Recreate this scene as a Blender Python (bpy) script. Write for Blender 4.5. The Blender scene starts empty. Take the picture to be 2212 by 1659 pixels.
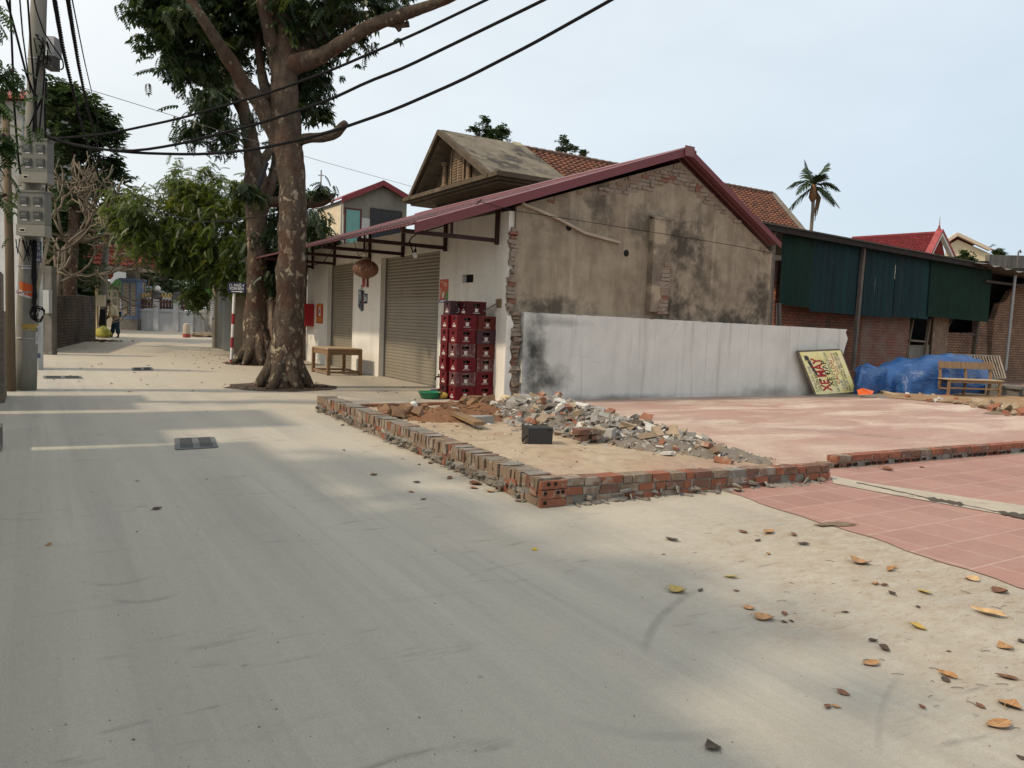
import bpy, math, random
import numpy as np
from mathutils import Vector, Matrix, noise
random.seed(7); rng = np.random.default_rng(7)
S = bpy.context.scene; COL = S.collection
# ------------------------------------------------------------------ camera and the street frame
# street frame: a = across the street (to the shop and beyond), b = along the street (away), z = up
FPX = 1664.; CX, CY = 1106., 829.5
PT = math.radians(4.35); RL = math.radians(2.3); EYE = 1.5
cp, sp, cr, sr = math.cos(PT), math.sin(PT), math.cos(RL), math.sin(RL)
def ray(u, v):
    x = (u-CX)/FPX; y = (CY-v)/FPX
    X = x*cr-y*sr; U = x*sr+y*cr
    return (X, cp+U*sp, -sp+U*cp)
_d = ray(3795, 815); TH = math.atan2(_d[1], _d[0]); ca, sa = math.cos(TH), math.sin(TH)
OX, OY = -0.1453284, 14.467381
def w2s(x, y): x -= OX; y -= OY; return (x*ca+y*sa, -x*sa+y*ca)
def s2w(a, b): return (OX+a*ca-b*sa, OY+a*sa+b*ca)
CA, CB = w2s(0, 0)
def rs(u, v): r = ray(u, v); return (r[0]*ca+r[1]*sa, -r[0]*sa+r[1]*ca, r[2])
def softp(t): return t if t > 20 else math.log(1+math.exp(t))
def sst(a, b, x):
    t = min(1, max(0, (x-a)/(b-a))); return t*t*(3-2*t)
def zg(b): return 0.05*sst(-8, -1, b)+0.02*(softp(b-11)-softp(b-28))
def G(u, v, off=0.):                       # a point on the ground
    r = rs(u, v); z = off; b = 0
    for i in range(60):
        t = (z-EYE)/r[2]; b = CB+r[1]*t; z = zg(b)+off
    return (CA+r[0]*t, b, z)
def A(u, v, a): r = rs(u, v); t = (a-CA)/r[0]; return (a, CB+r[1]*t, EYE+r[2]*t)
def B(u, v, b): r = rs(u, v); t = (b-CB)/r[1]; return (CA+r[0]*t, b, EYE+r[2]*t)
def D(u, v, y):                            # a point y metres ahead
    r = ray(u, v); t = y/r[1]; s = w2s(r[0]*t, y); return (s[0], s[1], EYE+r[2]*t)
def crop(x0, y0, sc): return lambda x, y: ((x0+x/sc)*.86137, (y0+y/sc)*.86137)

cam = bpy.data.objects.new('camera', bpy.data.cameras.new('camera')); COL.objects.link(cam)
cam.data.sensor_width = 36; cam.data.lens = 36*FPX/2212; cam.data.clip_end = 2000; cam.data.clip_start = .05
cam.matrix_world = Matrix(((cr, -sr, 0, 0), (sr*sp, cr*sp, -cp, 0), (sr*cp, cr*cp, sp, EYE), (0, 0, 0, 1)))
S.camera = cam

# ------------------------------------------------------------------ objects and tags
ORG = {}
def tag(o, label=None, cat=None, group=None, kind=None):
    if label: o['label'] = label
    if cat: o['category'] = cat
    if group: o['group'] = group
    if kind: o['kind'] = kind
    return o
def thing(name, label, cat, o, group=None, rot=0., local=False):
    e = bpy.data.objects.new(name, None); COL.objects.link(e); e.empty_display_size = .2
    x, y = s2w(o[0], o[1]); e.location = (x, y, o[2]); e.rotation_euler = (0, 0, TH+rot)
    ORG[e.name] = (0, 0, 0) if local else tuple(o[:3])
    return tag(e, label, cat, group)
def rootof(o):
    while o.parent: o = o.parent
    return o
def dup(root, o, rot=0., label=None):
    def cpy(x, par):
        c = x.copy(); COL.objects.link(c); c.parent = par
        for k in x.children: cpy(k, c)
        return c
    kids = list(root.children); r = root.copy(); COL.objects.link(r)
    for k in kids: cpy(k, r)
    x, y = s2w(o[0], o[1]); r.location = (x, y, o[2]); r.rotation_euler = (0, 0, TH+rot)
    if label: r['label'] = label
    return r

class MB:
    def __init__(s): s.v = []; s.f = []; s.m = []
    def add(s, vs, fs, m=0):
        n = len(s.v); s.v += [tuple(p) for p in vs]; s.f += [tuple(i+n for i in f) for f in fs]; s.m += [m]*len(fs); return s
    def box(s, x0, y0, z0, x1, y1, z1, m=0, j=0.):
        vs = [(x, y, z) for z in (z0, z1) for x, y in ((x0, y0), (x1, y0), (x1, y1), (x0, y1))]
        if j: vs = [tuple(c+random.uniform(-j, j) for c in p) for p in vs]
        return s.add(vs, [(3, 2, 1, 0), (4, 5, 6, 7), (0, 1, 5, 4), (1, 2, 6, 5), (2, 3, 7, 6), (3, 0, 4, 7)], m)
    def obox(s, c, ux, uy, uz, m=0):        # centre and three half-axis vectors
        c = Vector(c); ux, uy, uz = Vector(ux), Vector(uy), Vector(uz)
        vs = [c+sx*ux+sy*uy+k*uz for k in (-1, 1) for sx, sy in ((-1, -1), (1, -1), (1, 1), (-1, 1))]
        return s.add(vs, [(3, 2, 1, 0), (4, 5, 6, 7), (0, 1, 5, 4), (1, 2, 6, 5), (2, 3, 7, 6), (3, 0, 4, 7)], m)
    def bar(s, p, q, w, h, m=0, up=(0, 0, 1)):
        p, q = Vector(p), Vector(q); d = (q-p); L = d.length; d /= L; up = Vector(up)
        if abs(d.dot(up)) > .98: up = Vector((1, 0, 0))
        x = d.cross(up).normalized(); y = x.cross(d).normalized()
        return s.obox((p+q)/2, d*L/2, x*w/2, y*h/2, m)
    def tube(s, pts, rad, n=8, m=0, cap=True, wob=0., nz=0.):
        pts = [Vector(p) for p in pts]; k = len(pts)
        if not hasattr(rad, '__len__'): rad = [rad]*k
        t0 = (pts[1]-pts[0]).normalized(); x = t0.orthogonal().normalized(); vs = []; 
        for i in range(k):
            t = (pts[min(i+1, k-1)]-pts[max(i-1, 0)]).normalized()
            x = (x-t*x.dot(t)).normalized(); y = t.cross(x)
            for j in range(n):
                a = 2*math.pi*j/n; r = rad[i]*(1+(random.uniform(-wob, wob) if wob else 0))
                dd = x*math.cos(a)+y*math.sin(a)
                if nz: q_ = pts[i]+dd*r; r *= 1+nz*(noise.noise(q_*2.3)*1.2+noise.noise(q_*6.)*.6+.35*noise.noise(q_*15.))
                vs.append(pts[i]+dd*r)
        fs = [(i*n+j, i*n+(j+1) % n, (i+1)*n+(j+1) % n, (i+1)*n+j) for i in range(k-1) for j in range(n)]
        if cap: fs += [tuple(reversed(range(n))), tuple(range((k-1)*n, k*n))]
        return s.add(vs, fs, m)
    def lathe(s, c, prof, n=16, m=0):
        vs = [(c[0]+r*math.cos(2*math.pi*j/n), c[1]+r*math.sin(2*math.pi*j/n), c[2]+z) for r, z in prof for j in range(n)]
        k = len(prof)
        fs = [(i*n+j, i*n+(j+1) % n, (i+1)*n+(j+1) % n, (i+1)*n+j) for i in range(k-1) for j in range(n)]
        fs += [tuple(reversed(range(n))), tuple(range((k-1)*n, k*n))]
        return s.add(vs, fs, m)
    def prism(s, poly, ext, m=0):
        n = len(poly); e = Vector(ext); vs = [Vector(p) for p in poly]; vs += [p+e for p in vs]
        nrm = Vector((0, 0, 0))
        for i in range(n): nrm += vs[i].cross(vs[(i+1) % n])
        fs = [tuple(reversed(range(n))), tuple(range(n, 2*n))]+[(i, (i+1) % n, n+(i+1) % n, n+i) for i in range(n)]
        if nrm.dot(e) < 0: fs = [tuple(reversed(f)) for f in fs]
        return s.add(vs, fs, m)
    def quad(s, a, b, c, d, m=0): return s.add([a, b, c, d], [(0, 1, 2, 3)], m)
    def rock(s, c, sx, sy, sz, m=0, sub=1):
        vs, fs = ICO[sub]; q = Matrix.Rotation(random.uniform(0, 6.3), 3, 'Z') @ Matrix.Rotation(random.uniform(-.6, .6), 3, 'X')
        o = []
        for p in vs:
            k = random.uniform(.72, 1.22); w = Vector((max(-.72, min(.72, p[0]))*sx*k, max(-.72, min(.72, p[1]))*sy*k, max(-.7, min(.7, p[2]))*sz*k))
            w = q @ w; o.append((c[0]+w[0], c[1]+w[1], c[2]+w[2]))
        return s.add(o, fs, m)
    def chip(s, c, sx, sy, sz, m=0):          # angular broken piece
        q = Matrix.Rotation(random.uniform(0, 6.3), 3, 'Z') @ Matrix.Rotation(random.gauss(0, .45), 3, 'X') @ Matrix.Rotation(random.gauss(0, .45), 3, 'Y')
        vs = []
        for z in (-1, 1):
            k = random.uniform(.6, 1.)
            for x, y in ((-1, -1), (1, -1), (1, 1), (-1, 1)):
                w = q @ Vector((x*sx*k*random.uniform(.55, 1.1), y*sy*k*random.uniform(.55, 1.1), z*sz*random.uniform(.6, 1.1))); vs.append((c[0]+w[0], c[1]+w[1], c[2]+w[2]))
        return s.add(vs, [(3, 2, 1, 0), (4, 5, 6, 7), (0, 1, 5, 4), (1, 2, 6, 5), (2, 3, 7, 6), (3, 0, 4, 7)], m)
    def sphere(s, c, rx, ry, rz, m=0, n=12, k=8):
        return s.lathe((0, 0, 0), [(1e-3, -1)]+[(math.cos(t), math.sin(t)) for t in [math.pi*(i/k-.5) for i in range(1, k)]]+[(1e-3, 1)], n, m)._scale_last((k+1)*n, c, (rx, ry, rz))
    def _scale_last(s, n, c, r):
        for i in range(len(s.v)-n, len(s.v)):
            p = s.v[i]; s.v[i] = (c[0]+p[0]*r[0], c[1]+p[1]*r[1], c[2]+p[2]*r[2])
        return s
    def text(s, body, o, ux, vy, h, m=0, off=(0, 0, 0), align='CENTER', wide=1., bold=0., shear=0., fit=None):
        cu = bpy.data.curves.new('lettering', 'FONT'); cu.body = body; cu.size = 1; cu.align_x = align; cu.align_y = 'CENTER'
        cu.offset = bold; cu.shear = shear; cu.resolution_u = 2
        ob = bpy.data.objects.new('lettering', cu); COL.objects.link(ob)
        dg = bpy.context.evaluated_depsgraph_get(); me = ob.evaluated_get(dg).to_mesh()
        ux, vy = Vector(ux).normalized(), Vector(vy).normalized(); o = Vector(o)+Vector(off)
        if fit: xs = [p.co.x for p in me.vertices]; wide = fit/(max(xs)-min(xs))/h
        vs = [o+ux*p.co.x*h*wide+vy*p.co.y*h for p in me.vertices]; fs = [tuple(p.vertices) for p in me.polygons]
        s.add(vs, fs, m)
        ob.evaluated_get(dg).to_mesh_clear(); bpy.data.objects.remove(ob); bpy.data.curves.remove(cu)
        return s
    def build(s, name, mats, parent=None, smooth=False, o=(0, 0, 0), local=False, rot=0., uv=True):
        if parent is not None: og = ORG[rootof(parent).name]
        else: og = (0, 0, 0) if local else o
        me = bpy.data.meshes.new(name)
        me.from_pydata([(p[0]-og[0], p[1]-og[1], p[2]-og[2]) for p in s.v], [], s.f)
        if not isinstance(mats, (list, tuple)): mats = [mats]
        for k in mats: me.materials.append(k)
        me.polygons.foreach_set('material_index', s.m)
        if smooth: me.polygons.foreach_set('use_smooth', [True]*len(s.f))
        if uv:
            L = me.uv_layers.new(name='UVMap'); uvs = np.zeros((len(me.loops), 2))
            for p in me.polygons:
                n = p.normal
                if abs(n.z) > .7: tx, ty = Vector((1, 0, 0)), Vector((0, 1, 0))
                else:
                    tx = Vector((-n.y, n.x, 0)).normalized(); ty = n.cross(tx)
                for li in p.loop_indices:
                    c = me.vertices[me.loops[li].vertex_index].co; uvs[li] = (c.dot(tx), c.dot(ty))
            L.data.foreach_set('uv', uvs.ravel())
        me.update()
        ob = bpy.data.objects.new(name, me); COL.objects.link(ob)
        if parent is not None: ob.parent = parent
        else:
            x, y = s2w(o[0], o[1]); ob.location = (x, y, o[2]); ob.rotation_euler = (0, 0, TH+rot); ORG[ob.name] = tuple(og)
        return ob
def _ico():
    out = {}
    import bmesh
    for k in (1, 2, 3):
        bm = bmesh.new(); bmesh.ops.create_icosphere(bm, subdivisions=k, radius=1)
        bm.verts.ensure_lookup_table(); out[k] = ([tuple(v.co) for v in bm.verts], [tuple(v.index for v in f.verts) for f in bm.faces]); bm.free()
    return out
ICO = _ico()
def solo(mb, name, mats, label, cat, o, group=None, kind=None, **kw):
    ob = mb.build(name, mats, None, o=o, **kw)
    return tag(ob, label, cat, group, kind)
def struct(mb, name, mats, **kw):
    ob = mb.build(name, mats, None, **kw); ob['kind'] = 'structure'; return ob

# ------------------------------------------------------------------ materials
def c4(c): return (c[0], c[1], c[2], 1.)
class NT:
    def __init__(s, name):
        s.mat = bpy.data.materials.new(name); s.mat.use_nodes = True; s.t = s.mat.node_tree; s.t.nodes.clear()
        s.out = s.t.nodes.new('ShaderNodeOutputMaterial'); s.p = s.t.nodes.new('ShaderNodeBsdfPrincipled')
        s.t.links.new(s.p.outputs[0], s.out.inputs[0]); s.tc = s.t.nodes.new('ShaderNodeTexCoord')
        s.P = s.tc.outputs['Object']; s.UV = s.tc.outputs['UV']
    def nd(s, ty, ins=None, **kw):
        n = s.t.nodes.new(ty)
        for k, v in kw.items(): setattr(n, k, v)
        for k, v in (ins or {}).items(): s.set(n.inputs[k], v)
        return n
    def set(s, sock, v):
        if hasattr(v, 'is_output') or isinstance(v, bpy.types.NodeSocket): s.t.links.new(v, sock)
        else:
            if sock.type == 'RGBA' and len(v) == 3: v = c4(v)
            sock.default_value = v
    def map(s, scale=(1, 1, 1), loc=(0, 0, 0), rot=(0, 0, 0), vec=None):
        return s.nd('ShaderNodeMapping', {'Vector': vec or s.P, 'Scale': scale, 'Location': loc, 'Rotation': rot}).outputs[0]
    def noise(s, scale=5., detail=5., rough=.55, vec=None, dist=0.):
        return s.nd('ShaderNodeTexNoise', {'Vector': vec or s.P, 'Scale': scale, 'Detail': detail, 'Roughness': rough, 'Distortion': dist}).outputs[0]
    def voro(s, scale, vec=None, feature='F1'):
        return s.nd('ShaderNodeTexVoronoi', {'Vector': vec or s.P, 'Scale': scale}, feature=feature)
    def mr(s, v, a, b, c=0., d=1.): return s.nd('ShaderNodeMapRange', {0: v, 1: a, 2: b, 3: c, 4: d}, clamp=True).outputs[0]
    def math(s, op, a, b=0.): return s.nd('ShaderNodeMath', {0: a, 1: b}, operation=op).outputs[0]
    def mix(s, f, a, b, mode='MIX'):
        n = s.t.nodes.new('ShaderNodeMix'); n.data_type = 'RGBA'; n.blend_type = mode
        s.set(n.inputs[0], f); s.set(n.inputs[6], a); s.set(n.inputs[7], b); return n.outputs[2]
    def sep(s): n = s.nd('ShaderNodeSeparateXYZ', {0: s.P}); return n.outputs
    def blob(s, c, r, wob=.5, ns=2.5, soft=.6):      # a patch: 1 inside, 0 outside
        v = s.map(scale=(1/r[0], 1/r[1], 1/r[2]), loc=(-c[0]/r[0], -c[1]/r[1], -c[2]/r[2]))
        d = s.nd('ShaderNodeVectorMath', {0: v}, operation='LENGTH').outputs['Value']
        n = s.noise(ns, 6, .65); d = s.math('ADD', d, s.mr(n, .25, .75, -wob, wob))
        return s.mr(d, 1., 1.-soft)
    def bump(s, h, strength=.3, dist=.02, prev=None):
        n = s.nd('ShaderNodeBump', {'Height': h, 'Strength': strength, 'Distance': dist})
        if prev: s.set(n.inputs['Normal'], prev)
        return n.outputs[0]
    def done(s, col, rough=.85, nrm=None, metal=0., spec=.3):
        s.set(s.p.inputs['Base Color'], col); s.set(s.p.inputs['Roughness'], rough); s.p.inputs['Metallic'].default_value = metal
        s.p.inputs['Specular IOR Level'].default_value = spec
        if nrm: s.set(s.p.inputs['Normal'], nrm)
        return s.mat
def surf(name, c1, c2=None, s1=3., c3=None, s3=1.2, t3=.56, streak=None, rough=.85, bs=40., bstr=.2, bd=.01, metal=0., spec=.25, stretch=(1, 1, 1), blobs=()):
    n = NT(name); v = n.map(scale=stretch); c2 = c2 or tuple(x*.8 for x in c1)
    col = n.mix(n.mr(n.noise(s1, 7, .62, v), .32, .68), c1, c2)
    col = n.mix(n.mr(n.noise(s1*9, 4, .6, v), .3, .75, 0, .35), col, tuple(x*.62 for x in c1))
    if c3: col = n.mix(n.mr(n.noise(s3, 8, .65, v, .3), t3, t3+.09), col, c3)
    if streak: col = n.mix(n.mr(n.noise(1., 6, .6, n.map(scale=(streak[2], streak[2], .22))), .5, .72, 0, streak[1]), col, streak[0])
    for b in blobs: col = n.mix(n.math('MULTIPLY', n.blob(b[0], b[1]), b[3]), col, b[2])
    return n.done(col, rough, n.bump(n.noise(bs, 6, .65, v), bstr, bd), metal, spec)
def brickmat(name, c1, c2, mortar, w=.22, h=.075, ms=.012, stain=None, sn=.35, bump=.5, vec=None, tone=.5, off=.5):
    n = NT(name); uv = n.map(vec=n.UV)
    uv = n.nd('ShaderNodeVectorMath', {0: uv, 1: n.nd('ShaderNodeVectorMath', {0: n.nd('ShaderNodeTexNoise', {'Vector': n.UV, 'Scale': 6., 'Detail': 3.}).outputs[1], 1: (.02, .02, 0)}, operation='MULTIPLY').outputs[0]}, operation='ADD').outputs[0]
    br = n.nd('ShaderNodeTexBrick', {'Vector': uv, 'Color1': c1, 'Color2': c2, 'Mortar': mortar, 'Scale': 1., 'Mortar Size': ms, 'Mortar Smooth': .3, 'Bias': 0., 'Brick Width': w, 'Row Height': h}, offset=off)
    col = n.mix(n.mr(n.noise(7, 6, .6), .3, .7, 0, tone), br.outputs[0], tuple(x*.5 for x in c1))
    if stain: col = n.mix(n.mr(n.noise(1.3, 7, .65), .62-sn*.4, .8-sn*.3, 0, .85), col, stain)
    h_ = n.math('ADD', n.math('MULTIPLY', br.outputs[1], -1.), n.math('MULTIPLY', n.noise(30, 5, .6), .6))
    return n.done(col, .92, n.bump(h_, bump, .02), 0, .15)
def leafmat(name, c1, c2, c3=None, trans=.35, rough=.45):
    n = NT(name); at = n.nd('ShaderNodeAttribute', attribute_name='tone').outputs['Fac']
    col = n.mix(at, c1, c2)
    if c3: col = n.mix(n.mr(at, .86, .95), col, c3)
    col = n.mix(n.mr(n.noise(1.6, 3), .4, .65, 0, .5), col, tuple(x*.7 for x in c1))
    n.done(col, rough, None, 0, .35)
    tr = n.nd('ShaderNodeBsdfTranslucent', {'Color': n.mix(.5, col, (c2[0]*1.3, c2[1]*1.4, c2[2]*.7))})
    mx = n.nd('ShaderNodeMixShader', {0: trans, 1: n.p.outputs[0], 2: tr.outputs[0]}); n.t.links.new(mx.outputs[0], n.out.inputs[0])
    return n.mat
def flat(name, c, rough=.6, metal=0., spec=.3): return surf(name, c, tuple(x*.86 for x in c), 4., rough=rough, bstr=.05, metal=metal, spec=spec)

CONC = surf('concrete', (.36, .35, .32), (.27, .26, .24), 2.5, (.16, .155, .14), 1.1, .58, streak=((.13, .125, .11), .6, 5.))
DKCONC = surf('weathered_concrete', (.2, .185, .165), (.11, .1, .09), 2., (.3, .285, .26), 1.4, .57, streak=((.05, .045, .04), .8, 4.))
RUST = surf('rust_metal', (.05, .02, .018), (.03, .014, .013), 6, rough=.55, bstr=.1)
DARK = surf('dark_void', (.012, .011, .01), (.008, .008, .008), 4)
BLACK = flat('black_rubber', (.012, .012, .013), .8, spec=.1)
WHITE = flat('white_paint', (.72, .72, .7), .6)
WOOD = surf('raw_wood', (.27, .17, .095), (.17, .1, .055), 3., stretch=(1, 1, 9), rough=.75, bs=20)
PALEWOOD = surf('pale_wood', (.5, .39, .25), (.36, .27, .16), 3., stretch=(9, 1, 1), rough=.7, bs=20)
GREYWOOD = surf('grey_wood', (.2, .165, .125), (.11, .09, .07), 3., stretch=(2, 2, 8), rough=.85)
STEEL = flat('galvanised_steel', (.32, .33, .33), .45, .3)
# ================================================================== ground
def sheet(name, ar, br, mat, zf, na=24, nb=60, jag=None):
    mb = MB(); As = np.linspace(ar[0], ar[1], na); Bs = np.linspace(br[0], br[1], nb)
    vs = [(a, b, zf(a, b)) for b in Bs for a in As]
    fs = [(j*na+i, j*na+i+1, (j+1)*na+i+1, (j+1)*na+i) for j in range(nb-1) for i in range(na-1)]
    mb.add(vs, fs); return struct(mb, name, mat, smooth=True)
def poly_sheet(name, outline, mat, zf, kind=True, step=.6, **kw):
    import bmesh
    bm = bmesh.new(); vs = [bm.verts.new((a, b, 0)) for a, b in outline]; bm.faces.new(vs)
    bmesh.ops.triangulate(bm, faces=bm.faces[:])
    lo = [min(p[i] for p in outline) for i in (0, 1)]; hi = [max(p[i] for p in outline) for i in (0, 1)]
    for ax in (0, 1):
        x = lo[ax]+step
        while x < hi[ax]:
            co = (x, 0, 0) if ax == 0 else (0, x, 0); no = (1, 0, 0) if ax == 0 else (0, 1, 0)
            bmesh.ops.bisect_plane(bm, geom=bm.verts[:]+bm.edges[:]+bm.faces[:], plane_co=co, plane_no=no); x += step
    mb = MB(); bm.verts.index_update()
    fs = []
    for f in bm.faces:
        f.normal_update(); q = tuple(v.index for v in f.verts); fs.append(q if f.normal.z > 0 else tuple(reversed(q)))
    mb.add([(v.co.x, v.co.y, zf(v.co.x, v.co.y)) for v in bm.verts], fs); bm.free()
    return struct(mb, name, mat, smooth=True) if kind else mb

soil = surf('soil', (.27, .19, .12), (.2, .135, .08), 1.2, (.34, .27, .19), .8, .55, bs=25, bstr=.5, bd=.03)
sheet('ground', (-300, 400), (-200, 500), soil, lambda a, b: zg(min(b, 60))-.06, 36, 90)

# road: cast concrete, dragged along the street, dusty toward the lot
n = NT('road_concrete'); X, Y, Z = n.sep()
st = n.map(scale=(2.6, .1, 1)); grain = n.noise(1., 9, .68, st)
col = n.mix(n.mr(grain, .32, .68), (.37, .358, .308), (.525, .498, .428))
col = n.mix(n.mr(n.noise(1., 7, .6, n.map(scale=(1.6, .04, 1), loc=(4, 0, 0))), .42, .6, 0, .6), col, (.31, .295, .262))
col = n.mix(n.mr(n.noise(1., 8, .66, n.map(scale=(9., .14, 1), loc=(7, 1, 0))), .5, .66, 0, .5), col, (.3, .288, .258))
col = n.mix(n.mr(n.noise(1., 8, .66, n.map(scale=(5., .1, 1), loc=(2, 9, 0))), .54, .68, 0, .55), col, (.53, .5, .43))
col = n.mix(n.mr(n.noise(1., 8, .7, n.map(scale=(6, .22, 1), loc=(1, 3, 0))), .5, .68, 0, .5), col, (.46, .435, .385))
col = n.mix(n.mr(n.noise(.55, 8, .62), .4, .66, 0, .75), col, (.44, .41, .345))
dust = n.mr(n.math('ADD', n.math('ADD', X, n.math('MULTIPLY', Y, .22)), n.mr(n.noise(.7, 7, .6), .3, .7, -1.8, 1.8)), -6.6, -3.4)
col = n.mix(n.math('MULTIPLY', dust, .8), col, (.5, .44, .345))
dirt = n.mr(n.math('ADD', n.math('ADD', X, n.math('MULTIPLY', Y, -.25)), n.mr(n.noise(1.1, 8, .7), .3, .7, -.8, .8)), -2.5, -.5)
dirt = n.math('MULTIPLY', dirt, n.mr(Y, -7.2, -8.6))
col = n.mix(n.math('MULTIPLY', dirt, n.mr(n.noise(5, 10, .78, n.map(scale=(1., 2.2, 1), rot=(0, 0, .5))), .42, .62, .12, 1.)), col, (.35, .268, .185))
col = n.mix(n.math('MULTIPLY', dirt, n.mr(n.noise(16, 8, .75, n.map(scale=(.7, 2.4, 1), rot=(0, 0, .55))), .56, .64, 0, .75)), col, (.16, .11, .07))
sc = n.map(scale=(.55, 1.7, 1), rot=(0, 0, .25)); sm = n.voro(1.15, sc)
ring = n.mr(n.math('ABSOLUTE', n.math('SUBTRACT', sm.outputs[0], .27)), .05, 0.)
ring = n.math('MULTIPLY', ring, n.mr(n.noise(5., 5, .6, n.map(scale=(.6, 3, 1))), .5, .68))
col = n.mix(n.math('MULTIPLY', ring, .6), col, (.13, .13, .12))
sk = n.math('MULTIPLY', n.mr(n.noise(2.2, 8, .6, n.map(scale=(.35, 1.4, 1), rot=(0, 0, .5)), 1.2), .6, .76, 0, .28), 1.)
col = n.mix(sk, col, (.2, .2, .185))
def arc(c, R_, w, mid, mr_):
    v_ = n.nd('ShaderNodeVectorMath', {0: n.P, 1: (c[0], c[1], 0)}, operation='SUBTRACT').outputs[0]; v_ = n.nd('ShaderNodeVectorMath', {0: v_, 1: (1, 1, 0)}, operation='MULTIPLY').outputs[0]
    dd = n.nd('ShaderNodeVectorMath', {0: v_}, operation='LENGTH').outputs['Value']; k = n.mr(n.math('ABSOLUTE', n.math('SUBTRACT', dd, R_)), w, w*.3)
    return n.math('MULTIPLY', k, n.math('MULTIPLY', n.blob((mid[0], mid[1], 0), (mr_, mr_, 9), .2, 3, .5), n.mr(n.noise(7, 5, .6), .3, .6, .35, .8)))
for (P0_, P1_, P2_, w_, st_) in (((1512, 1272), (1432, 1328), (1393, 1400), .035, .55), ((1960, 1440), (1905, 1530), (1900, 1620), .02, .3), ((1250, 1560), (1420, 1590), (1640, 1560), .05, .25), ((180, 1250), (260, 1262), (330, 1240), .03, .4), ((240, 1290), (310, 1300), (390, 1275), .03, .4)):
    A_, B_, C_ = [G(*q_) for q_ in (P0_, P1_, P2_)]; ax_, ay_, bx_, by_ = B_[0]-A_[0], B_[1]-A_[1], C_[0]-A_[0], C_[1]-A_[1]; dn_ = 2*(ax_*by_-ay_*bx_)
    if abs(dn_) < 1e-4: continue
    ux_ = (by_*(ax_**2+ay_**2)-ay_*(bx_**2+by_**2))/dn_; uy_ = (ax_*(bx_**2+by_**2)-bx_*(ax_**2+ay_**2))/dn_
    col = n.mix(n.math('MULTIPLY', arc((A_[0]+ux_, A_[1]+uy_), math.hypot(ux_, uy_), w_, B_, max(.12, math.hypot(bx_, by_)*.62)), st_), col, (.12, .12, .115))
dots = n.mr(n.voro(3.2).outputs[0], .06, .03, 0, .5); col = n.mix(dots, col, (.17, .165, .15))
fine = n.noise(120, 5, .8); col = n.mix(n.mr(fine, .42, .68, 0, .5), col, (.22, .21, .185))
agg = n.voro(150); col = n.mix(n.mr(agg.outputs[0], .22, .1, 0, .4), col, (.16, .155, .145)); col = n.mix(n.mr(n.voro(70).outputs[0], .12, .06, 0, .6), col, (.62, .58, .5))
crk_ = n.mr(n.voro(.42, n.nd('ShaderNodeVectorMath', {0: n.P, 1: n.nd('ShaderNodeVectorMath', {0: n.nd('ShaderNodeTexNoise', {'Vector': n.P, 'Scale': 1.6, 'Detail': 6.}).outputs[1], 1: (.5, .5, 0)}, operation='MULTIPLY').outputs[0]}, operation='ADD').outputs[0], 'DISTANCE_TO_EDGE').outputs[0], .006, .001)
col = n.mix(n.math('MULTIPLY', crk_, n.mr(n.noise(.6, 3), .58, .68, 0, .25)), col, (.15, .145, .13))
col = n.mix(n.mr(n.noise(26, 5, .7), .35, .7, 0, .16), col, (.2, .19, .175))
h = n.math('ADD', n.math('MULTIPLY', fine, .35), n.math('ADD', n.math('MULTIPLY', grain, .8), n.noise(14, 6, .6)))
ROAD = n.done(col, n.mr(grain, .3, .7, .68, .86), n.bump(h, .4, .014), 0, .3)
def rnd_edge(p, q, k, amp):
    out = []
    for i in range(k):
        t = i/k; out.append((p[0]+(q[0]-p[0])*t+random.uniform(-amp, amp), p[1]+(q[1]-p[1])*t+random.uniform(-amp, amp)))
    return out
zr = lambda a, b: zg(b)+.0
poly_sheet('road', [(-16, -24), (0, -24), (0, -7.2)]+[(.3, -7.1), (.3, -.0), (13, 0), (13, .6), (.5, .6), (1, 15), (1.5, 18), (30, 20), (30, 70), (-30, 70), (-30, 25), (-16, 24)], ROAD, zr, step=1.)

# red cement tiles of the yard
n = NT('red_cement_tile'); v = n.map(rot=(0, 0, 0), loc=(.1, .07, 0))
br = n.nd('ShaderNodeTexBrick', {'Vector': v, 'Color1': (.365, .205, .168), 'Color2': (.305, .17, .142), 'Mortar': (.46, .33, .275), 'Scale': 1., 'Mortar Size': .008, 'Mortar Smooth': .2, 'Brick Width': .42, 'Row Height': .42}, offset=.5)
col = n.mix(n.mr(n.noise(2.2, 7, .65), .3, .7, 0, .3), br.outputs[0], (.36, .2, .17))
X, Y, Z = n.sep()
col = n.mix(n.math('MULTIPLY', n.mr(Y, -7.0, -6.0), n.mr(n.noise(.9, 6, .6), .3, .7, .3, .65)), col, (.47, .35, .29))
dz = n.mr(n.noise(1., 8, .66, n.map(scale=(.4, 1.2, 1)), .6), .47, .64)
col = n.mix(n.math('MULTIPLY', dz, n.mr(Y, -7.5, -3.5, .1, .95)), col, (.64, .54, .45))
col = n.mix(n.math('MULTIPLY', n.math('MULTIPLY', n.mr(X, 2.4, .2), n.mr(Y, -7.0, -6.6)), n.mr(n.noise(1.4, 7, .6), .36, .6, 0, .8)), col, (.52, .45, .36))
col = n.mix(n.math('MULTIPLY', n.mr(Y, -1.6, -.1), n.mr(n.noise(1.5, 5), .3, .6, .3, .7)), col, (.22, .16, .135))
col = n.mix(n.mr(n.noise(14, 7, .7), .3, .72, 0, .4), col, (.22, .13, .105))
col = n.mix(n.mr(n.noise(.8, 8, .7, n.map(scale=(.5, 1, 1), loc=(3, 1, 0))), .62, .72, 0, .6), col, (.2, .16, .12))
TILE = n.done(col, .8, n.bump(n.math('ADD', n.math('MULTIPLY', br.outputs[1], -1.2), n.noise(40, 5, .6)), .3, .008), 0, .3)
zp = lambda a, b: zg(b)+.005+.03*sst(-6.8, -3, b)
zp2 = lambda a, b: zg(b)+.006
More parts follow.
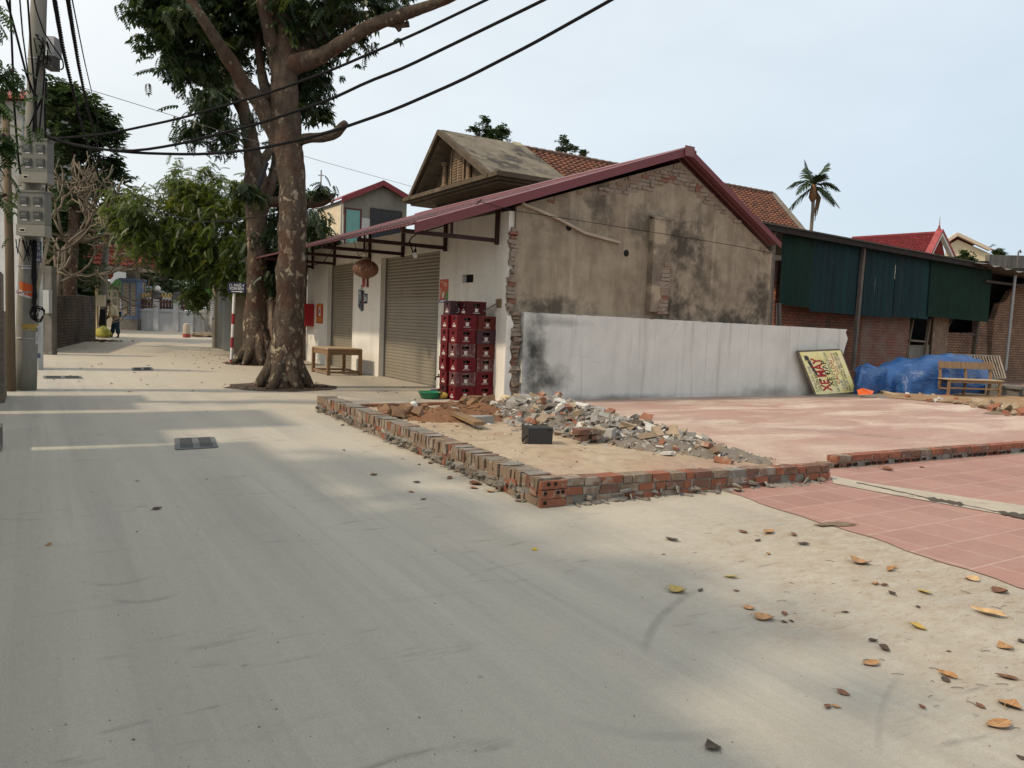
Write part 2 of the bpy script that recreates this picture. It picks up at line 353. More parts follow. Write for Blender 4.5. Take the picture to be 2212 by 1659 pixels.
poly_sheet('yard_paving', [(-.05, -6.95), (14, -6.95), (40, -6.95), (40, 3), (14, 3), (12.2, -.03), (-.05, -.03)], TILE, zp)
eL, eR = G(1560, 1060), G(2300, 1300)
edge = rnd_edge((eL[0], -7.3), (-2.5, -11.5), 26, .035)
poly_sheet('forecourt_paving', edge+[(-2.6, -20), (40, -20), (40, -6.95), (.2, -6.95), (.2, -7.3)], TILE, zp2)
# cement strip with a broken joint across the forecourt
p = [G(1795, 1030), G(1880, 1046), G(2212, 1095), G(2480, 1150), G(2480, 1190), G(2212, 1122), G(1880, 1062), G(1800, 1046)]
STRIP = surf('cement_strip', (.46, .41, .33), (.36, .32, .26), 3., (.28, .24, .19), 2., .58, bs=30, bstr=.4)
poly_sheet('cement_channel', [(q[0], q[1]) for q in p], STRIP, lambda a, b: zg(b)+.012, step=.5)
up, dn = [], []
for k in range(70):
    u = 1850+k*8.; v = float(np.interp(u, (1850, 1880, 1950, 2010, 2075, 2140, 2230, 2400), (1046, 1051, 1067, 1081, 1092, 1106, 1124, 1164)))+random.uniform(-.8, .8)
    h_ = random.uniform(.3, 1.1)+(random.uniform(2, 5) if 2008 < u < 2075 else 0)+(random.uniform(2, 6) if 2160 < u < 2260 else 0)
    up.append(G(u, v-h_)); dn.append(G(u, v+h_*.8))
dn = dn[::-1]
poly_sheet('joint_crack', [(q[0], q[1]) for q in up+dn], surf('crack_dirt', (.05, .04, .03), (.1, .08, .06), 8.), lambda a, b: zg(b)+.016, step=.5)
PATCH = surf('muddy_patch', (.14, .1, .065), (.25, .19, .13), 6., bs=25, bstr=.6, bd=.02)
for (u, v, ru, rv) in ((1805, 1135, 52, 5), (2180, 895, 60, 5)):
    o_ = [G(u+ru*math.cos(t)*random.uniform(.6, 1.1), v+rv*math.sin(t)*random.uniform(.5, 1.2)) for t in np.linspace(0, 6.28, 22)[:-1]]
    poly_sheet('mud_patch', [(q[0], q[1]) for q in o_], PATCH, lambda a, b: (zp(a, b) if b > -6.9 else zp2(a, b))+.006, step=.3)
# bare lot between the low brick walls
n = NT('lot_dirt'); X, Y, Z = n.sep()
col = n.mix(n.mr(n.noise(1.3, 8, .65), .3, .7), (.36, .27, .18), (.45, .38, .29))
col = n.mix(n.mr(n.math('ADD', n.math('MULTIPLY', Y, 1.), n.mr(n.noise(1.2, 6), .3, .7, -.7, .7)), -5.6, -6.6, 0, .7), col, (.36, .23, .185))
col = n.mix(n.mr(n.noise(6, 8, .7), .45, .7, 0, .6), col, (.22, .17, .12))
LOT = n.done(col, .95, n.bump(n.noise(18, 8, .7), .6, .03), 0, .15)
poly_sheet('lot_floor', [(-3.8, -7.0), (-.06, -7.0), (-.06, -.45), (-3.75, -.45)], LOT, lambda a, b: zg(b)+.02+.012*math.sin(a*3+b*2.1), step=.3)
poly_sheet('dirt_verge', [(10.2, -.6), (11.2, -.55), (12.6, -.9), (11.9, -2.2), (11.2, -3.4), (11.0, -4.2), (13, -4.6), (20, -5), (30, -4), (30, 1.2), (10.3, 1.2)],
           surf('verge_dirt', (.36, .235, .13), (.27, .17, .095), 1.5, (.44, .35, .25), 1.4, .55, bs=20, bstr=.8, bd=.04), lambda a, b: zp(a, b)+.008+.07*sst(10.4, 12.6, a)*(.7+.3*math.sin(3*a+2*b)), step=.35)

# ================================================================== low brick walls
BR1 = surf('brick_orange', (.3, .115, .065), (.22, .09, .058), 9., (.33, .26, .2), 7., .58, bs=50, bstr=.3)
BR2 = surf('brick_burnt', (.2, .1, .07), (.13, .08, .06), 9., (.3, .25, .2), 6., .55, bs=50, bstr=.3)
BR3 = surf('brick_dusty', (.25, .18, .13), (.19, .14, .1), 9., (.29, .25, .21), 7., .5, bs=50, bstr=.3)
MORT = surf('wall_mortar', (.25, .235, .205), (.17, .155, .135), 5., (.36, .34, .3), 4., .6, bs=30, bstr=.7, bd=.02)
HOLE = flat('brick_hole', (.02, .012, .01), .9)
def brick_wall(name, p, q, w, label, header=True, rows=2, z0=None, dusty=.5, holes=None, hb=.066, sink=0.):
    p, q = Vector(p), Vector(q); d = (q-p); L = d.length; d /= L; nx = Vector((-d.y, d.x))
    mb = MB(); fl = lambda s, k, z: (p.x+d.x*s+nx.x*k, p.y+d.y*s+nx.y*k, z)
    zb = lambda s: zg(p.y+d.y*s)-sink*s/L
    H = rows*(hb+.012)
    N = max(2, int(L/.5))
    for i in range(N):                     # mortar core
        s0, s1 = L*i/N+.008, L*(i+1)/N-.0005; z = zb(s0)-.06; t = zb(s0)+H+(-.03 if header else -.02)
        jj = [random.uniform(0, .007) for _ in range(4)]
        mb.add([fl(s0, .008+jj[0], z), fl(s1, .008+jj[1], z), fl(s1, w-.008, z), fl(s0, w-.008, z), fl(s0, .012+jj[2], t), fl(s1, .012+jj[3], t), fl(s1, w-.012, t), fl(s0, w-.012, t)],
               [(3, 2, 1, 0), (4, 5, 6, 7), (0, 1, 5, 4), (1, 2, 6, 5), (2, 3, 7, 6), (3, 0, 4, 7)], 0)
    def brick(s0, s1, k0, k1, z, h, mi, tilt=0.):
        j = lambda a: a+random.uniform(-.009, .009)
        vs = [fl(j(s0+(tilt if zz else 0)), j(k0), zz*h+z+random.uniform(-.003, .003)) if False else fl(j(a), j(b), z+zz*h+random.uniform(-.003, .003)) for zz in (0, 1) for a, b in ((s0, k0), (s1, k0), (s1, k1), (s0, k1))]
        mb.add(vs, [(3, 2, 1, 0), (4, 5, 6, 7), (0, 1, 5, 4), (1, 2, 6, 5), (2, 3, 7, 6), (3, 0, 4, 7)], mi)
    for r in range(rows):
        s = random.uniform(-.1, 0)
        hd = holes == r
        while s < L-.02:
            bw = random.uniform(.09, .12) if hd else (random.uniform(.17, .23) if random.random() < .8 else .1)
            a, b = max(s, 0), min(s+bw, L)
            if b-a > .03:
                miss = random.random() < (.22 if r < rows-1 or header else .03)
                mi = 3 if random.random() < dusty else random.choice((1, 1, 2))
                z = zb(s)+r*(hb+.012)+.002
                if not miss:
                    dp = random.uniform(-.004, .01)
                    brick(a+.005, b-.005, dp, .1, z, hb, mi); brick(a+.005, b-.005, w-.1, w+random.uniform(-.008, .006), z, hb, mi)
                    if r == rows-1 and not header: brick(a+.004, b-.004, .1, w-.1, z+.001, hb-.004, mi) if w > .2 else None
                    if hd:
                        for k in (.3, .7):
                            c = a+(b-a)*k; mb.tube([fl(c, dp-.008, z+.034), fl(c, .02, z+.034)], .02, 8, 4)
            s += bw+.008
    if header:                            # brick-on-edge course laid across the wall
        s = 0.
        while s < L-.03:
            bw = random.uniform(.055, .075); mi = 3 if random.random() < .84 else random.choice((1, 2, 0))
            z = zb(s)+rows*(hb+.012)-.028; dk = random.uniform(-.012, .014)
            brick(s+.003, min(s+bw, L)-.003, dk, w+random.uniform(-.02, .015), z, .105+random.uniform(-.006, .008), mi)
            s += bw+.006
        for i in range(int(L/.11)):      # smears of mortar on top and down the street face
            s = random.uniform(0, L-.25); ln = random.uniform(.06, .2)
            mb.add([fl(s, random.uniform(0, .05), zb(s)+H+.082), fl(s+ln, random.uniform(0, .05), zb(s)+H+.082), fl(s+ln*.9, w-random.uniform(0, .06), zb(s)+H+.083), fl(s+.01, w-random.uniform(0, .06), zb(s)+H+.083)], [(0, 1, 2, 3)], 0)
        for i in range(int(L/.055)):
            s = random.uniform(0, L-.3); ln = random.uniform(.08, .3); z = zb(s)+random.uniform(0, H-.08)
            mb.rock(fl(s, .006, z+.03), ln*.4, .02, random.uniform(.02, .055), 0)
    for i in range(int(L/.16)):
        s = random.uniform(0, L); mb.rock(fl(s, random.uniform(-.012, .005), zb(s)+.004), random.uniform(.05, .12), .022, .014, 0)
    return mb, fl, zb
a0, a1 = (-3.96, -7.16), (-3.77, -.62)
mb, fl, zb = brick_wall('w', a1, a0, .24, '', True, 2, dusty=.8)
solo(mb, 'low_brick_wall', [MORT, BR1, BR2, BR3, HOLE], 'long low brick wall along the concrete street capped with bricks on edge and smeared mortar', 'brick wall', (-3.86, -3.9, 0), 'low brick walls round the lot')
mb, fl, zb = brick_wall('w', (-3.70, -7.16), (-.40, -7.33), .16, '', False, 3, dusty=.2, sink=.06)
for i in range(26):
    s = random.uniform(.1, 3.2); mb.rock(fl(s, .004, zb(s)+random.uniform(.01, .1)), random.uniform(.06, .18), .016, random.uniform(.02, .04), 0)
for i in range(40):
    s = random.uniform(.1, 3.2); mb.rock(fl(s, .0, zg(-7.2)+.006), random.uniform(.1, .2), .03, .02, 0)
for s in (.035, .085):                    # hollow brick ends at the corner
    pass
for (a, z) in ((-3.93, .045), (-3.93, .125), (-3.9, .2), (-3.83, .2), (-3.8, .125), (-3.75, .125)):
    mb.tube([(a, -7.2, z), (a, -7.12, z)], .016, 8, 4)
for k in range(3): mb.box(-3.97, -7.19, .004+k*.078, -3.71, -7.155, .07+k*.078, 1, .006)
solo(mb, 'low_brick_wall', [MORT, BR1, BR2, BR3, HOLE], 'three course orange brick wall facing the viewer, joining the long wall at the corner', 'brick wall', (-2.2, -7.25, 0), 'low brick walls round the lot')
mb, fl, zb = brick_wall('w', (.32, -6.9), (8.5, -7.24), .14, '', False, 2, dusty=.2, holes=0)
mb.box(.12, -6.88, .0, .3, -6.76, .075, 3, .006); mb.box(-.32, -7.0, .0, -.16, -6.9, .05, 1, .006)
solo(mb, 'low_brick_wall', [MORT, BR1, BR2, BR3, HOLE], 'low wall of hollow bricks with round holes running right across the red tiled yard', 'brick wall', (4., -7.1, 0), 'low brick walls round the lot')
mb = MB()
s = -3.0
while s < -.2:                            # step edge of the shop pavement
    for r in range(2): mb.box(s+random.uniform(0, .01), -.46+random.uniform(-.008, .008), -.03+r*.075, s+.205, -.34, .04+r*.075, random.choice((1, 2, 2)), .005)
    s += .215
mb.box(-3.0, -.44, -.05, -.2, -.35, .112, 0)
solo(mb, 'pavement_edge', [MORT, BR1, BR2, BR3], 'brick step edge at the back of the rubble lot in front of the shop', 'step', (-1.6, -.4, 0))

# ================================================================== the white shop house
FAC = surf('white_wall_paint', (.78, .76, .7), (.7, .68, .62), 1.5, (.5, .47, .4), 1.3, .64, streak=((.42, .39, .33), .35, 3.), bs=30, bstr=.1)
SHUT = surf('shutter_grey_brown', (.27, .24, .185), (.23, .205, .16), 2., rough=.45, bstr=.05, spec=.4, streak=((.2, .17, .13), .35, 4.))
ROOFR = surf('maroon_sheet_metal', (.2, .07, .072), (.16, .055, .058), 2., (.25, .12, .115), 2., .62, rough=.42, bstr=.06, spec=.45)
zs = 3.08; E1, E0 = 6.27, 2.9; F1, F0 = 10.47, 8.26; PL = 12.5; T = .22
shop = thing('shop_house', 'white single storey shop with two roller shutters, maroon metal roof and plaster gable', 'house', (0, 0, .02))
roofz = lambda a: 5.22-(4.16-a)*(2.12/6.21) if a < 4.16 else 5.22-(a-4.16)*(1.62/2.95)
mb = MB()
def wallbox(b0, b1, z0, z1): mb.box(0, b0, z0, T, b1, z1)
# facade with real openings (butt jointed pieces) and a vent hole
va0, va1, vz0, vz1 = 1.36, 1.84, 2.33, 2.5
top = 3.62
wallbox(.06, va0, -.1, top); wallbox(va0, va1, -.1, vz0); wallbox(va0, va1, vz1, top); wallbox(va1, E0, -.1, top)
wallbox(E0, E1, zs, top); wallbox(E1, F0, -.1, top); wallbox(F0, F1, zs, top); wallbox(F1, PL, -.1, top)
facade = mb.build('front_wall', FAC, shop)
mb = MB(); mb.box(.1, va0-.02, vz0-.02, T+.3, va1+.02, vz1+.02); mb.build('vent_hole', DARK, shop)
mb = MB(); mb.box(T+.03, .08, .02, 7.0, PL-.02, 3.3); mb.build('inner_room', DARK, shop)
def shutter(b0, b1, label):
    sh = MB(); a = .17; zz = .03
    pts = []; k = 0
    slat = .078
    z = .06
    vs = []; 
    while z < zs-.001:
        z2 = min(z+slat, zs)
        dp = .018 if z > 2.0 else .0035
        vs += [(a+.012, z), (a-dp*.3, z+slat*.12), (a-dp, z+slat*.5), (a-dp*.3, z2-slat*.1), (a+.012, z2)]
        z = z2
    V = [(p[0], bb, p[1]) for p in vs for bb in (b0+.02, b1-.02)]
    F = [(2*i, 2*i+2, 2*i+3, 2*i+1) for i in range(len(vs)-1)]
    sh.add(V, F); o = sh.build('shutter', SHUT, shop); 
    if label: o['label'] = label
    r = MB(); r.box(a-.045, b0, .0, a+.05, b0+.03, zs); r.box(a-.045, b1-.03, .0, a+.05, b1, zs); r.box(a-.02, b0+.03, .0, a+.03, b1-.03, .062)
    r.build('shutter_rail', surf('shutter_rail', (.2, .19, .17), (.15, .14, .13), 4, rough=.5), o)
shutter(E0, E1, 'wide roller shutter'); shutter(F0, F1, 'narrow roller shutter beside the bench')
# gable wall: plaster with stains over brick
n = NT('old_gable_plaster')
col = n.mix(n.mr(n.noise(1.1, 8, .68, n.map(scale=(1, 1, .7))), .36, .64), (.335, .283, .212), (.19, .156, .113))
col = n.mix(n.math('MULTIPLY', n.blob((5.6, 0, 2.4), (1.9, 9, 1.1), .9, 1.5, .9), .45), col, (.12, .1, .075))
col = n.mix(n.mr(n.noise(3.2, 8, .68), .45, .7, 0, .55), col, (.42, .36, .275))
col = n.mix(n.mr(n.noise(1., 7, .6, n.map(scale=(3.2, 1, .3))), .5, .66, 0, .6), col, (.19, .148, .105))
col = n.mix(n.mr(n.noise(1., 6, .6, n.map(scale=(4.5, 1, .16), loc=(2, 0, 1))), .56, .68, 0, .45), col, (.5, .44, .35))
mould = (.045, .042, .036)
for c, r, k in (((4.35, 0, 3.35), (.75, 9, .75), .9), ((4.1, 0, 2.0), (.75, 9, .5), .95), ((5.9, 0, 1.75), (1.6, 9, .4), .9), ((6.9, 0, 2.3), (.5, 9, .9), .85), ((2.05, 0, 4.05), (.42, 9, .65), .75), ((.9, 0, 1.85), (1.1, 9, .28), .8), ((3.2, 0, 3.7), (.5, 9, .5), .6), ((5.0, 0, 2.7), (.5, 9, .8), .5), ((1.4, 0, 3.7), (.3, 9, .5), .35), ((4.8, 0, 4.0), (.6, 9, .4), .35)):
    col = n.mix(n.math('MULTIPLY', n.blob(c, r, .85, 3.2, .9), k), col, mould)
col = n.mix(n.mr(n.noise(22, 7, .7), .35, .75, 0, .3), col, (.18, .14, .1))
crk = n.mr(n.voro(1.3, n.map(scale=(1, 1, 1.2), vec=None), 'DISTANCE_TO_EDGE').outputs[0], .012, .0)
col = n.mix(n.math('MULTIPLY', crk, n.mr(n.noise(.9, 4), .52, .62, 0, .0)), col, (.1, .08, .06))
GABLE = n.done(col, .93, n.bump(n.math('ADD', n.noise(3, 8, .7), n.math('MULTIPLY', n.noise(35, 6, .7), .4)), .45, .03), 0, .15)
mb = MB()
under = lambda a: roofz(a)-.13
As = [.12, 1, 2, 3, 4.16, 5, 6, 7.12]
mb.prism([(.12, 0, -.1), (7.2, 0, -.1), (7.2, 0, under(7.2))]+[(4.16, 0, under(4.16)), (.12, 0, under(.12))], (0, .06, 0))
gable = mb.build('gable_wall', GABLE, shop)
GB = brickmat('gable_brick', (.31, .2, .15), (.24, .165, .13), (.2, .17, .14), stain=(.33, .3, .26), bump=.8)
def exposed(profile, lo_f, mats, par, b=0., w=.2):
    mb = MB(); z = 1.0
    while z < 5.4:
        a = random.uniform(-.1, .05)
        while a < 7.2:
            bw = random.uniform(.13, .24); c = a+bw/2
            if .15 < c < 7.1 and z+.075 < under(c)-.02 and z > under(c)-lo_f(c)+random.uniform(-.05, .05):
                mb.box(a+.006, b-random.uniform(.008, .035), z+.005, a+bw-.006, b+.02, z+.075-.005, random.choice((0, 0, 0, 0, 0, 1, 1, 1, 1, 2)), .012)
            a += bw
        z += .077
    mb.build('exposed_brick', mats, par)
gp = [(0, .0), (.6, .08), (1.2, .16), (1.8, .15), (2.2, .22), (2.6, .36), (3.1, .42), (3.6, .4), (4.0, .5), (4.3, .52), (4.6, .36), (4.9, .44), (5.2, .3), (5.6, .2), (6., .14), (6.4, .08), (6.7, .22), (7.2, .05)]
lo = lambda a: float(np.interp(a, [p[0] for p in gp], [p[1] for p in gp]))
OB1 = surf('old_brick_grey', (.29, .235, .185), (.21, .17, .135), 8, (.2, .17, .15), 5, .55, bs=50, bstr=.4)
OB2 = surf('old_brick_tan', (.27, .2, .15), (.19, .14, .108), 8, (.2, .15, .12), 5, .55, bs=50, bstr=.4)
OB3 = surf('old_brick_red', (.24, .115, .08), (.17, .085, .062), 8, bs=50, bstr=.4)
exposed(None, lo, [OB1, OB2, OB3], shop)
# the old chimney breast stub left on the gable
mb = MB(); mb.box(3.38, -.17, 1.9, 3.84, -.002, 3.82); mb.prism([(3.36, -.19, 3.82), (3.86, -.19, 3.82), (3.86, -.002, 3.88), (3.36, -.002, 3.88)], (0, 0, .03))
mb.build('wall_pier', surf('pier_plaster', (.25, .2, .15), (.12, .1, .08), 2.2, (.34, .28, .2), 1.6, .55, bs=20, bstr=.5, bd=.03), shop)
mb = MB(); z = 1.55
while z < 2.95:
    if z > 1.82 and random.random() < .85: mb.box(3.62+random.uniform(-.06, .08), -.17-random.uniform(.004, .03), z, 3.85, -.1, z+.066, random.choice((0, 0, 1, 1, 2)), .012)
    z += .078
mb.build('pier_brick', [OB1, OB2, OB3], shop)
mb = MB()                                 # sloping cement ledge where an older roof met the wall
for (u0, v0, u1, v1) in ((1128, 440, 1200, 470), (1200, 470, 1262, 503), (1262, 503, 1338, 524)):
    p, q = B(u0, v0, -.03), B(u1, v1, -.03); mb.bar(p, q, .07, .05, 0); 
mb.build('roof_scar', surf('ledge_plaster', (.42, .36, .28), (.3, .25, .19), 4), shop)
for (u, v) in ((1229, 491), (1353, 547)):
    mb = MB(); p = B(u, v, -.003); mb.sphere(p, .07, .012, .07, 0, 10, 6); mb.build('putlog_hole', DARK, shop)
# brick corner torn open where a wall was pulled down
mb = MB(); z = .05
while z < 3.3:
    w = .09 if z < 1.72 else .07
    x0 = .1 if z < 1.72 else -.0
    if random.random() < .9:
        mb.box(x0+random.uniform(-.03, .05), -random.uniform(.02, .13 if z < 1.72 else .05), z, x0+w+random.uniform(.04, .1), .05, z+.066, random.choice((0, 0, 0, 0, 1, 1, 1, 2)), .02)
    z += .078
mb.build('torn_brick_corner', [OB1, OB2, OB3], shop)
mb = MB(); poly = [(-.02, -.02)]
for i, z in enumerate(np.linspace(.02, 1.66, 15)): poly.append((-.02, 0))
edge = [(.10+random.uniform(-.035, .05), z) for z in np.linspace(1.68, 0.02, 20)]
P0 = [(a, -.03, z) for a, z in [(-.02, .02), (-.02, 1.68)]+edge]
mb.prism(P0, (0, .08, 0)); mb.build('plaster_edge', FAC, shop)
# roof: two ribbed slopes, flashing, ridge cap
mb = MB(); bN, bF = -.22, 12.9
def slope(p0, p1, b0, b1, sub=False):
    b = b0; prof = []
    while b < b1:
        prof += [(b, 0), (b+.085, 0), (b+.1, .022), (b+.13, .022), (b+.145, 0)]; b += .16
    p0, p1 = Vector(p0), Vector(p1); nrm = Vector((-(p1.y-p0.y), p1.x-p0.x)).normalized(); nrm = nrm if nrm.y > 0 else -nrm
    V = []
    for bb, h in prof:
        for p in (p0, p1): V.append((p.x+nrm.x*h, bb, p.y+nrm.y*h))
    Fc = [(2*i, 2*i+1, 2*i+3, 2*i+2) for i in range(len(prof)-1)]
    mb.add(V, Fc)
    V2 = [(x, y, z-.012) for x, y, z in V]; mb.add(V2, [tuple(reversed(f)) for f in Fc])
    k = len(prof)
slope((4.16, 5.32), (-2.08, 3.13), bN, bF); slope((4.16, 5.32), (7.2, 3.62), bN, bF)
roof = mb.build('roof', ROOFR, shop)
mb = MB()
def flash(p, q, b, h):
    mb.quad((p[0], b, p[1]), (q[0], b, q[1]), (q[0], b, q[1]-h), (p[0], b, p[1]-h))
    mb.quad((p[0], b+.012, p[1]-h), (q[0], b+.012, q[1]-h), (q[0], b+.012, q[1]), (p[0], b+.012, p[1]))
    mb.quad((p[0], b, p[1]), (p[0], b+.2, p[1]+.012), (q[0], b+.2, q[1]+.012), (q[0], b, q[1]))
flash((-2.04, 3.165), (4.16, 5.37), bN-.02, .17); flash((4.16, 5.37), (7.22, 3.66), bN-.02, .13)
mb.build('verge_flashing', surf('maroon_flashing', (.17, .045, .052), (.14, .038, .044), 2, rough=.45, bstr=.03, spec=.3), shop)
mb = MB(); mb.prism([(3.85, bN-.04, 5.27), (4.16, bN-.04, 5.39), (4.35, bN-.04, 5.3), (4.35, bN-.04, 5.26), (4.16, bN-.04, 5.35), (3.85, bN-.04, 5.23)], (0, bF-bN, 0)); mb.box(4.02, bN-.05, 5.17, 4.28, bN-.03, 5.38)
mb.build('ridge_cap', ROOFR, shop)
mb = MB()                                 # awning frame of dark angle iron
for b in (.42, 2.6, 4.85, 7.0, 9.8, 11.9):
    mb.box(-2.0, b-.03, 3.13-.075, -.05, b+.03, 3.13); 
    mb.box(-.07, b-.035, 3.02, -.004, b+.035, 3.72)
    for a in (-1.95, -1.0):
        z = roofz(a)+.06; mb.box(a-.02, b-.02, 3.13, a+.02, b+.02, z-.02) if z-.02 > 3.15 else None
for a in (-1.98, -1.2, -.35): mb.box(a-.025, bN+.05, roofz(a)+.045-.01, a+.025, bF-.1, roofz(a)+.085-.01)
mb.build('awning_frame', RUST, shop)
mb = MB(); mb.tube([A(1040, 431, -.2), A(1000, 470, -.6), A(960, 487, -.9), A(905, 503, -1.2), A(890, 512, -1.3)], .012, 6)
mb.build('wiring', BLACK, shop); mb = MB()
mb.tube([A(890, 512, -1.3), A(884, 522, -1.3), A(892, 545, -1.3), A(899, 540, -1.3)], .014, 6)
mb.build('wiring', BLACK, shop); mb = MB()
mb.tube([A(802, 498, -.3), A(790, 545, -.2), A(775, 552, -.15), A(764, 520, -.1)], .008, 5); mb.build('wiring', BLACK, shop); mb = MB(); mb.tube([A(725, 530, -1), A(700, 565, -.5), A(660, 580, -.1)], .012, 5)
mb.build('wiring', BLACK, shop)

# low white boundary wall that runs past the gable
n = NT('boundary_wall_paint')
col = n.mix(n.mr(n.noise(1.3, 8, .65), .3, .7), (.64, .635, .6), (.53, .53, .5))
col = n.mix(n.mr(n.noise(1., 6, .6, n.map(scale=(5., 1, .3))), .54, .7, 0, .5), col, (.36, .35, .325))
col = n.mix(n.mr(n.noise(1., 6, .6, n.map(scale=(16., 1, .25), loc=(3, 0, 0))), .6, .72, 0, .5), col, (.28, .27, .245))
X, Y, Z = n.sep()
for c, r, k in (((-4.68, 0, .95), (.42, 9, 1.1), .97), ((-4.3, 0, .45), (.6, 9, .4), .85), ((-2.6, 0, .08), (2., 9, .12), .6), ((2.2, 0, .15), (1.5, 9, .22), .5), ((-4.1, 0, 1.6), (.9, 9, .12), .4)):
    col = n.mix(n.math('MULTIPLY', n.blob(c, r, .4, 3., .95), k), col, (.05, .05, .045))
col = n.mix(n.math('MULTIPLY', n.mr(Z, .22, .0), n.mr(n.noise(2.5, 6), .35, .6, 0, .6)), col, (.22, .21, .18))
ck = n.mr(n.voro(.55, n.nd('ShaderNodeVectorMath', {0: n.P, 1: n.nd('ShaderNodeVectorMath', {0: n.nd('ShaderNodeTexNoise', {'Vector': n.P, 'Scale': 2.2, 'Detail': 6.}).outputs[1], 1: (.5, 0, .5)}, operation='MULTIPLY').outputs[0]}, operation='ADD').outputs[0], 'DISTANCE_TO_EDGE').outputs[0], .005, .001)
col = n.mix(n.math('MULTIPLY', ck, n.mr(n.noise(.8, 3), .52, .62, 0, .22)), col, (.15, .145, .13))
col = n.mix(n.mr(n.voro(7.).outputs[0], .05, .025, 0, .8), col, (.1, .09, .08))
BW = n.done(col, .9, n.bump(n.noise(12, 7, .65), .25, .02), 0, .2)
mb = MB()
up_ = [(.3, 1.76)]+[(a_, 1.76-.02*(a_/10)+random.choice((0, 0, 0, -.004, -.012, -.03))*random.random()) for a_ in np.arange(.5, 9.9, .11)]+[(10.05, 1.74), (10.0, 1.66), (10.1, 1.5), (10.02, 1.3), (9.96, 1.1), (10.06, .8), (9.98, .5), (10.05, .2), (10, -.1), (.3, -.1)]
mb.prism([(a, -.13, z) for a, z in up_], (0, .128, 0))
solo(mb, 'boundary_wall', BW, 'low white painted wall with a black mould stain running along the foot of the plaster gable', 'wall', (5.2, -.07, 0))
# ================================================================== beer crates
CR = [surf('crate_red', (.14, .006, .012), (.095, .005, .009), 5, rough=.42, bstr=.06, spec=.2),
      surf('crate_maroon', (.07, .006, .01), (.045, .005, .008), 5, rough=.45, bstr=.06, spec=.2),
      surf('crate_faded', (.12, .036, .036), (.075, .016, .02), 8, (.21, .13, .12), 9, .55, rough=.7, streak=((.4, .32, .3), .5, 14.)),
      surf('crate_brick_red', (.125, .021, .013), (.08, .014, .01), 5, rough=.6, bstr=.06),
      surf('crate_dark', (.07, .03, .035), (.05, .02, .025), 5, rough=.6, bstr=.06)]
PRINT = flat('crate_print', (.68, .64, .6), .6); GLASSB = flat('bottle_glass', (.03, .022, .012), .15, spec=.6); CAPM = flat('bottle_cap', (.7, .6, .38), .4)
CW, CD, CH = .405, .295, .268
def crate_mesh(hole):
    mb = MB(); w, d, h, t = CW/2, CD/2, CH-.004, .012
    hz0, hz1 = h*.62, h*.83
    for s in (-1, 1):                      # long sides (front/back), with a hand hole
        y0, y1 = (s*d-t, s*d) if s > 0 else (s*d, s*d+t)
        hw = .072
        mb.box(-w, y0, .0, w, y1, hz0); mb.box(-w, y0, hz1, w, y1, h); mb.box(-w, y0, hz0, -hw, y1, hz1); mb.box(hw, y0, hz0, w, y1, hz1)
        hw = .042
        x0, x1 = (s*w-t, s*w) if s > 0 else (s*w, s*w+t)
        e = d-t-.0005
        mb.box(x0, -e, .0, x1, e, hz0); mb.box(x0, -e, hz1, x1, e, h); mb.box(x0, -e, hz0, x1, -hw, hz1); mb.box(x0, hw, hz0, x1, e, hz1)
        yo = s*(d+.005)
        for z0, z1 in ((h*.9, h), (0, .018)): mb.box(-w-.006, min(yo, s*d)-.0, z0, w+.006, max(yo, s*d), z1)
        for x in (-w*.98, -w*.52, w*.52, w*.98): mb.box(x-.006, min(s*d, s*(d+.004)), .018, x+.006, max(s*d, s*(d+.004)), h*.9)
        xo = s*(w+.005)
        for z0, z1 in ((h*.9, h), (0, .018)): mb.box(min(xo, s*w), -d+.001, z0, max(xo, s*w), d-.001, z1)
        for y in (-d*.92, d*.92): mb.box(min(s*w, s*(w+.004)), y-.006, .018, max(s*w, s*(w+.004)), y+.006, h*.9)
    mb.box(-w+t, -d+t, .004, w-t, d-t, .012)
    return mb
def crate_print():
    mb = MB(); y = -CD/2-.002; h = CH
    # seated emblem over a base line
    def q(x0, z0, x1, z1, yy=y): mb.quad((x0, yy, z0), (x1, yy, z0), (x1, yy, z1), (x0, yy, z1))
    mb.add([(-.045, y, .066), (.045, y, .066), (.028, y, .08), (-.028, y, .08)], [(0, 1, 2, 3)])
    mb.add([(.034*math.cos(t), y, .104+.024*math.sin(t)) for t in np.linspace(0, 6.283, 13)[:-1]]+[(.018*math.cos(t), y, .104+.01*math.sin(t)) for t in np.linspace(0, 6.283, 13)[:-1]], [(i, (i+1) % 12, 12+(i+1) % 12, 12+i) for i in range(12)])
    for s in (-1, 1): mb.add([(s*.024, y, .114), (s*.04, y, .118), (s*.034, y, .13), (s*.02, y, .128)], [(0, 1, 2, 3) if s > 0 else (3, 2, 1, 0)])
    q(-.01, .123, .01, .132); q(-.012, .095, .012, .108)
    for i in range(9): q(-.075+i*.0168, .04, -.075+i*.0168+.011, .05)
    m1, mb = mb, MB(); x = -CW/2-.002
    def qx(y0, z0, y1, z1): mb.quad((x, y1, z0), (x, y0, z0), (x, y0, z1), (x, y1, z1))
    qx(-.03, .098, .03, .112)
    for i in range(4): qx(-.062+i*.033, .04, -.062+i*.033+.024, .08)
    return m1, mb
def bottles_mesh():
    mb = MB()
    for i in range(5):
        for j in range(4):
            x, y = -CW/2+.045+i*.079, -CD/2+.04+j*.072
            mb.lathe((x, y, .014), [(.029, 0), (.029, .13), (.012, .18), (.012, .225)], 6, 0); mb.lathe((x, y, .014+.226), [(.014, 0), (.014, .012)], 6, 1)
    return mb
cmesh, cprint, cbot = {}, None, None
protos = []
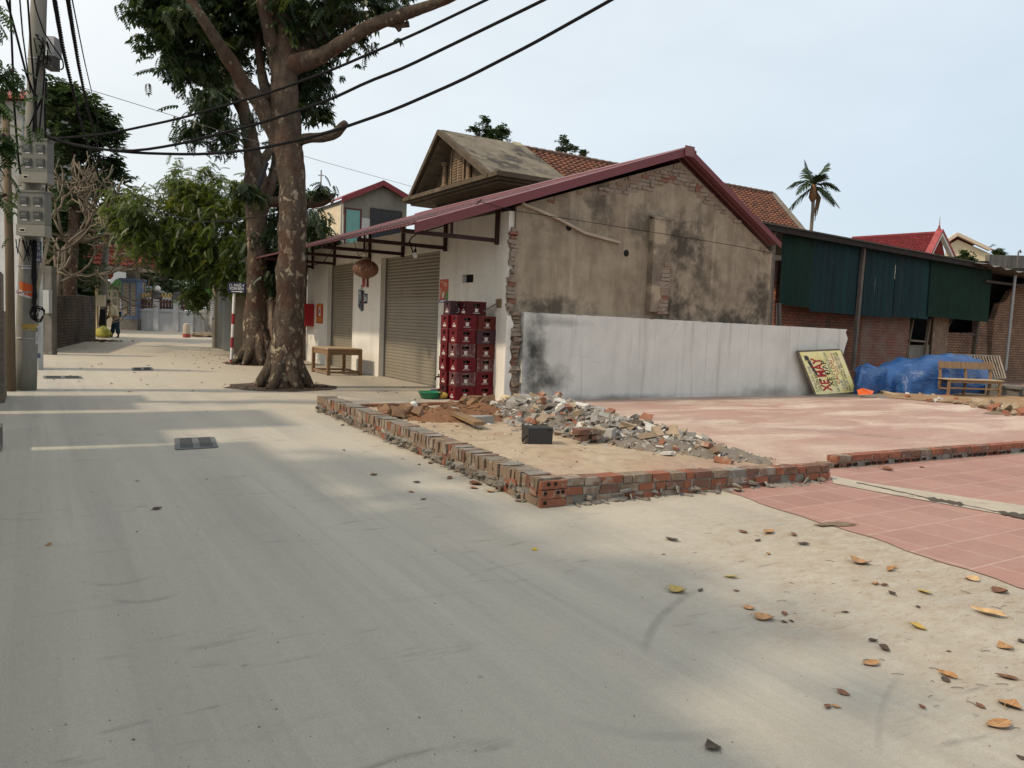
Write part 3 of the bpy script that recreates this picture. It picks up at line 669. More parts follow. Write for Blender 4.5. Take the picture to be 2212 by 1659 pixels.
for k, m in enumerate(CR):
    t = thing('bottle_crate', '', 'crate', (0, 0, 0), 'bottle crates stacked by the shop corner', local=True)
    crate_mesh(0).build('crate_body', m, t, local=True); [k_.build('logo', PRINT, t, local=True) for k_ in crate_print()]
    b_ = bottles_mesh().build('bottles', [GLASSB, CAPM], t, local=True); b_['kind'] = 'stuff'
    protos.append(t)
used = [False]*5
def crate(k, a, b, z, rot, label):
    if not used[k]:
        used[k] = True; t = protos[k]; x, y = s2w(a, b); t.location = (x, y, z); t.rotation_euler = (0, 0, TH+rot); t['label'] = label
    else: dup(protos[k], (a, b, z), rot, label)
z0 = .048; aL, aR, bF_ = -.615, -.19, .56
rows_ = ['bottom', 'second from bottom', 'third from bottom', 'fourth from bottom', 'fifth from bottom', 'sixth, uppermost']
kl = [0, 2, 0, 2, 0, 0]; kr = [0, 0, 2, 3, 4, 3]; kb = [1, 0, 0, 0, 0, 0]
cn = ['bright red', 'dark maroon', 'faded scuffed', 'rusty orange red', 'dark brown']
for r in range(6):
    j = lambda s=.014: random.uniform(-s, s)
    crate(kl[r], aL+j(), bF_+j(), z0+r*CH, j(.045), '%s bottle crate, %s in the front left column of the stack' % (cn[kl[r]], rows_[r]))
    crate(kr[r], aR+j(), bF_+j()-.01, z0+r*CH-.0, j(.05), '%s bottle crate, %s in the column nearest the shop corner' % (cn[kr[r]], rows_[r]))
    crate(kb[r], aL-.03+j(), bF_+.33+j(), z0+r*CH, j(.03), '%s bottle crate, %s in the rear column behind the stack' % (cn[kb[r]], rows_[r]))
crate(1, aL+.2, bF_+.02, z0+6*CH, .02, 'dark maroon bottle crate sitting alone on top of the front columns')
crate(4, aL+.02, bF_+.34, z0+6*CH, -.03, 'dark brown bottle crate on top of the rear column, half hidden')

# ------------------------------------------------------------------ things at the shop front
def solo_at(mb, name, mats, label, cat, o, **kw): return solo(mb, name, mats, label, cat, o, **kw)
# green basin
p = G(928, 861); mb = MB()
mb.lathe((p[0], p[1], p[2]+.004), [(.15, 0), (.165, .01), (.215, .115), (.235, .12), (.235, .128), (.208, .124), (.155, .012), (.001, .01)], 28)
solo(mb, 'washing_basin', flat('green_plastic', (.02, .2, .1), .35, spec=.5), 'green plastic basin on the pavement beside the crates', 'basin', (p[0], p[1], p[2]), smooth=True)
p = G(950, 853); mb = MB(); mb.tube([(p[0]-.1, p[1]+.2, p[2]+.05), (p[0]+.5, p[1]+.22, p[2]+.05)], .05, 10)
solo(mb, 'rolled_mat', surf('blue_mat', (.05, .08, .17), (.03, .05, .1), 20), 'dark blue rolled mat on the ground behind the basin', 'mat', (p[0], p[1], p[2]))
p = G(962, 862); mb = MB(); mb.rock((p[0]-.03, p[1]+.06, p[2]+.06), .12, .1, .09, 0, 2)
solo(mb, 'plastic_bag', flat('yellow_plastic', (.62, .42, .1), .35), 'crumpled yellow plastic bag at the foot of the crates', 'bag', (p[0], p[1], p[2]))
p = G(945, 856); mb = MB(); mb.rock((p[0]+.1, p[1]+.1, p[2]+.07), .16, .12, .1, 0, 2)
solo(mb, 'rag_heap', surf('dark_rags', (.08, .05, .045), (.04, .03, .03), 12), 'dark heap of rags between the basin and the crates', 'rags', (p[0], p[1], p[2]))
mb = MB(); q = A(952, 814, -.02); mb.tube([(-.0, q[1], q[2]), (-.13, q[1], q[2]), (-.15, q[1], q[2]-.02), (-.15, q[1], q[2]-.07)], .017, 8); mb.bar((-.07, q[1]-.0, q[2]+.01), (-.07, q[1], q[2]+.06), .02, .02); mb.bar((-.07, q[1]-.03, q[2]+.06), (-.07, q[1]+.03, q[2]+.06), .015, .012)
solo(mb, 'water_tap', RUST, 'dark metal water tap sticking out of the white wall by the crates', 'tap', (0, q[1], q[2]))
# broom lying over the crates
P_, Q_ = (-.02, .5, z0+6*CH+.04), (-.05, .28, z0+6*CH+.34)
mb = MB()
br = thing('push_broom', 'old wooden broom head leaning on the crates against the white wall', 'broom', (.0, .4, 1.6))
mb.bar((-.34, .5, z0+6*CH+.02), (.05, .32, z0+6*CH+.3), .045, .03); mb.build('handle', GREYWOOD, br)
mb = MB(); mb.obox((.05, .3, z0+6*CH+.14), (.035, -.0, .035), (0, .09, 0), (-.05, 0, .2)); mb.build('broom_head', surf('straw_brown', (.24, .17, .09), (.14, .1, .055), 20, stretch=(1, 8, 1)), br)

# wooden table-bench with low stretchers, turned a little to the street
t = thing('wooden_table', 'small wooden table with square legs and low stretchers standing before the shutter', 'table', (-.78, 7.25, zg(7)), rot=math.radians(0), local=True)
tw, td, hh = .42, .62, .66                    # half sizes: across, along
cpx = [A(705, 800, -1.1)]
mb = MB(); mb.box(-tw-.03, -td-.04, hh, tw+.03, td+.04, hh+.03); mb.build('table_top', PALEWOOD, t, local=True)
mb = MB(); 
for s in (-1, 1): mb.box(-tw+.03, s*td-.015, hh-.14, tw-.03, s*td+.015, hh-.001); mb.box(s*tw-.015, -td+.03, hh-.14, s*tw+.015, td-.03, hh-.001)
mb.build('apron', WOOD, t, local=True)
for sx in (-1, 1):
    for sy in (-1, 1):
        mb = MB(); mb.box(sx*tw-.04, sy*td-.04, 0, sx*tw+.04, sy*td+.04, hh-.002); mb.build('leg', WOOD, t, local=True)
mb = MB()
for s in (-1, 1): mb.box(-tw+.035, s*td-.02, .05, tw-.035, s*td+.02, .1); mb.box(s*tw-.02, -td+.035, .05, s*tw+.02, td-.035, .1)
mb.build('stretcher', WOOD, t, local=True)

# lantern
c = A(790, 581, -1.35); R_ = 29*13.2*1.22/FPX
ln = thing('paper_lantern', 'faded brown red round festival lantern with a red tassel hanging under the awning', 'lantern', c)
n = NT('lantern_silk'); col = n.mix(n.mr(n.noise(9, 6), .35, .65), (.2, .085, .05), (.13, .05, .032)); col = n.mix(n.mr(n.noise(14, 5, .6, n.map(scale=(1, 1, 1.4))), .57, .62, 0, .5), col, (.38, .26, .15)); LAN = n.done(col, .45, None, 0, .4)
mb = MB(); N_ = 24; prof = [(R_*max(.3, math.cos(t_))*1., R_*.72*math.sin(t_)) for t_ in np.linspace(-1.27, 1.27, 13)]
vs = []
for r, z in prof:
    for j_ in range(N_*2): k = 1 if j_ % 2 == 0 else .955; a_ = 2*math.pi*j_/(N_*2); vs.append((c[0]+r*k*math.cos(a_), c[1]+r*k*math.sin(a_), c[2]+z))
m_ = N_*2; mb.add(vs, [(i*m_+j_, i*m_+(j_+1) % m_, (i+1)*m_+(j_+1) % m_, (i+1)*m_+j_) for i in range(12) for j_ in range(m_)])
mb.build('shade', LAN, ln)
mb = MB(); mb.lathe((c[0], c[1], c[2]+R_*.69), [(R_*.3, 0), (R_*.3, .06)], 16); mb.build('ring', flat('ring_brass', (.2, .13, .06), .5), ln); mb = MB(); mb.lathe((c[0], c[1], c[2]-R_*.74), [(R_*.3, 0), (R_*.3, .05)], 16); mb.build('ring', surf('brass_ring', (.25, .16, .07), (.16, .1, .05), 9, rough=.5), ln)
mb = MB()
for k in range(26):
    a_ = random.uniform(0, 6.28); r = R_*.27*random.uniform(.6, 1); x, y = c[0]+r*math.cos(a_), c[1]+r*math.sin(a_); mb.bar((x, y, c[2]-R_*.72), (x+random.uniform(-.01, .01), y, c[2]-R_*.72-random.uniform(.17, .21)), .02, .006)
mb.build('tassel', flat('red_tassel', (.26, .035, .025), .8), ln)
mb = MB(); mb.tube([(c[0], c[1], c[2]+R_*.7), (c[0], c[1], c[2]+R_*.7+.12), (c[0]+.0, c[1]+.01, roofz(c[0])-.02)], .008, 6); mb.build('hanging_cord', flat('cord', (.2, .15, .09), .8), ln)
# light bulb
c = A(897, 551, -1.3); bl = thing('light_bulb', 'bare unlit glass bulb hanging on a looped flex under the awning', 'bulb', c)
mb = MB(); mb.lathe((c[0], c[1], c[2]-.06), [(.001, 0), (.03, .006), (.045, .035), (.042, .065), (.022, .1), (.02, .11)], 16); mb.build('globe', flat('frosted_glass', (.62, .6, .55), .15, spec=.6), bl, smooth=True)
mb = MB(); mb.lathe((c[0], c[1], c[2]+.05), [(.022, 0), (.024, .01), (.024, .05), (.01, .075)], 12); mb.tube([(c[0], c[1], c[2]+.12), (c[0], c[1], c[2]+.22)], .008, 6); mb.build('socket', BLACK, bl)

# posters and plates on the white wall (paper: thin, lies on the wall)
def wall_panel(a, u0, v0, u1, v1, th=.006):
    p, q = A(u0, v0, a), A(u1, v1, a); return min(p[1], q[1]), max(p[1], q[1]), min(p[2], q[2]), max(p[2], q[2])
# drink poster
b0, b1, z0_, z1_ = 2.45, 2.86, 1.93, 2.43
po = thing('drink_poster', 'narrow orange and green drink poster taped beside the wide shutter', 'poster', (0, b0, z0_))
po.location.z = z0_
mb = MB(); mb.box(-.006, b0, z0_, -.001, b1, z1_); mb.build('sheet', flat('poster_orange', (.55, .09, .03), .45), po)
mb = MB(); x = -.008
P2 = lambda pts: [(x, b0+(1-s)*(b1-b0), z0_+t_*(z1_-z0_)) for s, t_ in pts]
mb.add(P2([(1, .14), (1, .62), (.62, .14)]), [(0, 1, 2)], 0)
mb.add(P2([(0, .0), (1, .0), (1, .13), (0, .13)]), [(0, 1, 2, 3)], 1)
x = -.009; mb.add(P2([(.3, .2), (.5, .2), (.62, .42), (.5, .5), (.36, .38)]), [(0, 1, 2, 3, 4)], 2); mb.add(P2([(.12, .03), (.86, .03), (.86, .1), (.12, .1)]), [(0, 1, 2, 3)], 2)
for (s0, t0, s1, t1) in ((.1, .86, .5, .9), (.42, .78, .85, .83), (.5, .7, .9, .74), (.12, .3, .22, .6)): mb.add(P2([(s0, t0), (s1, t0+.03), (s1, t1+.03), (s0, t1)]), [(0, 1, 2, 3)], 3)
mb.build('printing', [flat('poster_green', (.05, .28, .06), .45), flat('poster_blue', (.05, .1, .35), .45), WHITE, flat('poster_cream', (.7, .5, .35), .5)], po)
# number plate 56
q = A(790, 645, 0); npl = thing('house_number_plate', 'small dark blue house number plate reading 56', 'number plate', (0, q[1], q[2]))
mb = MB(); mb.box(-.012, q[1]-.13, q[2]-.13, -.001, q[1]+.13, q[2]+.13); mb.build('plate', flat('plate_blue', (.015, .018, .05), .35), npl)
mb = MB(); mb.text('56', (-.015, q[1], q[2]-.0), (0, -1, 0), (0, 0, 1), .24, bold=.015); mb.build('lettering', WHITE, npl)
# hanging calendar sheet
q = A(781, 646, 0); cal = thing('hanging_calendar', 'blue and dark picture calendar hanging by a string on the pier between the shutters', 'calendar', (0, q[1], q[2]))
mb = MB(); b_, zc = q[1], q[2]
mb.prism([(-.004, b_+.2, zc+.26), (-.004, b_-.2, zc+.23), (-.004, b_-.19, zc-.3), (-.004, b_-.05, zc-.34), (-.004, b_+.2, zc-.2)], (-.018, 0, 0)); mb.build('sheet', surf('calendar_print', (.1, .13, .2), (.34, .36, .4), 7, (.03, .035, .04), 4, .52), cal)
mb = MB(); x = -.025
mb.add([(x, b_-.02, zc+.22), (x, b_-.19, zc+.22), (x, b_-.18, zc-.29), (x, b_-.06, zc-.32), (x, b_-.07, zc-.05)], [(0, 1, 2, 3, 4)], 0); mb.add([(x-.001, b_+.16, zc+.2), (x-.001, b_+.02, zc+.19), (x-.001, b_+.02, zc+.12), (x-.001, b_+.16, zc+.13)], [(0, 1, 2, 3)], 1)
mb.add([(x-.002, b_-.15, zc+.0), (x-.002, b_-.19, zc+.0), (x-.002, b_-.185, zc-.16), (x-.002, b_-.15, zc-.16)], [(0, 1, 2, 3)], 2)
mb.build('printing', [flat('calendar_dark', (.025, .03, .03), .4), flat('calendar_light', (.4, .44, .5), .5), flat('calendar_red', (.3, .04, .03), .5)], cal)
mb = MB(); mb.tube([(-.01, b_+.03, zc+.26), (-.02, b_-.02, zc+.38), (-.01, b_-.1, zc+.25)], .006, 5); mb.build('string', BLACK, cal)
# red fire cabinet and its notice
q0, q1 = A(655, 707, -.25), A(684, 660, 0)
fb0 = A(690, 690, 0)[1]
REDP = flat('cabinet_red', (.42, .012, .02), .35, spec=.5)
cab = thing('fire_cabinet', 'glossy red fire equipment cabinet fixed to the left end of the white wall', 'cabinet', (0, 12.1, 1.3))
mb = MB(); mb.box(-.28, 11.75, 1.22, -.002, 12.45, 1.92); mb.build('cabinet_body', REDP, cab)
mb = MB(); mb.box(-.286, 11.8, 1.27, -.281, 12.4, 1.87); mb.build('door', REDP, cab)
mb = MB(); mb.box(-.292, 11.98, 1.5, -.287, 12.28, 1.76); mb.build('window_pane', flat('cabinet_glass', (.03, .03, .035), .1, spec=.6), cab)
nt = thing('fire_notice', 'orange red fire safety notice pasted beside the red cabinet', 'notice', (0, 11.1, 1.5))
mb = MB(); mb.box(-.008, 10.85, 1.32, -.001, 11.5, 1.93); mb.build('sheet', flat('notice_orange', (.5, .06, .02), .5), nt)
mb = MB(); mb.quad((-.0095, 11.27, 1.55), (-.0095, 11.07, 1.55), (-.0095, 11.07, 1.83), (-.0095, 11.27, 1.83), 0)
for k in range(4): mb.quad((-.0095, 11.44, 1.38+k*.035), (-.0095, 10.92, 1.38+k*.035), (-.0095, 10.92, 1.395+k*.035), (-.0095, 11.44, 1.395+k*.035), 1)
mb.quad((-.0095, 11.44, 1.87), (-.0095, 10.92, 1.87), (-.0095, 10.92, 1.9), (-.0095, 11.44, 1.9), 1)
mb.quad((-.0105, 11.21, 1.63), (-.0105, 11.13, 1.63), (-.0105, 11.13, 1.76), (-.0105, 11.21, 1.76), 2)
mb.build('printing', [WHITE, flat('notice_yellow', (.7, .4, .08), .5), flat('notice_dark', (.1, .05, .05), .5)], nt)

# ================================================================== rubble lot
ROCKS = [surf('rubble_grey', (.33, .32, .3), (.24, .23, .21), 6, bs=30, bstr=.6), surf('rubble_plaster', (.58, .56, .52), (.48, .46, .42), 6, bs=30, bstr=.3), surf('rubble_brick', (.3, .13, .08), (.22, .1, .065), 8, (.35, .28, .22), 6, .55, bs=30, bstr=.5), surf('rubble_dark', (.2, .175, .145), (.14, .12, .1), 6, bs=30, bstr=.6), surf('rubble_tan', (.36, .285, .2), (.28, .21, .15), 6, bs=30, bstr=.5)]
# mound along the torn wall foot: centre line from the corner to the front
ridge = [(-.1, -.9, .08, .6), (-.35, -1.6, .22, .9), (-.65, -2.4, .31, 1.2), (-.75, -3.2, .29, 1.25), (-.65, -4.0, .22, 1.1), (-.55, -4.8, .13, .95), (-.4, -5.5, .07, .7), (-.25, -6.0, .04, .5)]
def mound(a, b):
    h = 0
    for (ra, rb, rh, rw) in ridge:
        d = math.hypot((a-ra)/(rw*.75), (b-rb)/(.85)); h = max(h, rh*max(0, 1-d*d*.8) if d < 1.1 else 0)
    return h
mb = MB(); As = np.linspace(-2.6, 1.0, 40); Bs = np.linspace(-6.8, -.2, 60)
mb.add([(a, b, zg(b)+.0+mound(a, b)*1.0+(random.uniform(-.02, .03) if mound(a, b) > .03 else -.05)) for b in Bs for a in As], [(j*40+i, j*40+i+1, (j+1)*40+i+1, (j+1)*40+i) for j in range(59) for i in range(39)], 3)
k = 0
while k < 2200:
    a, b = random.uniform(-2.2, .3), random.uniform(-6.3, -.6); h = mound(a, b)
    if h < .015 and random.random() > .06: continue
    k += 1; near = sst(-6.2, -4.2, b); s = random.choice((.016, .022, .03, .045))*random.uniform(.7, 1.3)*(.45+.75*near)*(2. if random.random() < .1*near else 1)
    mi = random.choices((0, 1, 2, 3, 4), (.46, .13, .06, .2, .15) if near > .3 else (.2, .1, .06, .14, .5))[0]
    fl_ = random.uniform(.25, .9)
    mb.chip((a, b, zg(b)+h+s*.2), s*random.uniform(.9, 1.6), s, s*fl_*.6, mi)
for k in range(46):                         # whole and half bricks, slabs of render among the chips
    t_ = random.random(); i_ = min(int(t_*7), 6); ra, rb = ridge[i_][0]+random.gauss(0, .35), ridge[i_][1]+random.gauss(0, .3)
    h = mound(ra, rb); q_ = Matrix.Rotation(random.uniform(0, 6.3), 3, 'Z') @ Matrix.Rotation(random.gauss(0, .35), 3, 'X') @ Matrix.Rotation(random.gauss(0, .35), 3, 'Y')
    if random.random() < .55: d_ = (random.choice((.1, .1, .06)), .05, .034); mi = random.choice((2, 2, 4, 0))
    else: d_ = (random.uniform(.06, .14), random.uniform(.05, .1), .016); mi = random.choice((1, 1, 0))
    mb.obox((ra, rb, zg(rb)+h+.04), q_ @ Vector((d_[0], 0, 0)), q_ @ Vector((0, d_[1], 0)), q_ @ Vector((0, 0, d_[2])), mi)
rub = solo(mb, 'rubble_heap', ROCKS, 'heap of grey broken plaster, brick and mortar rubble beside the black crate', 'rubble', (-.6, -3, 0), kind='stuff')
# loose stuff scattered on the lot
mb = MB()
for k in range(420):
    a, b = random.uniform(-3.5, -.1), random.uniform(-6.8, -.6)
    if random.random() > (.25 if b < -4 else .8): continue
    s = random.uniform(.006, .02); mb.rock((a, b, zg(b)+.03), s*1.4, s, s*.6, random.choice((0, 1, 4, 4, 3, 2)))
solo(mb, 'loose_grit', ROCKS, 'grit and small chips strewn over the floor of the lot', 'grit', (-2, -3, 0), kind='stuff')
# heap of brown soil
mb = MB(); As = np.linspace(-3.1, -.6, 30); Bs = np.linspace(-2.9, -.7, 30)
sh_ = lambda a, b: .17*max(0, 1-((a+1.75)/1.15)**2-((b+1.95)/.75)**2)*(1+.35*math.sin(9*a)*math.cos(8*b))
mb.add([(a, b, zg(b)+sh_(a, b)+(random.uniform(0, .025) if sh_(a, b) > 0 else -.01)) for b in Bs for a in As], [(j*30+i, j*30+i+1, (j+1)*30+i+1, (j+1)*30+i) for j in range(29) for i in range(29)])
for k in range(160):
    a, b = random.gauss(-1.75, .55), random.gauss(-1.95, .38); s = random.uniform(.012, .035)
    mb.rock((a, b, zg(b)+sh_(a, b)+s*.3+.01), s*1.3, s, s*.7)
solo(mb, 'soil_heap', surf('red_brown_soil', (.24, .125, .065), (.17, .085, .045), 5, bs=25, bstr=.8, bd=.03), 'low heap of loose red brown soil in the middle of the lot', 'soil heap', (-1.75, -1.95, 0), kind='stuff')
# big brown broken blocks along the step
CLOD = surf('broken_block_brown', (.27, .165, .1), (.19, .115, .07), 4, (.33, .26, .18), 5, .58, bs=22, bstr=.8, bd=.03)
spots = [(826, 886, .13), (838, 892, .15), (858, 893, .16), (872, 884, .13), (886, 888, .17), (900, 892, .12), (918, 880, .1), (975, 876, .12), (990, 880, .11), (1003, 868, .15), (1020, 872, .13), (1030, 866, .16), (1044, 870, .12), (1056, 868, .17), (962, 884, .1), (1010, 884, .1), (944, 886, .08)]
for k, (u, v, s) in enumerate(spots):
    p = G(u, v+6, .05); mb = MB(); mb.chip((p[0], p[1], p[2]+s*.4), s*.85, s*.7, s*.55, 0); mb.chip((p[0]+s*.3, p[1]+s*.2, p[2]+s*.3), s*.6, s*.6, s*.45, 0)
    lab = {0: 'brown broken block at the far left of the row by the long brick wall', 13: 'large brown broken block nearest the foot of the crate stack'}.get(k, 'rough brown broken block lying along the back edge of the lot')
    solo(mb, 'broken_block', CLOD, lab, 'broken block', (p[0], p[1], p[2]), 'brown broken blocks in the lot')
p, q = G(1000, 893, .1), G(1110, 880, .1); mb = MB(); mb.bar(p, q, .09, .07)
solo(mb, 'cement_beam', surf('tan_cement', (.36, .26, .17), (.27, .19, .12), 4), 'tan cement beam lying across the rubble behind the soil heap', 'beam', ((p[0]+q[0])/2, (p[1]+q[1])/2, .1))
p, q = G(985, 893, .12), G(1035, 915, .1); mb = MB(); mb.bar(p, q, .16, .05)
solo(mb, 'wood_offcut', surf('tan_offcut', (.27, .18, .1), (.2, .13, .075), 4), 'light brown board end sticking out of the soil heap', 'board', ((p[0]+q[0])/2, (p[1]+q[1])/2, .1))
p = G(1038, 918); mb = MB(); mb.box(p[0]-.16, p[1]-.1, p[2]+.01, p[0]+.16, p[1]+.1, p[2]+.14, 0, .012)
solo(mb, 'cement_block', ROCKS[0], 'grey brown cement block between the soil heap and the rubble', 'block', p)
p = G(895, 893, .06); mb = MB(); mb.rock((p[0], p[1], p[2]+.12), .07, .07, .12, 0, 1)
solo(mb, 'paper_cup', WHITE, 'crumpled white paper cup on the brown blocks', 'cup', p)
p = G(973, 897, .05); mb = MB(); mb.rock((p[0], p[1], p[2]+.06), .16, .1, .1, 0, 1)
solo(mb, 'plaster_lump', ROCKS[1], 'pale grey plaster lump behind the soil heap', 'plaster lump', p)
# yellow paint-coated plaster flakes at the wall foot
mb = MB()
for k in range(60):
    t_ = random.random(); p0 = G(1090+t_*130, 868+t_*18, .06)
    s = random.uniform(.05, .13)*(1.2-t_*.6); mb.rock((p0[0], p0[1], p0[2]+random.uniform(0, .1)*(1-t_)), s, s*.7, s*.5, 0, 1)
solo(mb, 'plaster_debris', surf('cream_plaster', (.66, .56, .38), (.56, .47, .32), 5), 'cream coloured flakes of wall plaster at the torn wall corner', 'plaster debris', (0, -.6, .05), kind='stuff')
mb = MB()
for r in range(2):
    for k in range(2): p = B(1268, 965-r*9, -4.55); mb.box(p[0]-.2+k*.19+random.uniform(0, .04), -4.62+random.uniform(-.03, .02), .08+r*.072, p[0]-.2+k*.19+.18, -4.5, .145+r*.072, random.choice((1, 3, 2)), .014)
    mb.box(p[0]-.2, -4.6, .078+r*.072, p[0]+.18, -4.51, .085+r*.072, 0)
solo(mb, 'brick_lump', [MORT, BR1, BR2, BR3], 'lump of red bricks still mortared together, lying in the rubble', 'brick lump', (-1.4, -4.5, .1))
p = G(1470, 958, .05); mb = MB(); mb.box(-.42, -4.75, .08, -.1, -4.6, .17, 0, .01); mb.box(-.4, -4.74, .17, -.24, -4.61, .21, 1, .006); mb.box(-.22, -4.74, .171, -.1, -4.61, .2, 2, .006)
solo(mb, 'wall_stump', [MORT, BR3, BR1], 'small brick stump at the right hand end of the rubble heap', 'wall stump', (-.25, -4.7, .1))
# black plastic crate lying on its side
bk = thing('black_bucket', 'square black plastic tub lying on its side in front of the rubble', 'tub', (-2.2, -4.55, .03), rot=math.radians(-14), local=True)
w, d, h = .15, .24, .225
mb = MB(); mb.prism([(-w, 0, 0), (w, -.0, 0), (w*1.06, 0, h), (-w*1.06, 0, h)], (0, .26, 0)); mb.box(-w*1.12, .0, -.0, -w*1.0, .265, h*1.02)
tb = mb.build('tub_body', surf('black_plastic', (.022, .022, .024), (.035, .034, .032), 4, rough=.5, spec=.45), bk, local=True)
md = tb.modifiers.new('b', 'BEVEL'); md.width = .014; md.segments = 3
mb = MB(); mb.tube([(-w*1.1, .05, h*.55), (-w*1.1-.07, .02, h*.3), (-w*1.1-.06, .02, h*.1), (-w*1.05, .05, .03)], .008, 6); mb.build('handle', BLACK, bk, local=True)
mb = MB(); mb.box(.07, -.004, h*.84, .13, .0, h*.88); mb.build('slot', DARK, bk, local=True)

# ================================================================== yard at the right: sign, tarpaulin, bench, shed
# the fallen repair-shop signboard, resting on its edge
c0, c1, c2_, c3 = D(1764, 853, 18.75), D(1850, 846, 19.35), D(1812, 756, 19.3), D(1727, 761, 18.5)
c0, c1, c2_, c3 = [Vector(p) for p in (c0, c1, c2_, c3)]
ex = (c1-c0); ey = (c3-c0); Wd, Ht = ex.length, ey.length; ux, uy = ex.normalized(), ey.normalized(); nn = ux.cross(uy).normalized()
if nn.dot(Vector((CA, CB, 1.5))-c0) < 0: nn = -nn
sg = thing('repair_shop_sign', 'yellow painted motorbike repair signboard turned on its side, leaning on the white wall', 'sign', tuple(c0))
n = NT('sign_yellow'); X, Y, Z = n.sep(); col = n.mix(n.mr(n.noise(3, 6), .35, .65), (.84, .8, .36), (.84, .78, .5)); col = n.mix(n.mr(n.noise(2, 5, .6, n.map(loc=(3, 1, 2))), .5, .62, 0, .5), col, (.6, .52, .06)); col = n.mix(n.mr(n.noise(30, 6, .7), .5, .8, 0, .4), col, (.35, .33, .2)); SY = n.done(col, .5, None, 0, .4)
def onsign(s, t, off=0): return c0+ex*s+ey*t+nn*off
cy = (c2_-(c1+ey))                            # the far top corner bends back a little
mb = MB(); mb.prism([onsign(0, 0), onsign(1, 0), onsign(1, 1), onsign(0, 1)], -nn*.05); board = mb.build('board', SY, sg)
mb = MB(); mb.bar(onsign(-.02, -.0, -.03), onsign(-.02, 1.03, -.03), .07, .05, 0, nn); mb.bar(onsign(0, 1.015, -.02), onsign(1, 1.015, -.02), .05, .03, 0, nn); mb.bar(onsign(1.01, 0, -.02), onsign(1.01, 1, -.02), .05, .03, 0, nn); mb.bar(onsign(0, -.015, -.02), onsign(1, -.015, -.02), .05, .03, 0, nn)
mb.build('frame', GREYWOOD, sg)
inks = [flat('ink_red', (.42, .02, .035), .5), flat('ink_navy', (.012, .012, .035), .5), flat('ink_green', (.03, .15, .13), .5), flat('ink_scarlet', (.45, .03, .02), .5), flat('ink_black', (.015, .015, .015), .5), flat('ink_blue', (.03, .12, .4), .5), flat('ink_slate', (.12, .2, .24), .5)]
# lines of writing run upward along ey; "down" in the text is +ex
mb = MB()
def wr(s, x, y, h, m, fit=.8, align='CENTER', bold=0., shear=0.): mb.text(s, onsign(x, y, .004), ey, -ex, h*Wd, m, (0, 0, 0), align, 1., bold, shear, fit*Ht)
wr('Lương Xuân Giang', .06, .36, .09, 6, .6, shear=.35)
wr('CHUYÊN BÁN BUÔN LẺ', .155, .46, .1, 4, .74, bold=.012)
wr('XE MÁY', .32, .46, .3, 0, .8, bold=.03)
wr('XE ĐẠP', .475, .48, .165, 1, .62, bold=.016)
wr('SỬA CHỮA BẢO DƯỠNG XE CÁC LOẠI', .575, .5, .08, 2, .94, bold=.012)
wr('CÁC LOẠI', .655, .5, .11, 3, .56, bold=.012)
wr('SUZUKI', .735, .2, .085, 5, .22, bold=.01); wr('HONDA', .735, .54, .07, 0, .2); wr('YAMAHA', .735, .84, .07, 3, .22)
wr('HÀN KHUNG CÀNG, HÀN TY, HÀN VÁ', .805, .5, .075, 4, .9, bold=.01)
wr('PHỤC HỒI, GIẢM SÓC, ĐIỆN, CÒI, ĐÈN', .87, .5, .07, 4, .92, bold=.01)
wr('S', .735, .05, .09, 3, .04)
mb.build('lettering', inks, sg)
mb = MB()                                  # plain dark motorbike picture behind the small lines
def blobp(pts, m=0): mb.add([onsign(x, y, .0025) for x, y in pts], [tuple(range(len(pts)))], m)
blobp([(.115+.05*math.cos(t_), .86+.06*math.sin(t_)) for t_ in np.linspace(0, 6.28, 17)[:-1]]); blobp([(.225+.035*math.cos(t_), .33+.045*math.sin(t_)) for t_ in np.linspace(0, 6.28, 17)[:-1]])
blobp([(.09, .78), (.15, .55), (.2, .4), (.23, .43), (.2, .6), (.16, .8)]); blobp([(.06, .95), (.09, .82), (.06, .78)])
mb.build('picture', flat('picture_dark', (.06, .06, .065), .5), sg)
for p_ in mb.f[:0]: pass
# flattened boards under the sign
mb = MB(); mb.prism([D(u, v, y) for u, v, y in ((1740, 853, 18.7), (1905, 854, 19.4), (1930, 863, 18.9), (1830, 867, 18.3))], (0, 0, .025))
solo(mb, 'flat_panel', surf('old_panel', (.13, .105, .08), (.25, .22, .18), 3), 'thin weathered panel lying flat under the yellow signboard', 'panel', D(1830, 860, 19), uv=True)
p, q = G(1900, 853), G(1936, 860); mb = MB(); mb.bar((p[0], p[1], p[2]+.1), (q[0], q[1], q[2]+.06), .2, .06); solo(mb, 'loose_board', PALEWOOD, 'short pale board end lying at the edge of the dirt by the tarpaulin', 'board', p)
# blue tarpaulin over a heap
n = NT('blue_tarpaulin'); col = n.mix(n.mr(n.noise(2.2, 6, .6), .3, .7), (.012, .05, .16), (.018, .085, .26)); col = n.mix(n.mr(n.noise(5, 8, .7), .55, .72, 0, .55), col, (.13, .2, .32)); col = n.mix(n.mr(n.noise(9, 5, .7), .62, .74, 0, .5), col, (.015, .03, .09))
fold = n.math('ADD', n.noise(1.5, 2, .5, n.map(scale=(1, 1, 2.2)), 2.2), n.math('MULTIPLY', n.noise(4.5, 2, .5, None, 2.), .3)); TARP = n.done(col, .4, n.bump(fold, .7, .06), 0, .35)
prof = [(1843, 800, 857), (1855, 790, 858), (1870, 787, 857), (1890, 790, 855), (1912, 782, 852), (1935, 774, 853), (1965, 770, 855), (2000, 768, 857), (2035, 764, 858), (2055, 763, 858), (2085, 766, 857), (2110, 776, 856), (2130, 795, 855), (2147, 822, 854)]
mb = MB(); na_, nu = 26, 60
P3 = []
def tz(i): return float(np.interp(i, [0, nu-1], [0, len(prof)-1]))
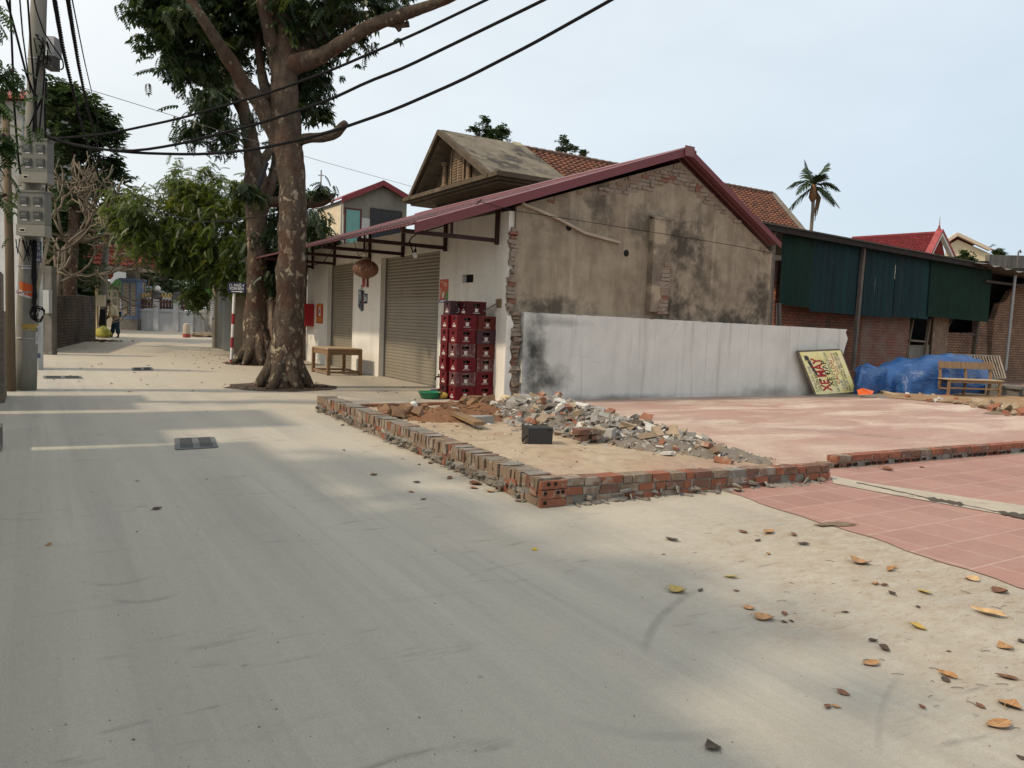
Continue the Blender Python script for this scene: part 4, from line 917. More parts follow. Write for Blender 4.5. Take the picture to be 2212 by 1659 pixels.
for i in range(nu):
    x = tz(i); u = float(np.interp(x, range(len(prof)), [p[0] for p in prof])); vt = float(np.interp(x, range(len(prof)), [p[1] for p in prof])); vb = float(np.interp(x, range(len(prof)), [p[2] for p in prof]))
    base = G(u, vb, .02); dep = s2w(base[0], base[1])[1]; topz = D(u, vt, dep+1.0)[2]
    for j in range(na_):
        t_ = j/(na_-1); ang = t_*math.pi
        off = -1.0*math.cos(ang)+1.15; hz = max(0, math.sin(ang))**.62*(topz-base[2])
        wob = .15*(.5-abs(math.sin(i*.2+j*.17+.8*math.sin(j*.23))))*math.sin(ang)+.09*(.5-abs(math.sin(i*.37-j*.28+1.)))+.05*math.sin(i*.9+j*.45)
        k = ray(u, vt); dx, dy = k[0]/k[1], 1
        X0, Y0 = s2w(base[0], base[1]); s = w2s(X0+dx*off+wob*.4, Y0+off+wob)
        P3.append((s[0], s[1], max(base[2]+.01, base[2]+hz+wob*.45*(1 if hz > .1 else 0))))
mb.add(P3, [(i*na_+j, (i+1)*na_+j, (i+1)*na_+j+1, i*na_+j+1) for i in range(nu-1) for j in range(na_-1)])
pc = G(1990, 856)
tp = thing('blue_tarpaulin', 'crumpled blue tarpaulin draped over a heap behind the wooden bench', 'tarpaulin', pc)
tb = mb.build('sheet', TARP, tp, smooth=True); md = tb.modifiers.new('s', 'SUBSURF'); md.levels = md.render_levels = 1
dt = bpy.data.textures.new('folds', 'CLOUDS'); dt.noise_scale = .5; dm = tb.modifiers.new('d', 'DISPLACE'); dm.texture = dt; dm.strength = .07; dm.mid_level = .5
dt2 = bpy.data.textures.new('creases', 'MUSGRAVE') if False else bpy.data.textures.new('creases', 'VORONOI'); dt2.noise_scale = .4; dm = tb.modifiers.new('e', 'DISPLACE'); dm.texture = dt2; dm.strength = -.05; dm.mid_level = .5
mb = MB(); mb.add([D(u, v, y) for u, v, y in ((1851, 842, 18.85), (1863, 838, 18.8), (1888, 845, 18.9), (1884, 852, 18.75), (1854, 853, 18.7))], [(4, 3, 2, 1, 0)]); mb.add([D(u, v, y) for u, v, y in ((1851, 842, 18.87), (1863, 838, 18.82), (1888, 845, 18.92), (1884, 852, 18.77), (1854, 853, 18.72))], [(0, 1, 2, 3, 4)])
mb.build('orange_lining', flat('orange_lining', (.75, .14, .03), .5), tp)
# wooden bench with a back rail, right
p0 = G(2047, 860, .02); X0, Y0 = s2w(p0[0], p0[1])
bn = thing('wooden_bench', 'old wooden bench with a single back board standing before the blue tarpaulin', 'bench', (p0[0], p0[1], zp(*p0[:2])+.03), rot=math.radians(-TH*57.3+7), local=True)
bw_, bd_, sh2 = 1.5, .38, .46
mb = MB(); mb.box(0-.04, -.02, sh2-.025, bw_+.05, bd_+.02, sh2); mb.build('seat', PALEWOOD, bn, local=True)
for x in (.0, bw_-.05): 
    mb = MB(); mb.box(x, 0, 0, x+.055, .055, sh2-.026); mb.build('leg', WOOD, bn, local=True)
for x in (0, bw_/2-.02, bw_-.055):
    mb = MB(); mb.prism([(x, bd_-.02, sh2+.001), (x+.055, bd_-.02, sh2+.001), (x+.055, bd_+.03, sh2+.001), (x, bd_+.03, sh2+.001)], (0, .07, .44)); mb.build('back_post', WOOD, bn, local=True)
    mb = MB(); mb.prism([(x, bd_-.03, sh2-.026), (x+.055, bd_-.03, sh2-.026), (x+.055, bd_+.02, sh2-.026), (x, bd_+.02, sh2-.026)], (0, .06, -sh2+.026)); mb.build('leg', WOOD, bn, local=True)
mb = MB(); mb.prism([(-.03, bd_-.005, sh2+.26), (bw_+.04, bd_-.005, sh2+.26), (bw_+.04, bd_+.03, sh2+.44), (-.03, bd_+.03, sh2+.44)], (0, .025, -.004)); mb.build('backrest', surf('back_board', (.25, .165, .1), (.15, .1, .06), 3, stretch=(6, 1, 1)), bn, local=True)
mb = MB(); mb.box(.055, .01, .2, bw_-.05, .04, .24); mb.box(.01, .056, .18, .04, bd_-.02, .22); mb.box(bw_-.04, .056, .18, bw_-.01, bd_-.02, .22); mb.box(.055, .006, sh2-.1, bw_-.05, .03, sh2-.03); mb.build('stretcher', WOOD, bn, local=True)
# iron grille leaning on the wall behind
g0, g1, g2, g3 = [Vector(D(*q)) for q in ((2085, 818, 22.2), (2172, 817, 22.6), (2158, 769, 23.2), (2060, 766, 22.8))]
mb = MB(); mb.bar(g0, g1, .04, .03); mb.bar(g3, g2, .06, .04); mb.bar(g1, g2, .04, .03); mb.bar(g0, g3, .04, .03)
for k in range(1, 16): t_ = k/16; mb.bar(g0.lerp(g1, t_), g3.lerp(g2, t_), .022, .022)
solo(mb, 'iron_grille', surf('old_grille_paint', (.3, .27, .22), (.17, .14, .11), 8, rough=.6), 'rusty pale iron window grille propped against the brick wall behind the bench', 'grille', tuple(g0))
# grey cement slabs at the far right edge
mb = MB(); q = [D(*k) for k in ((2128, 838, 21.2), (2200, 856, 20.6), (2212, 845, 21.6), (2140, 826, 22.2))]; mb.prism([(p_[0], p_[1], zg(0)+.02) for p_ in q], (0, 0, .3)); mb.box(q[1][0]-.1, q[1][1]-.1, .34, q[1][0]+.9, q[1][1]+.6, .4)
solo(mb, 'cement_trough', surf('dark_cement', (.15, .14, .125), (.1, .095, .085), 4), 'low dark grey cement trough at the right behind the bench', 'trough', (q[1][0], q[1][1], .05))
# bricks and stones on the verge
for k in range(46):
    u = random.uniform(1945, 2212); v = 852+(u-1945)*.135+random.uniform(-10, 6) + (6 if u > 2150 else 0)
    p = G(u, v, .06); mb = MB(); s = random.uniform(.04, .1)*(1.35 if u > 2120 else .8)
    red = random.random() < .3
    mb.chip((p[0], p[1], p[2]+s*.35), s*1.2, s*.9, s*.55, 0)
    solo(mb, 'stone_chunk', ROCKS[2] if red else ROCKS[random.choice((1, 4, 4))], 'reddish brick fragment on the dirt strip near the bench' if red else 'pale stone fragment on the dirt strip near the bench', 'fragment', tuple(p), 'broken stones along the dirt strip')
# ================================================================== shed of green sheets at the right
SB = 2.6
RB1 = brickmat('shed_brick', (.36, .12, .07), (.2, .075, .05), (.09, .07, .055), .24, .09, .016, stain=(.07, .055, .045), sn=.5, bump=1.)
RB2 = brickmat('pale_shed_brick', (.36, .22, .145), (.24, .145, .1), (.09, .07, .055), .24, .09, .02, stain=(.1, .07, .055), sn=.4, bump=1.)
def pb(u, v, b=SB): return B(u, v, b)
shed = thing('tin_shed', 'old brick shed hung with green and blue corrugated sheets under a dark sloping roof', 'shed', pb(1700, 850))
def prect(mb, u0, u1, vt, vb, b, th=.12, m=0, vt1=None):
    p, q = pb(u0, vb, b), pb(u1, vb, b); z0 = min(p[2], q[2]); t0, t1 = pb(u0, vt, b)[2], pb(u1, vt1 or vt, b)[2]
    mb.prism([(p[0], b, z0), (q[0], b, z0), (q[0], b, t1), (p[0], b, t0)], (0, th, 0), m)
mb = MB(); prect(mb, 1660, 1850, 560, 872, SB, .2); mb.build('brick_wall', RB1, shed)
mb = MB(); prect(mb, 1850, 1952, 600, 872, SB, .2); mb.build('brick_wall', brickmat('worn_shed_brick', (.32, .125, .085), (.2, .09, .07), (.1, .08, .07), .24, .09, .018, stain=(.2, .165, .14), sn=.55, bump=1.), shed)
mb = MB(); prect(mb, 2008, 2032, 640, 872, SB, .2); prect(mb, 2032, 2098, 718, 872, SB, .2); prect(mb, 2098, 2132, 690, 872, SB+.01, .2); P_ = [pb(u, v, SB+.01) for u, v in ((2132, 872), (2420, 872), (2420, 600), (2230, 600), (2185, 628), (2172, 652), (2160, 655), (2148, 690), (2132, 690))]; mb.prism([(p[0], SB+.01, p[2]) for p in P_], (0, .2, 0)); mb.build('brick_wall', RB2, shed)
mb = MB(); prect(mb, 2110, 2420, 575, 872, SB+.9, .1); mb.build('dark_interior', surf('painted_gloom', (.04, .034, .03), (.025, .022, .02), 3), shed)  # back panel coloured dark to stand for the shade under the canopy
mb = MB(); prect(mb, 2003, 2036, 640, 872, SB-.03, .03); mb.build('plaster_patch', surf('shed_plaster', (.22, .165, .12), (.12, .075, .055), 2, (.3, .24, .18), 2, .56), shed)
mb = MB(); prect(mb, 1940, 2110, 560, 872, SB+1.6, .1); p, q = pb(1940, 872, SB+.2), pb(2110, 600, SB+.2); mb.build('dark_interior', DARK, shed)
# door opening with crooked planks
mb = MB(); a_, b_ = pb(1972, 740, SB-.02), pb(1950, 830, SB-.02); mb.bar(pb(1973, 690), pb(1952, 800), .05, .05); mb.bar(pb(2008, 690, SB-.06), pb(1992, 800, SB-.06), .1, .05); mb.bar(pb(1962, 735), pb(1998, 738), .14, .06); mb.build('door_frame', GREYWOOD, shed)
mb = MB(); prect(mb, 1955, 1998, 745, 872, SB+.05, .04); mb.build('door', surf('door_grey', (.2, .185, .165), (.13, .12, .105), 3), shed)
mb = MB(); mb.bar(pb(2060, 682, SB+.1), pb(2045, 712, SB+.1), .04, .04); mb.build('window_bar', GREYWOOD, shed)
def tin(name, u0, u1, vt0, vt1, vb0, vb1, b, mat, pitch=.09, lean=0.):
    p, q = pb(u0, vb0, b), pb(u1, vb1, b); t0, t1 = pb(u0, vt0, b), pb(u1, vt1, b); mb = MB(); N = int(abs(q[0]-p[0])/pitch*6); V = []
    for i in range(N+1):
        s = i/N; h = .024*math.sin(i*math.pi/3); x = p[0]+(q[0]-p[0])*s; zb_ = p[2]+(q[2]-p[2])*s; zt = t0[2]+(t1[2]-t0[2])*s
        for k in (0, .5, 1): V.append((x+(t0[0]-p[0])*k*.0, b+h-lean*(1-k)+.02*math.sin(s*7+k), zb_+(zt-zb_)*k))
    mb.add(V, [(3*i+k, 3*i+3+k, 3*i+4+k, 3*i+1+k) for i in range(N) for k in (0, 1)])
    o = mb.build(name, mat, shed, smooth=True); return o
GT = surf('green_sheet', (.008, .032, .022), (.005, .022, .016), 3, streak=((.02, .04, .035), .4, 6), rough=.6, bstr=.05, spec=.15)
n = NT('blue_green_fibreglass'); X, Y, Z = n.sep()
col = n.mix(n.mr(n.noise(1., 7, .6, n.map(scale=(5, 1, .35))), .35, .65), (.006, .02, .03), (.008, .042, .045))
col = n.mix(n.mr(n.noise(1., 7, .6, n.map(scale=(9, 1, .4), loc=(2, 0, 0))), .54, .7, 0, .6), col, (.035, .042, .05))
col = n.mix(n.mr(n.noise(1., 6, .6, n.map(scale=(12, 1, .5), loc=(5, 0, 0))), .66, .74, 0, .5), col, (.32, .36, .36))
n.done(col, .55, None, 0, .18); tr = n.nd('ShaderNodeBsdfTranslucent', {'Color': (.05, .3, .28)}); mx = n.nd('ShaderNodeMixShader', {0: .07, 1: n.p.outputs[0], 2: tr.outputs[0]}); n.t.links.new(mx.outputs[0], n.out.inputs[0]); BT = n.mat
tin('wall_sheet', 1683, 1751, 498, 512, 657, 665, SB-.55, GT)['label'] = 'dark green corrugated sheet'
tin('wall_sheet', 1748, 1866, 512, 535, 672, 682, SB-.5, BT)['label'] = 'blue green translucent sheet'
tin('wall_sheet', 1862, 1926, 533, 548, 680, 688, SB-.5, BT)['label'] = 'blue green translucent sheet'
tin('wall_sheet', 1928, 2006, 548, 558, 684, 690, SB-.5, BT)['label'] = 'blue green translucent sheet'
tin('wall_sheet', 2003, 2134, 556, 582, 683, 696, SB-.55, GT)['label'] = 'dark green corrugated sheet'
mb = MB(); p, q = pb(1640, 488, SB-.75), pb(2132, 578, SB-.75); mb.bar((p[0], p[1], p[2]), q, .12, .15); mb.build('eave_beam', surf('black_timber', (.018, .016, .014), (.03, .027, .024), 4), shed)
mb = MB(); mb.prism([(p[0], SB-.85, p[2]+.07), (q[0], SB-.85, q[2]+.07), (q[0], SB+5, q[2]+.35), (p[0], SB+5, p[2]+.35)], (0, 0, .04)); mb.build('roof', surf('dark_sheet_roof', (.06, .055, .05), (.09, .08, .07), 4), shed)
GP = surf('grey_post', (.14, .12, .105), (.08, .068, .06), 4)
for (u0, v0, u1, v1, r) in ((1866, 535, 1842, 800, .05), (1682, 655, 1684, 800, .05), (1672, 500, 1662, 710, .045)): mb = MB(); mb.bar(pb(u0, v0, SB-.62), pb(u1, v1, SB-.62), r*2, r*2); mb.build('post', GP, shed)
mb = MB(); mb.bar(pb(2112, 690, SB-.4), pb(2098, 800, SB-.4), .13, .1); mb.bar(pb(2075, 720, SB-.42), pb(2130, 726, SB-.42), .04, .04); mb.build('post', surf('dark_post', (.09, .07, .055), (.06, .045, .04), 4), shed)
mb = MB(); mb.tube([pb(2193, 595, SB-.9), pb(2172, 800, SB-.9)], .05, 8); mb.build('post', STEEL, shed)
# corrugated canopy at the far right
mb = MB(); p = pb(2128, 570, SB-1.2); q = pb(2500, 655, SB-1.2); N = 70; V = []
for i in range(N+1):
    s = i/N; h = .04*math.sin(i*math.pi/2); 
    for k in (0, 1): V.append((p[0]+(q[0]-p[0])*s, SB-1.2+k*3.5, p[2]+(q[2]-p[2])*s+h+k*.5))
mb.add(V, [(2*i, 2*i+2, 2*i+3, 2*i+1) for i in range(N)])
mb.build('canopy_roof', surf('fibre_cement', (.2, .19, .175), (.1, .095, .09), 5), shed)
mb = MB(); mb.bar(pb(2128, 607, SB-.6), pb(2420, 645, SB-.6), .08, .08); mb.build('canopy_beam', surf('dark_beam', (.07, .06, .05), (.04, .035, .03), 4), shed)
mb = MB(); prect(mb, 2125, 2420, 548, 700, SB+5.5, .2, 0, 556); c_ = pb(2400, 800, SB+5.5)
solo(mb, 'cement_wall', DKCONC, 'tall weathered grey cement wall rising behind the shed at the right edge', 'wall', c_)
mb = MB(); z_ = pb(2200, 545, SB+5.3); mb.tube([z_, (z_[0], z_[1], z_[2]-1.5)], .04, 8); mb.tube([z_, (z_[0]+.15, z_[1], z_[2]+.12), (z_[0]+.25, z_[1], z_[2])], .04, 8)
solo(mb, 'vent_pipe', DKCONC, 'thin bent grey pipe standing against the cement wall at the right edge', 'pipe', z_)

# ================================================================== tiled roofs
def tile_slope(mb, e0, e1, r1, r0, rows, cols, step=.03, wave=.02, m=0):
    # e0-e1 eave (left,right), r0-r1 ridge
    e0, e1, r0, r1 = map(Vector, (e0, e1, r0, r1)); nrm = (e1-e0).cross(r0-e0).normalized(); nrm = nrm if nrm.z > 0 else -nrm
    for r in range(rows):
        t0, t1 = r/rows, (r+1.12)/rows; V = []
        for c in range(cols*4+1):
            s = c/(cols*4); w = wave*math.sin(c*math.pi/2); jit = random.uniform(-.012, .012)
            lo_, hi_ = e0.lerp(e1, s), r0.lerp(r1, s); 
            V += [lo_.lerp(hi_, t0)+nrm*(step+w+jit), lo_.lerp(hi_, min(t1, 1))+nrm*(w*.6)]
            V += [lo_.lerp(hi_, t0)-nrm*.01]
        mb.add(V, [(3*i, 3*i+3, 3*i+4, 3*i+1) for i in range(cols*4)]+[(3*i+2, 3*i+5, 3*i+3, 3*i) for i in range(cols*4)], m)
def tilemat(name, c1, c2, dark, k=.6):
    n = NT(name); v = n.voro(3.2, n.map(scale=(1, 1, 1.5)))
    col = n.mix(n.mr(n.noise(5, 7, .7), .3, .7), c1, c2); col = n.mix(n.mr(v.outputs[1], .2, .8, 0, .35), col, dark)
    col = n.mix(n.mr(n.noise(2.2, 8, .7), .48, .66, 0, k), col, dark)
    return n.done(col, .85, n.bump(n.noise(30, 5), .3, .02), 0, .2)
OLDT = tilemat('old_clay_tile', (.22, .09, .055), (.16, .07, .045), (.045, .036, .032), .95)
NEWT = tilemat('red_clay_tile', (.23, .062, .042), (.18, .05, .036), (.1, .035, .03), .5)
PINKT = tilemat('glazed_red_tile', (.36, .085, .085), (.3, .07, .07), (.17, .04, .045), .4)

# old house with a cement pediment behind the shop
a0 = 7.6
apx, fl_, fr_ = A(955, 280, a0), A(893, 420, a0), A(1060, 378, a0)
br_ = apx[1]; zbase = (fl_[2]+fr_[2])/2; hwid = (fl_[1]-fr_[1])/2; bc = (fl_[1]+fr_[1])/2
PED = surf('old_pediment_cement', (.105, .076, .05), (.06, .045, .03), 2., (.15, .118, .08), 1.6, .58, streak=((.07, .058, .045), .6, 3.), bs=25, bstr=.5)
PEDR = surf('pediment_roof_cement', (.21, .18, .132), (.12, .102, .078), 1.3, (.045, .04, .033), .8, .5, bs=25, bstr=.5, stretch=(1, 1, 1))
old = thing('old_tiled_house', 'old house with cement temple style pediment and clay tile roof rising behind the shop', 'house', (a0, bc, zg(15)))
PL_ = 4.2                                   # length of the cement porch roof
ov = .75
mb = MB()
for s in (-1, 1):
    foot = (bc+s*hwid, zbase); ft = Vector((0, foot[0]-br_, foot[1]-apx[2])); th = .16
    mb.prism([(a0-.0, br_, apx[2]), (a0, foot[0], foot[1]), (a0, foot[0], foot[1]-th*1.5), (a0, br_, apx[2]-th*1.8)], (PL_, 0, 0))
mb.build('porch_roof', PEDR, old)
mb = MB()
for s in (-1, 1):
    foot = (bc+s*hwid, zbase)
    for k, (da, w) in enumerate(((-.1, .3), (-.16, .16))): mb.bar((a0+da, br_, apx[2]-.1-k*.05), (a0+da, foot[0]+s*.1, foot[1]-.1-k*.05), .16, w*.8, 0, (1, 0, 0))
mb.build('raking_cornice', PED, old)
mb = MB(); mb.prism([(a0+ov, br_, apx[2]-.3), (a0+ov, bc-hwid+.2, zbase), (a0+ov, bc+hwid-.2, zbase)], (.15, 0, 0)); mb.build('tympanum', surf('pediment_stucco', (.15, .11, .07), (.1, .072, .046), 5., bs=9, bstr=1., bd=.12), old)
mb = MB()
for k, (d, z0, z1) in enumerate(((.0, -.2, -.04), (.14, -.3, -.2), (.3, -.4, -.3), (.12, -.04, .02))): mb.box(a0-.2+d, bc-hwid-.8+d, zbase+z0, a0+PL_-d*.2, bc+hwid+.8-d, zbase+z1-.002)
mb.build('cornice', PED, old)
mb = MB(); mb.box(a0+.9, bc-hwid+.6, 0, a0+PL_, bc+hwid-.6, zbase-.41); mb.build('wall', surf('old_house_wall', (.08, .062, .048), (.05, .04, .032), 2), old)
RELF = surf('pediment_relief', (.23, .168, .108), (.17, .122, .08), 3)
af = a0+ov-.002
mb = MB(); wc = br_-.25; wz = zbase+.26; ww, wh = .5, 1.05*(apx[2]-zbase)/2.3
def fbox(y0, y1, z0, z1, d): mb.box(af-d, y0, z0, af, y1, z1)
fbox(wc-ww, wc+ww, wz, wz+wh, .05)
for s in (-1, 1):
    for k in range(9): fbox(wc+s*ww*.5-ww*.36, wc+s*ww*.5+ww*.36, wz+.08+k*(wh-.1)/9, wz+.08+k*(wh-.1)/9+.06, .085)
mb.tube([(af-.05, wc+(ww+.08)*math.cos(t_), wz+wh+(ww+.1)*math.sin(t_)) for t_ in np.linspace(0, math.pi, 14)], .07, 6)
for s in (-1, 1): fbox(wc+s*(ww+.1)-.05, wc+s*(ww+.1)+.05, wz, wz+wh, .09)
mb.prism([(af-.04, wc+ww*math.cos(t_), wz+wh+ww*math.sin(t_)) for t_ in np.linspace(0, math.pi, 12)], (.03, 0, 0))
mb.build('relief_window', RELF, old)
for s in (-1, 1):
    mb = MB(); x = wc+s*1.15; mb.lathe((af-.1, x, zbase+.2), [(.16, 0), (.16, .1), (.12, .14), (.1, wh*.8), (.15, wh*.84), (.18, wh*.93), (.18, wh*.97)], 12); mb.build('relief_column', RELF, old)
# tile roof running away behind the porch, hipped at its right end
rL, rR = B(1128, 309, br_), B(1668, 428, br_)
zr_ = (rL[2]+rR[2])/2; ev = 4.2; ez = zr_-3.1
corner = B(1748, 494, br_-ev)
aL_, aR_ = rL[0], rR[0]
mb = MB(); tile_slope(mb, (aL_-.5, br_-ev, ez), (corner[0], br_-ev, ez), (aR_, br_, zr_), (aL_-.5, br_, zr_), 20, int((corner[0]-aL_)/.3), .05, .035)
tile_slope(mb, (corner[0], br_-ev, ez), (corner[0], br_+ev, ez), (aR_, br_+.01, zr_), (aR_, br_, zr_), 20, 24, .05, .03)
mb.build('tiled_roof', OLDT, old)
mb = MB(); 
N = 40
for k in range(N): x0 = aL_-.5+(aR_-aL_+.5)*k/N; mb.tube([(x0, br_, zr_+.03), (x0+(aR_-aL_)/N*1.05, br_, zr_+.06)], .1, 6)
mb.build('ridge_tiles', surf('ridge_dark', (.11, .085, .07), (.2, .1, .07), 6), old)
mb = MB(); mb.bar((aR_, br_, zr_+.03), (corner[0]+.05, br_-ev-.05, ez+.05), .32, .12); mb.bar((aR_, br_, zr_+.03), (corner[0]+.05, br_+ev, ez+.05), .3, .12); mb.build('hip_ridge', surf('hip_cement', (.2, .175, .14), (.12, .1, .085), 3), old)
mb = MB(); mb.prism([(aL_-.5, br_-ev-.25, ez-.35), (aL_-.5, br_+.05, zr_+.12), (aL_-.05, br_+.05, zr_+.12), (aL_-.05, br_-ev-.25, ez-.35)], (0, 0, .12)); mb.build('verge_band', surf('pale_lichen_cement', (.4, .36, .24), (.28, .25, .17), 4), old)
mb = MB(); mb.box(a0+PL_+.01, br_-ev+.5, 0, corner[0]-.5, br_+ev-.5, ez-.1); mb.prism([(aL_-.3, br_-ev+.3, ez-.1), (corner[0]-.3, br_-ev+.3, ez-.1), (aR_, br_, zr_-.2), (aL_-.3, br_, zr_-.2)], (0, .05, 0)); mb.build('wall', surf('old_house_side', (.18, .14, .105), (.1, .08, .06), 2), old)

# small two storey house with a red metal roof
b2 = 26.
def q2(u, v): return B(u, v, b2)
ax, lw, rw = q2(823, 392), q2(741, 500), q2(878, 470)
el, er = q2(733, 428), q2(884, 428)
h2 = thing('small_upper_house', 'narrow two storey plastered house with a red metal gable roof and a tall window', 'house', (lw[0], b2, zg(20)))
zt = q2(741, 448)[2]; am = ax[0]; er_a = rw[0]+.1
mb = MB(); zg2 = ax[2]-.22
mb.prism([(lw[0], b2, 0), (rw[0], b2, 0), (rw[0], b2, q2(878, 430)[2]), (am, b2, zg2), (lw[0], b2, q2(741, 432)[2])], (0, 4, 0))
mb.build('wall', surf('house_wall_cement', (.27, .255, .22), (.2, .19, .165), 2, streak=((.14, .13, .11), .5, 3)), h2)
mb = MB(); zA = q2(760, 465)[2]; zB_ = q2(870, 480)[2]
mb.prism([(lw[0]-.01, b2-.03, 0), (rw[0]+.01, b2-.03, 0), (rw[0]+.01, b2-.03, zB_), (am+.4, b2-.03, zB_+.12), (am-.3, b2-.03, zA-.1), (lw[0]-.01, b2-.03, zA)], (0, .028, 0)); mb.build('whitewash', surf('whitewash', (.56, .57, .57), (.44, .45, .45), 3, streak=((.3, .3, .3), .4, 3)), h2)
mb = MB(); mb.box(lw[0]-.02, b2+.02, 0, lw[0]-.002, b2+3.9, q2(741, 440)[2]); mb.build('side_wall', surf('cream_side', (.62, .54, .4), (.5, .43, .31), 2), h2)
mb = MB()
for s, (ea, ez_) in ((-1, (el[0], el[2])), (1, (er[0], er[2]))):
    mb.prism([(ea, b2-.35, ez_), (am, b2-.35, ax[2]), (am, b2-.35, ax[2]-.07), (ea, b2-.35, ez_-.07)], (0, 4.8, 0)); mb.prism([(ea, b2-.38, ez_+.02), (am, b2-.38, ax[2]+.02), (am, b2-.38, ax[2]-.26), (ea, b2-.38, ez_-.26)], (0, .025, 0))
mb.build('roof', surf('red_roof_sheet', (.25, .05, .055), (.2, .04, .045), 3, rough=.45), h2)
def win(u0, v0, u1, v1, fr, gl, lab=None, bars=0):
    p, q = q2(u0, v1), q2(u1, v0); f = MB(); d = b2-.06; w = .09
    x0, x1, z0, z1 = p[0], q[0], p[2], q[2]
    f.box(x0, d, z0, x0+w, b2-.031, z1); f.box(x1-w, d, z0, x1, b2-.031, z1); f.box(x0+w, d, z1-w, x1-w, b2-.031, z1); f.box(x0+w, d, z0, x1-w, b2-.031, z0+w)
    for k in range(bars): x = x0+(x1-x0)*(k+1)/(bars+1); f.box(x-.03, d+.005, z0+w, x+.03, b2-.031, z1-w)
    o = f.build('window', fr, h2); g = MB(); g.box(x0+w, b2-.045, z0+w, x1-w, b2-.034, z1-w); g.build('pane', gl, o)
win(741.5, 452, 781, 540, flat('window_maroon', (.11, .03, .03), .5), flat('teal_pane', (.2, .42, .4), .15, spec=.6))
win(797, 457, 868, 540, flat('window_dark', (.05, .045, .045), .5), flat('dark_pane', (.05, .055, .065), .2, spec=.6), None, 2)
mb = MB(); mb.tube([(lw[0]-.12, b2-.05, q2(735, 440)[2]), (lw[0]-.1, b2-.05, .2)], .045, 8); mb.build('drain_pipe', STEEL, h2)
# church spire
X0, Z0 = 0, 0
c = D(692, 460, 150.); top_ = D(690, 395, 150.); k_ = 150/FPX
sp_t = thing('church_spire', 'distant grey church spire topped with a cross', 'spire', (c[0], c[1], 0))
zt_ = EYE+ray(688, 397)[2]*150/ray(688, 397)[1]; zb_ = EYE+ray(700, 560)[2]*150/ray(700, 560)[1]
mb = MB(); mb.lathe((c[0], c[1], 0), [(3.4, 0), (3.4, zb_-1), (2.9, zb_), (.12, zt_)], 8); mb.build('spire_body', surf('spire_stone', (.38, .4, .42), (.3, .32, .34), .6), sp_t)
mb = MB(); mb.bar((c[0], c[1], zt_-.5), (c[0], c[1], zt_+2.6), .22, .22); s_ = .55; mb.bar((c[0]-s_*ca, c[1]+s_*sa, zt_+1.6), (c[0]+s_*ca, c[1]-s_*sa, zt_+1.6), .2, .2); mb.build('cross', flat('cross_metal', (.3, .31, .33), .5), sp_t)

# distant red roofed houses at the right
def far_house(name, label, y, ridge_l, ridge_r, eave_l, eave_r, wall, tile, gable_r=None, dy=6.):
    rl, rr, elv, err = D(*ridge_l, y), D(*ridge_r, y), D(*eave_l, y-dy*.5), D(*eave_r, y-dy*.5)
    h = thing(name, label, 'house', ((rl[0]+rr[0])/2, (rl[1]+rr[1])/2, .3))
    mb = MB(); tile_slope(mb, elv, err, rr, rl, 16, 34, .1, .05); mb.build('roof', tile, h)
    return h, rl, rr, elv, err
CREAM = flat('cream_wall', (.62, .55, .38), .8); PALEW = surf('pale_wall', (.6, .6, .57), (.5, .5, .48), 1)
h, rl, rr, e0, e1 = far_house('red_roof_house', 'distant house with a long glazed red tile roof and a spike finial above the shed', 58., (1840, 514), (2030, 502), (1790, 575), (2001, 560), PALEW, PINKT)
bk0, bk1 = [Vector((2*r[0]-e[0], 2*r[1]-e[1], e[2])) for r, e in ((rl, e0), (rr, e1))]
mb = MB(); mb.prism([rr, bk1, bk0, rl], (0, 0, .1)); mb.build('roof_back', PINKT, h)
g0, g1, g2 = Vector(rr), Vector(D(2001, 560, 55.)), Vector(D(2058, 560, 60.))
bw0 = (Vector(rr)-Vector(rl)).normalized()
mb = MB(); mb.prism([g0-bw0*1.2-Vector((0, 0, .4)), g1-bw0*1.0, g2-bw0*1.0], -bw0*.3); mb.prism([g1-bw0*1.0, g2-bw0*1.0, g2-bw0*1.0-Vector((0, 0, 9)), g1-bw0*1.0-Vector((0, 0, 9))], -bw0*6); mb.build('wall', PALEW, h)
mb = MB(); mb.bar(g0+bw0*.05, g1+bw0*.05, .3, .35); mb.bar(g0+bw0*.05, g2+bw0*.05, .3, .35); mb.build('verge_board', flat('verge_white', (.6, .6, .58), .6), h)
mb = MB(); mb.bar(g0+Vector((0, 0, .15)), g1+Vector((0, 0, .15)), .45, .16); mb.bar(g0+Vector((0, 0, .15)), g2+Vector((0, 0, .15)), .45, .16); mb.build('verge_tiles', PINKT, h)
f = D(2028, 503, 58); mb = MB(); mb.lathe((f[0], f[1], f[2]), [(.08, 0), (.2, .15), (.09, .35), (.07, .5), (.03, .6), (.012, 1.2)], 8); mb.build('finial', flat('finial_red', (.2, .03, .03), .5), h)
h = thing('cream_gable_house', 'distant cream walled house with a red tiled gable roof beyond the shed', 'house', D(2095, 560, 66))
y = 66.; P_ = [Vector(D(u, v, y)) for u, v in ((2044, 524), (2070, 507), (2140, 540))]
dirb = Vector(w2s(*[s2w(P_[1][0], P_[1][1])[0]+4.6, s2w(P_[1][0], P_[1][1])[1]+5]))-Vector((P_[1][0], P_[1][1])); dirb = Vector((dirb[0], dirb[1], 0))
mb = MB(); mb.prism([P_[0]-Vector((0, 0, .35)), P_[1]-Vector((0, 0, .4)), P_[2]-Vector((0, 0, .35)), P_[2]-Vector((0, 0, 12)), P_[0]-Vector((0, 0, 12))], dirb); mb.build('wall', CREAM, h)
mb = MB(); k = dirb.normalized()*.4
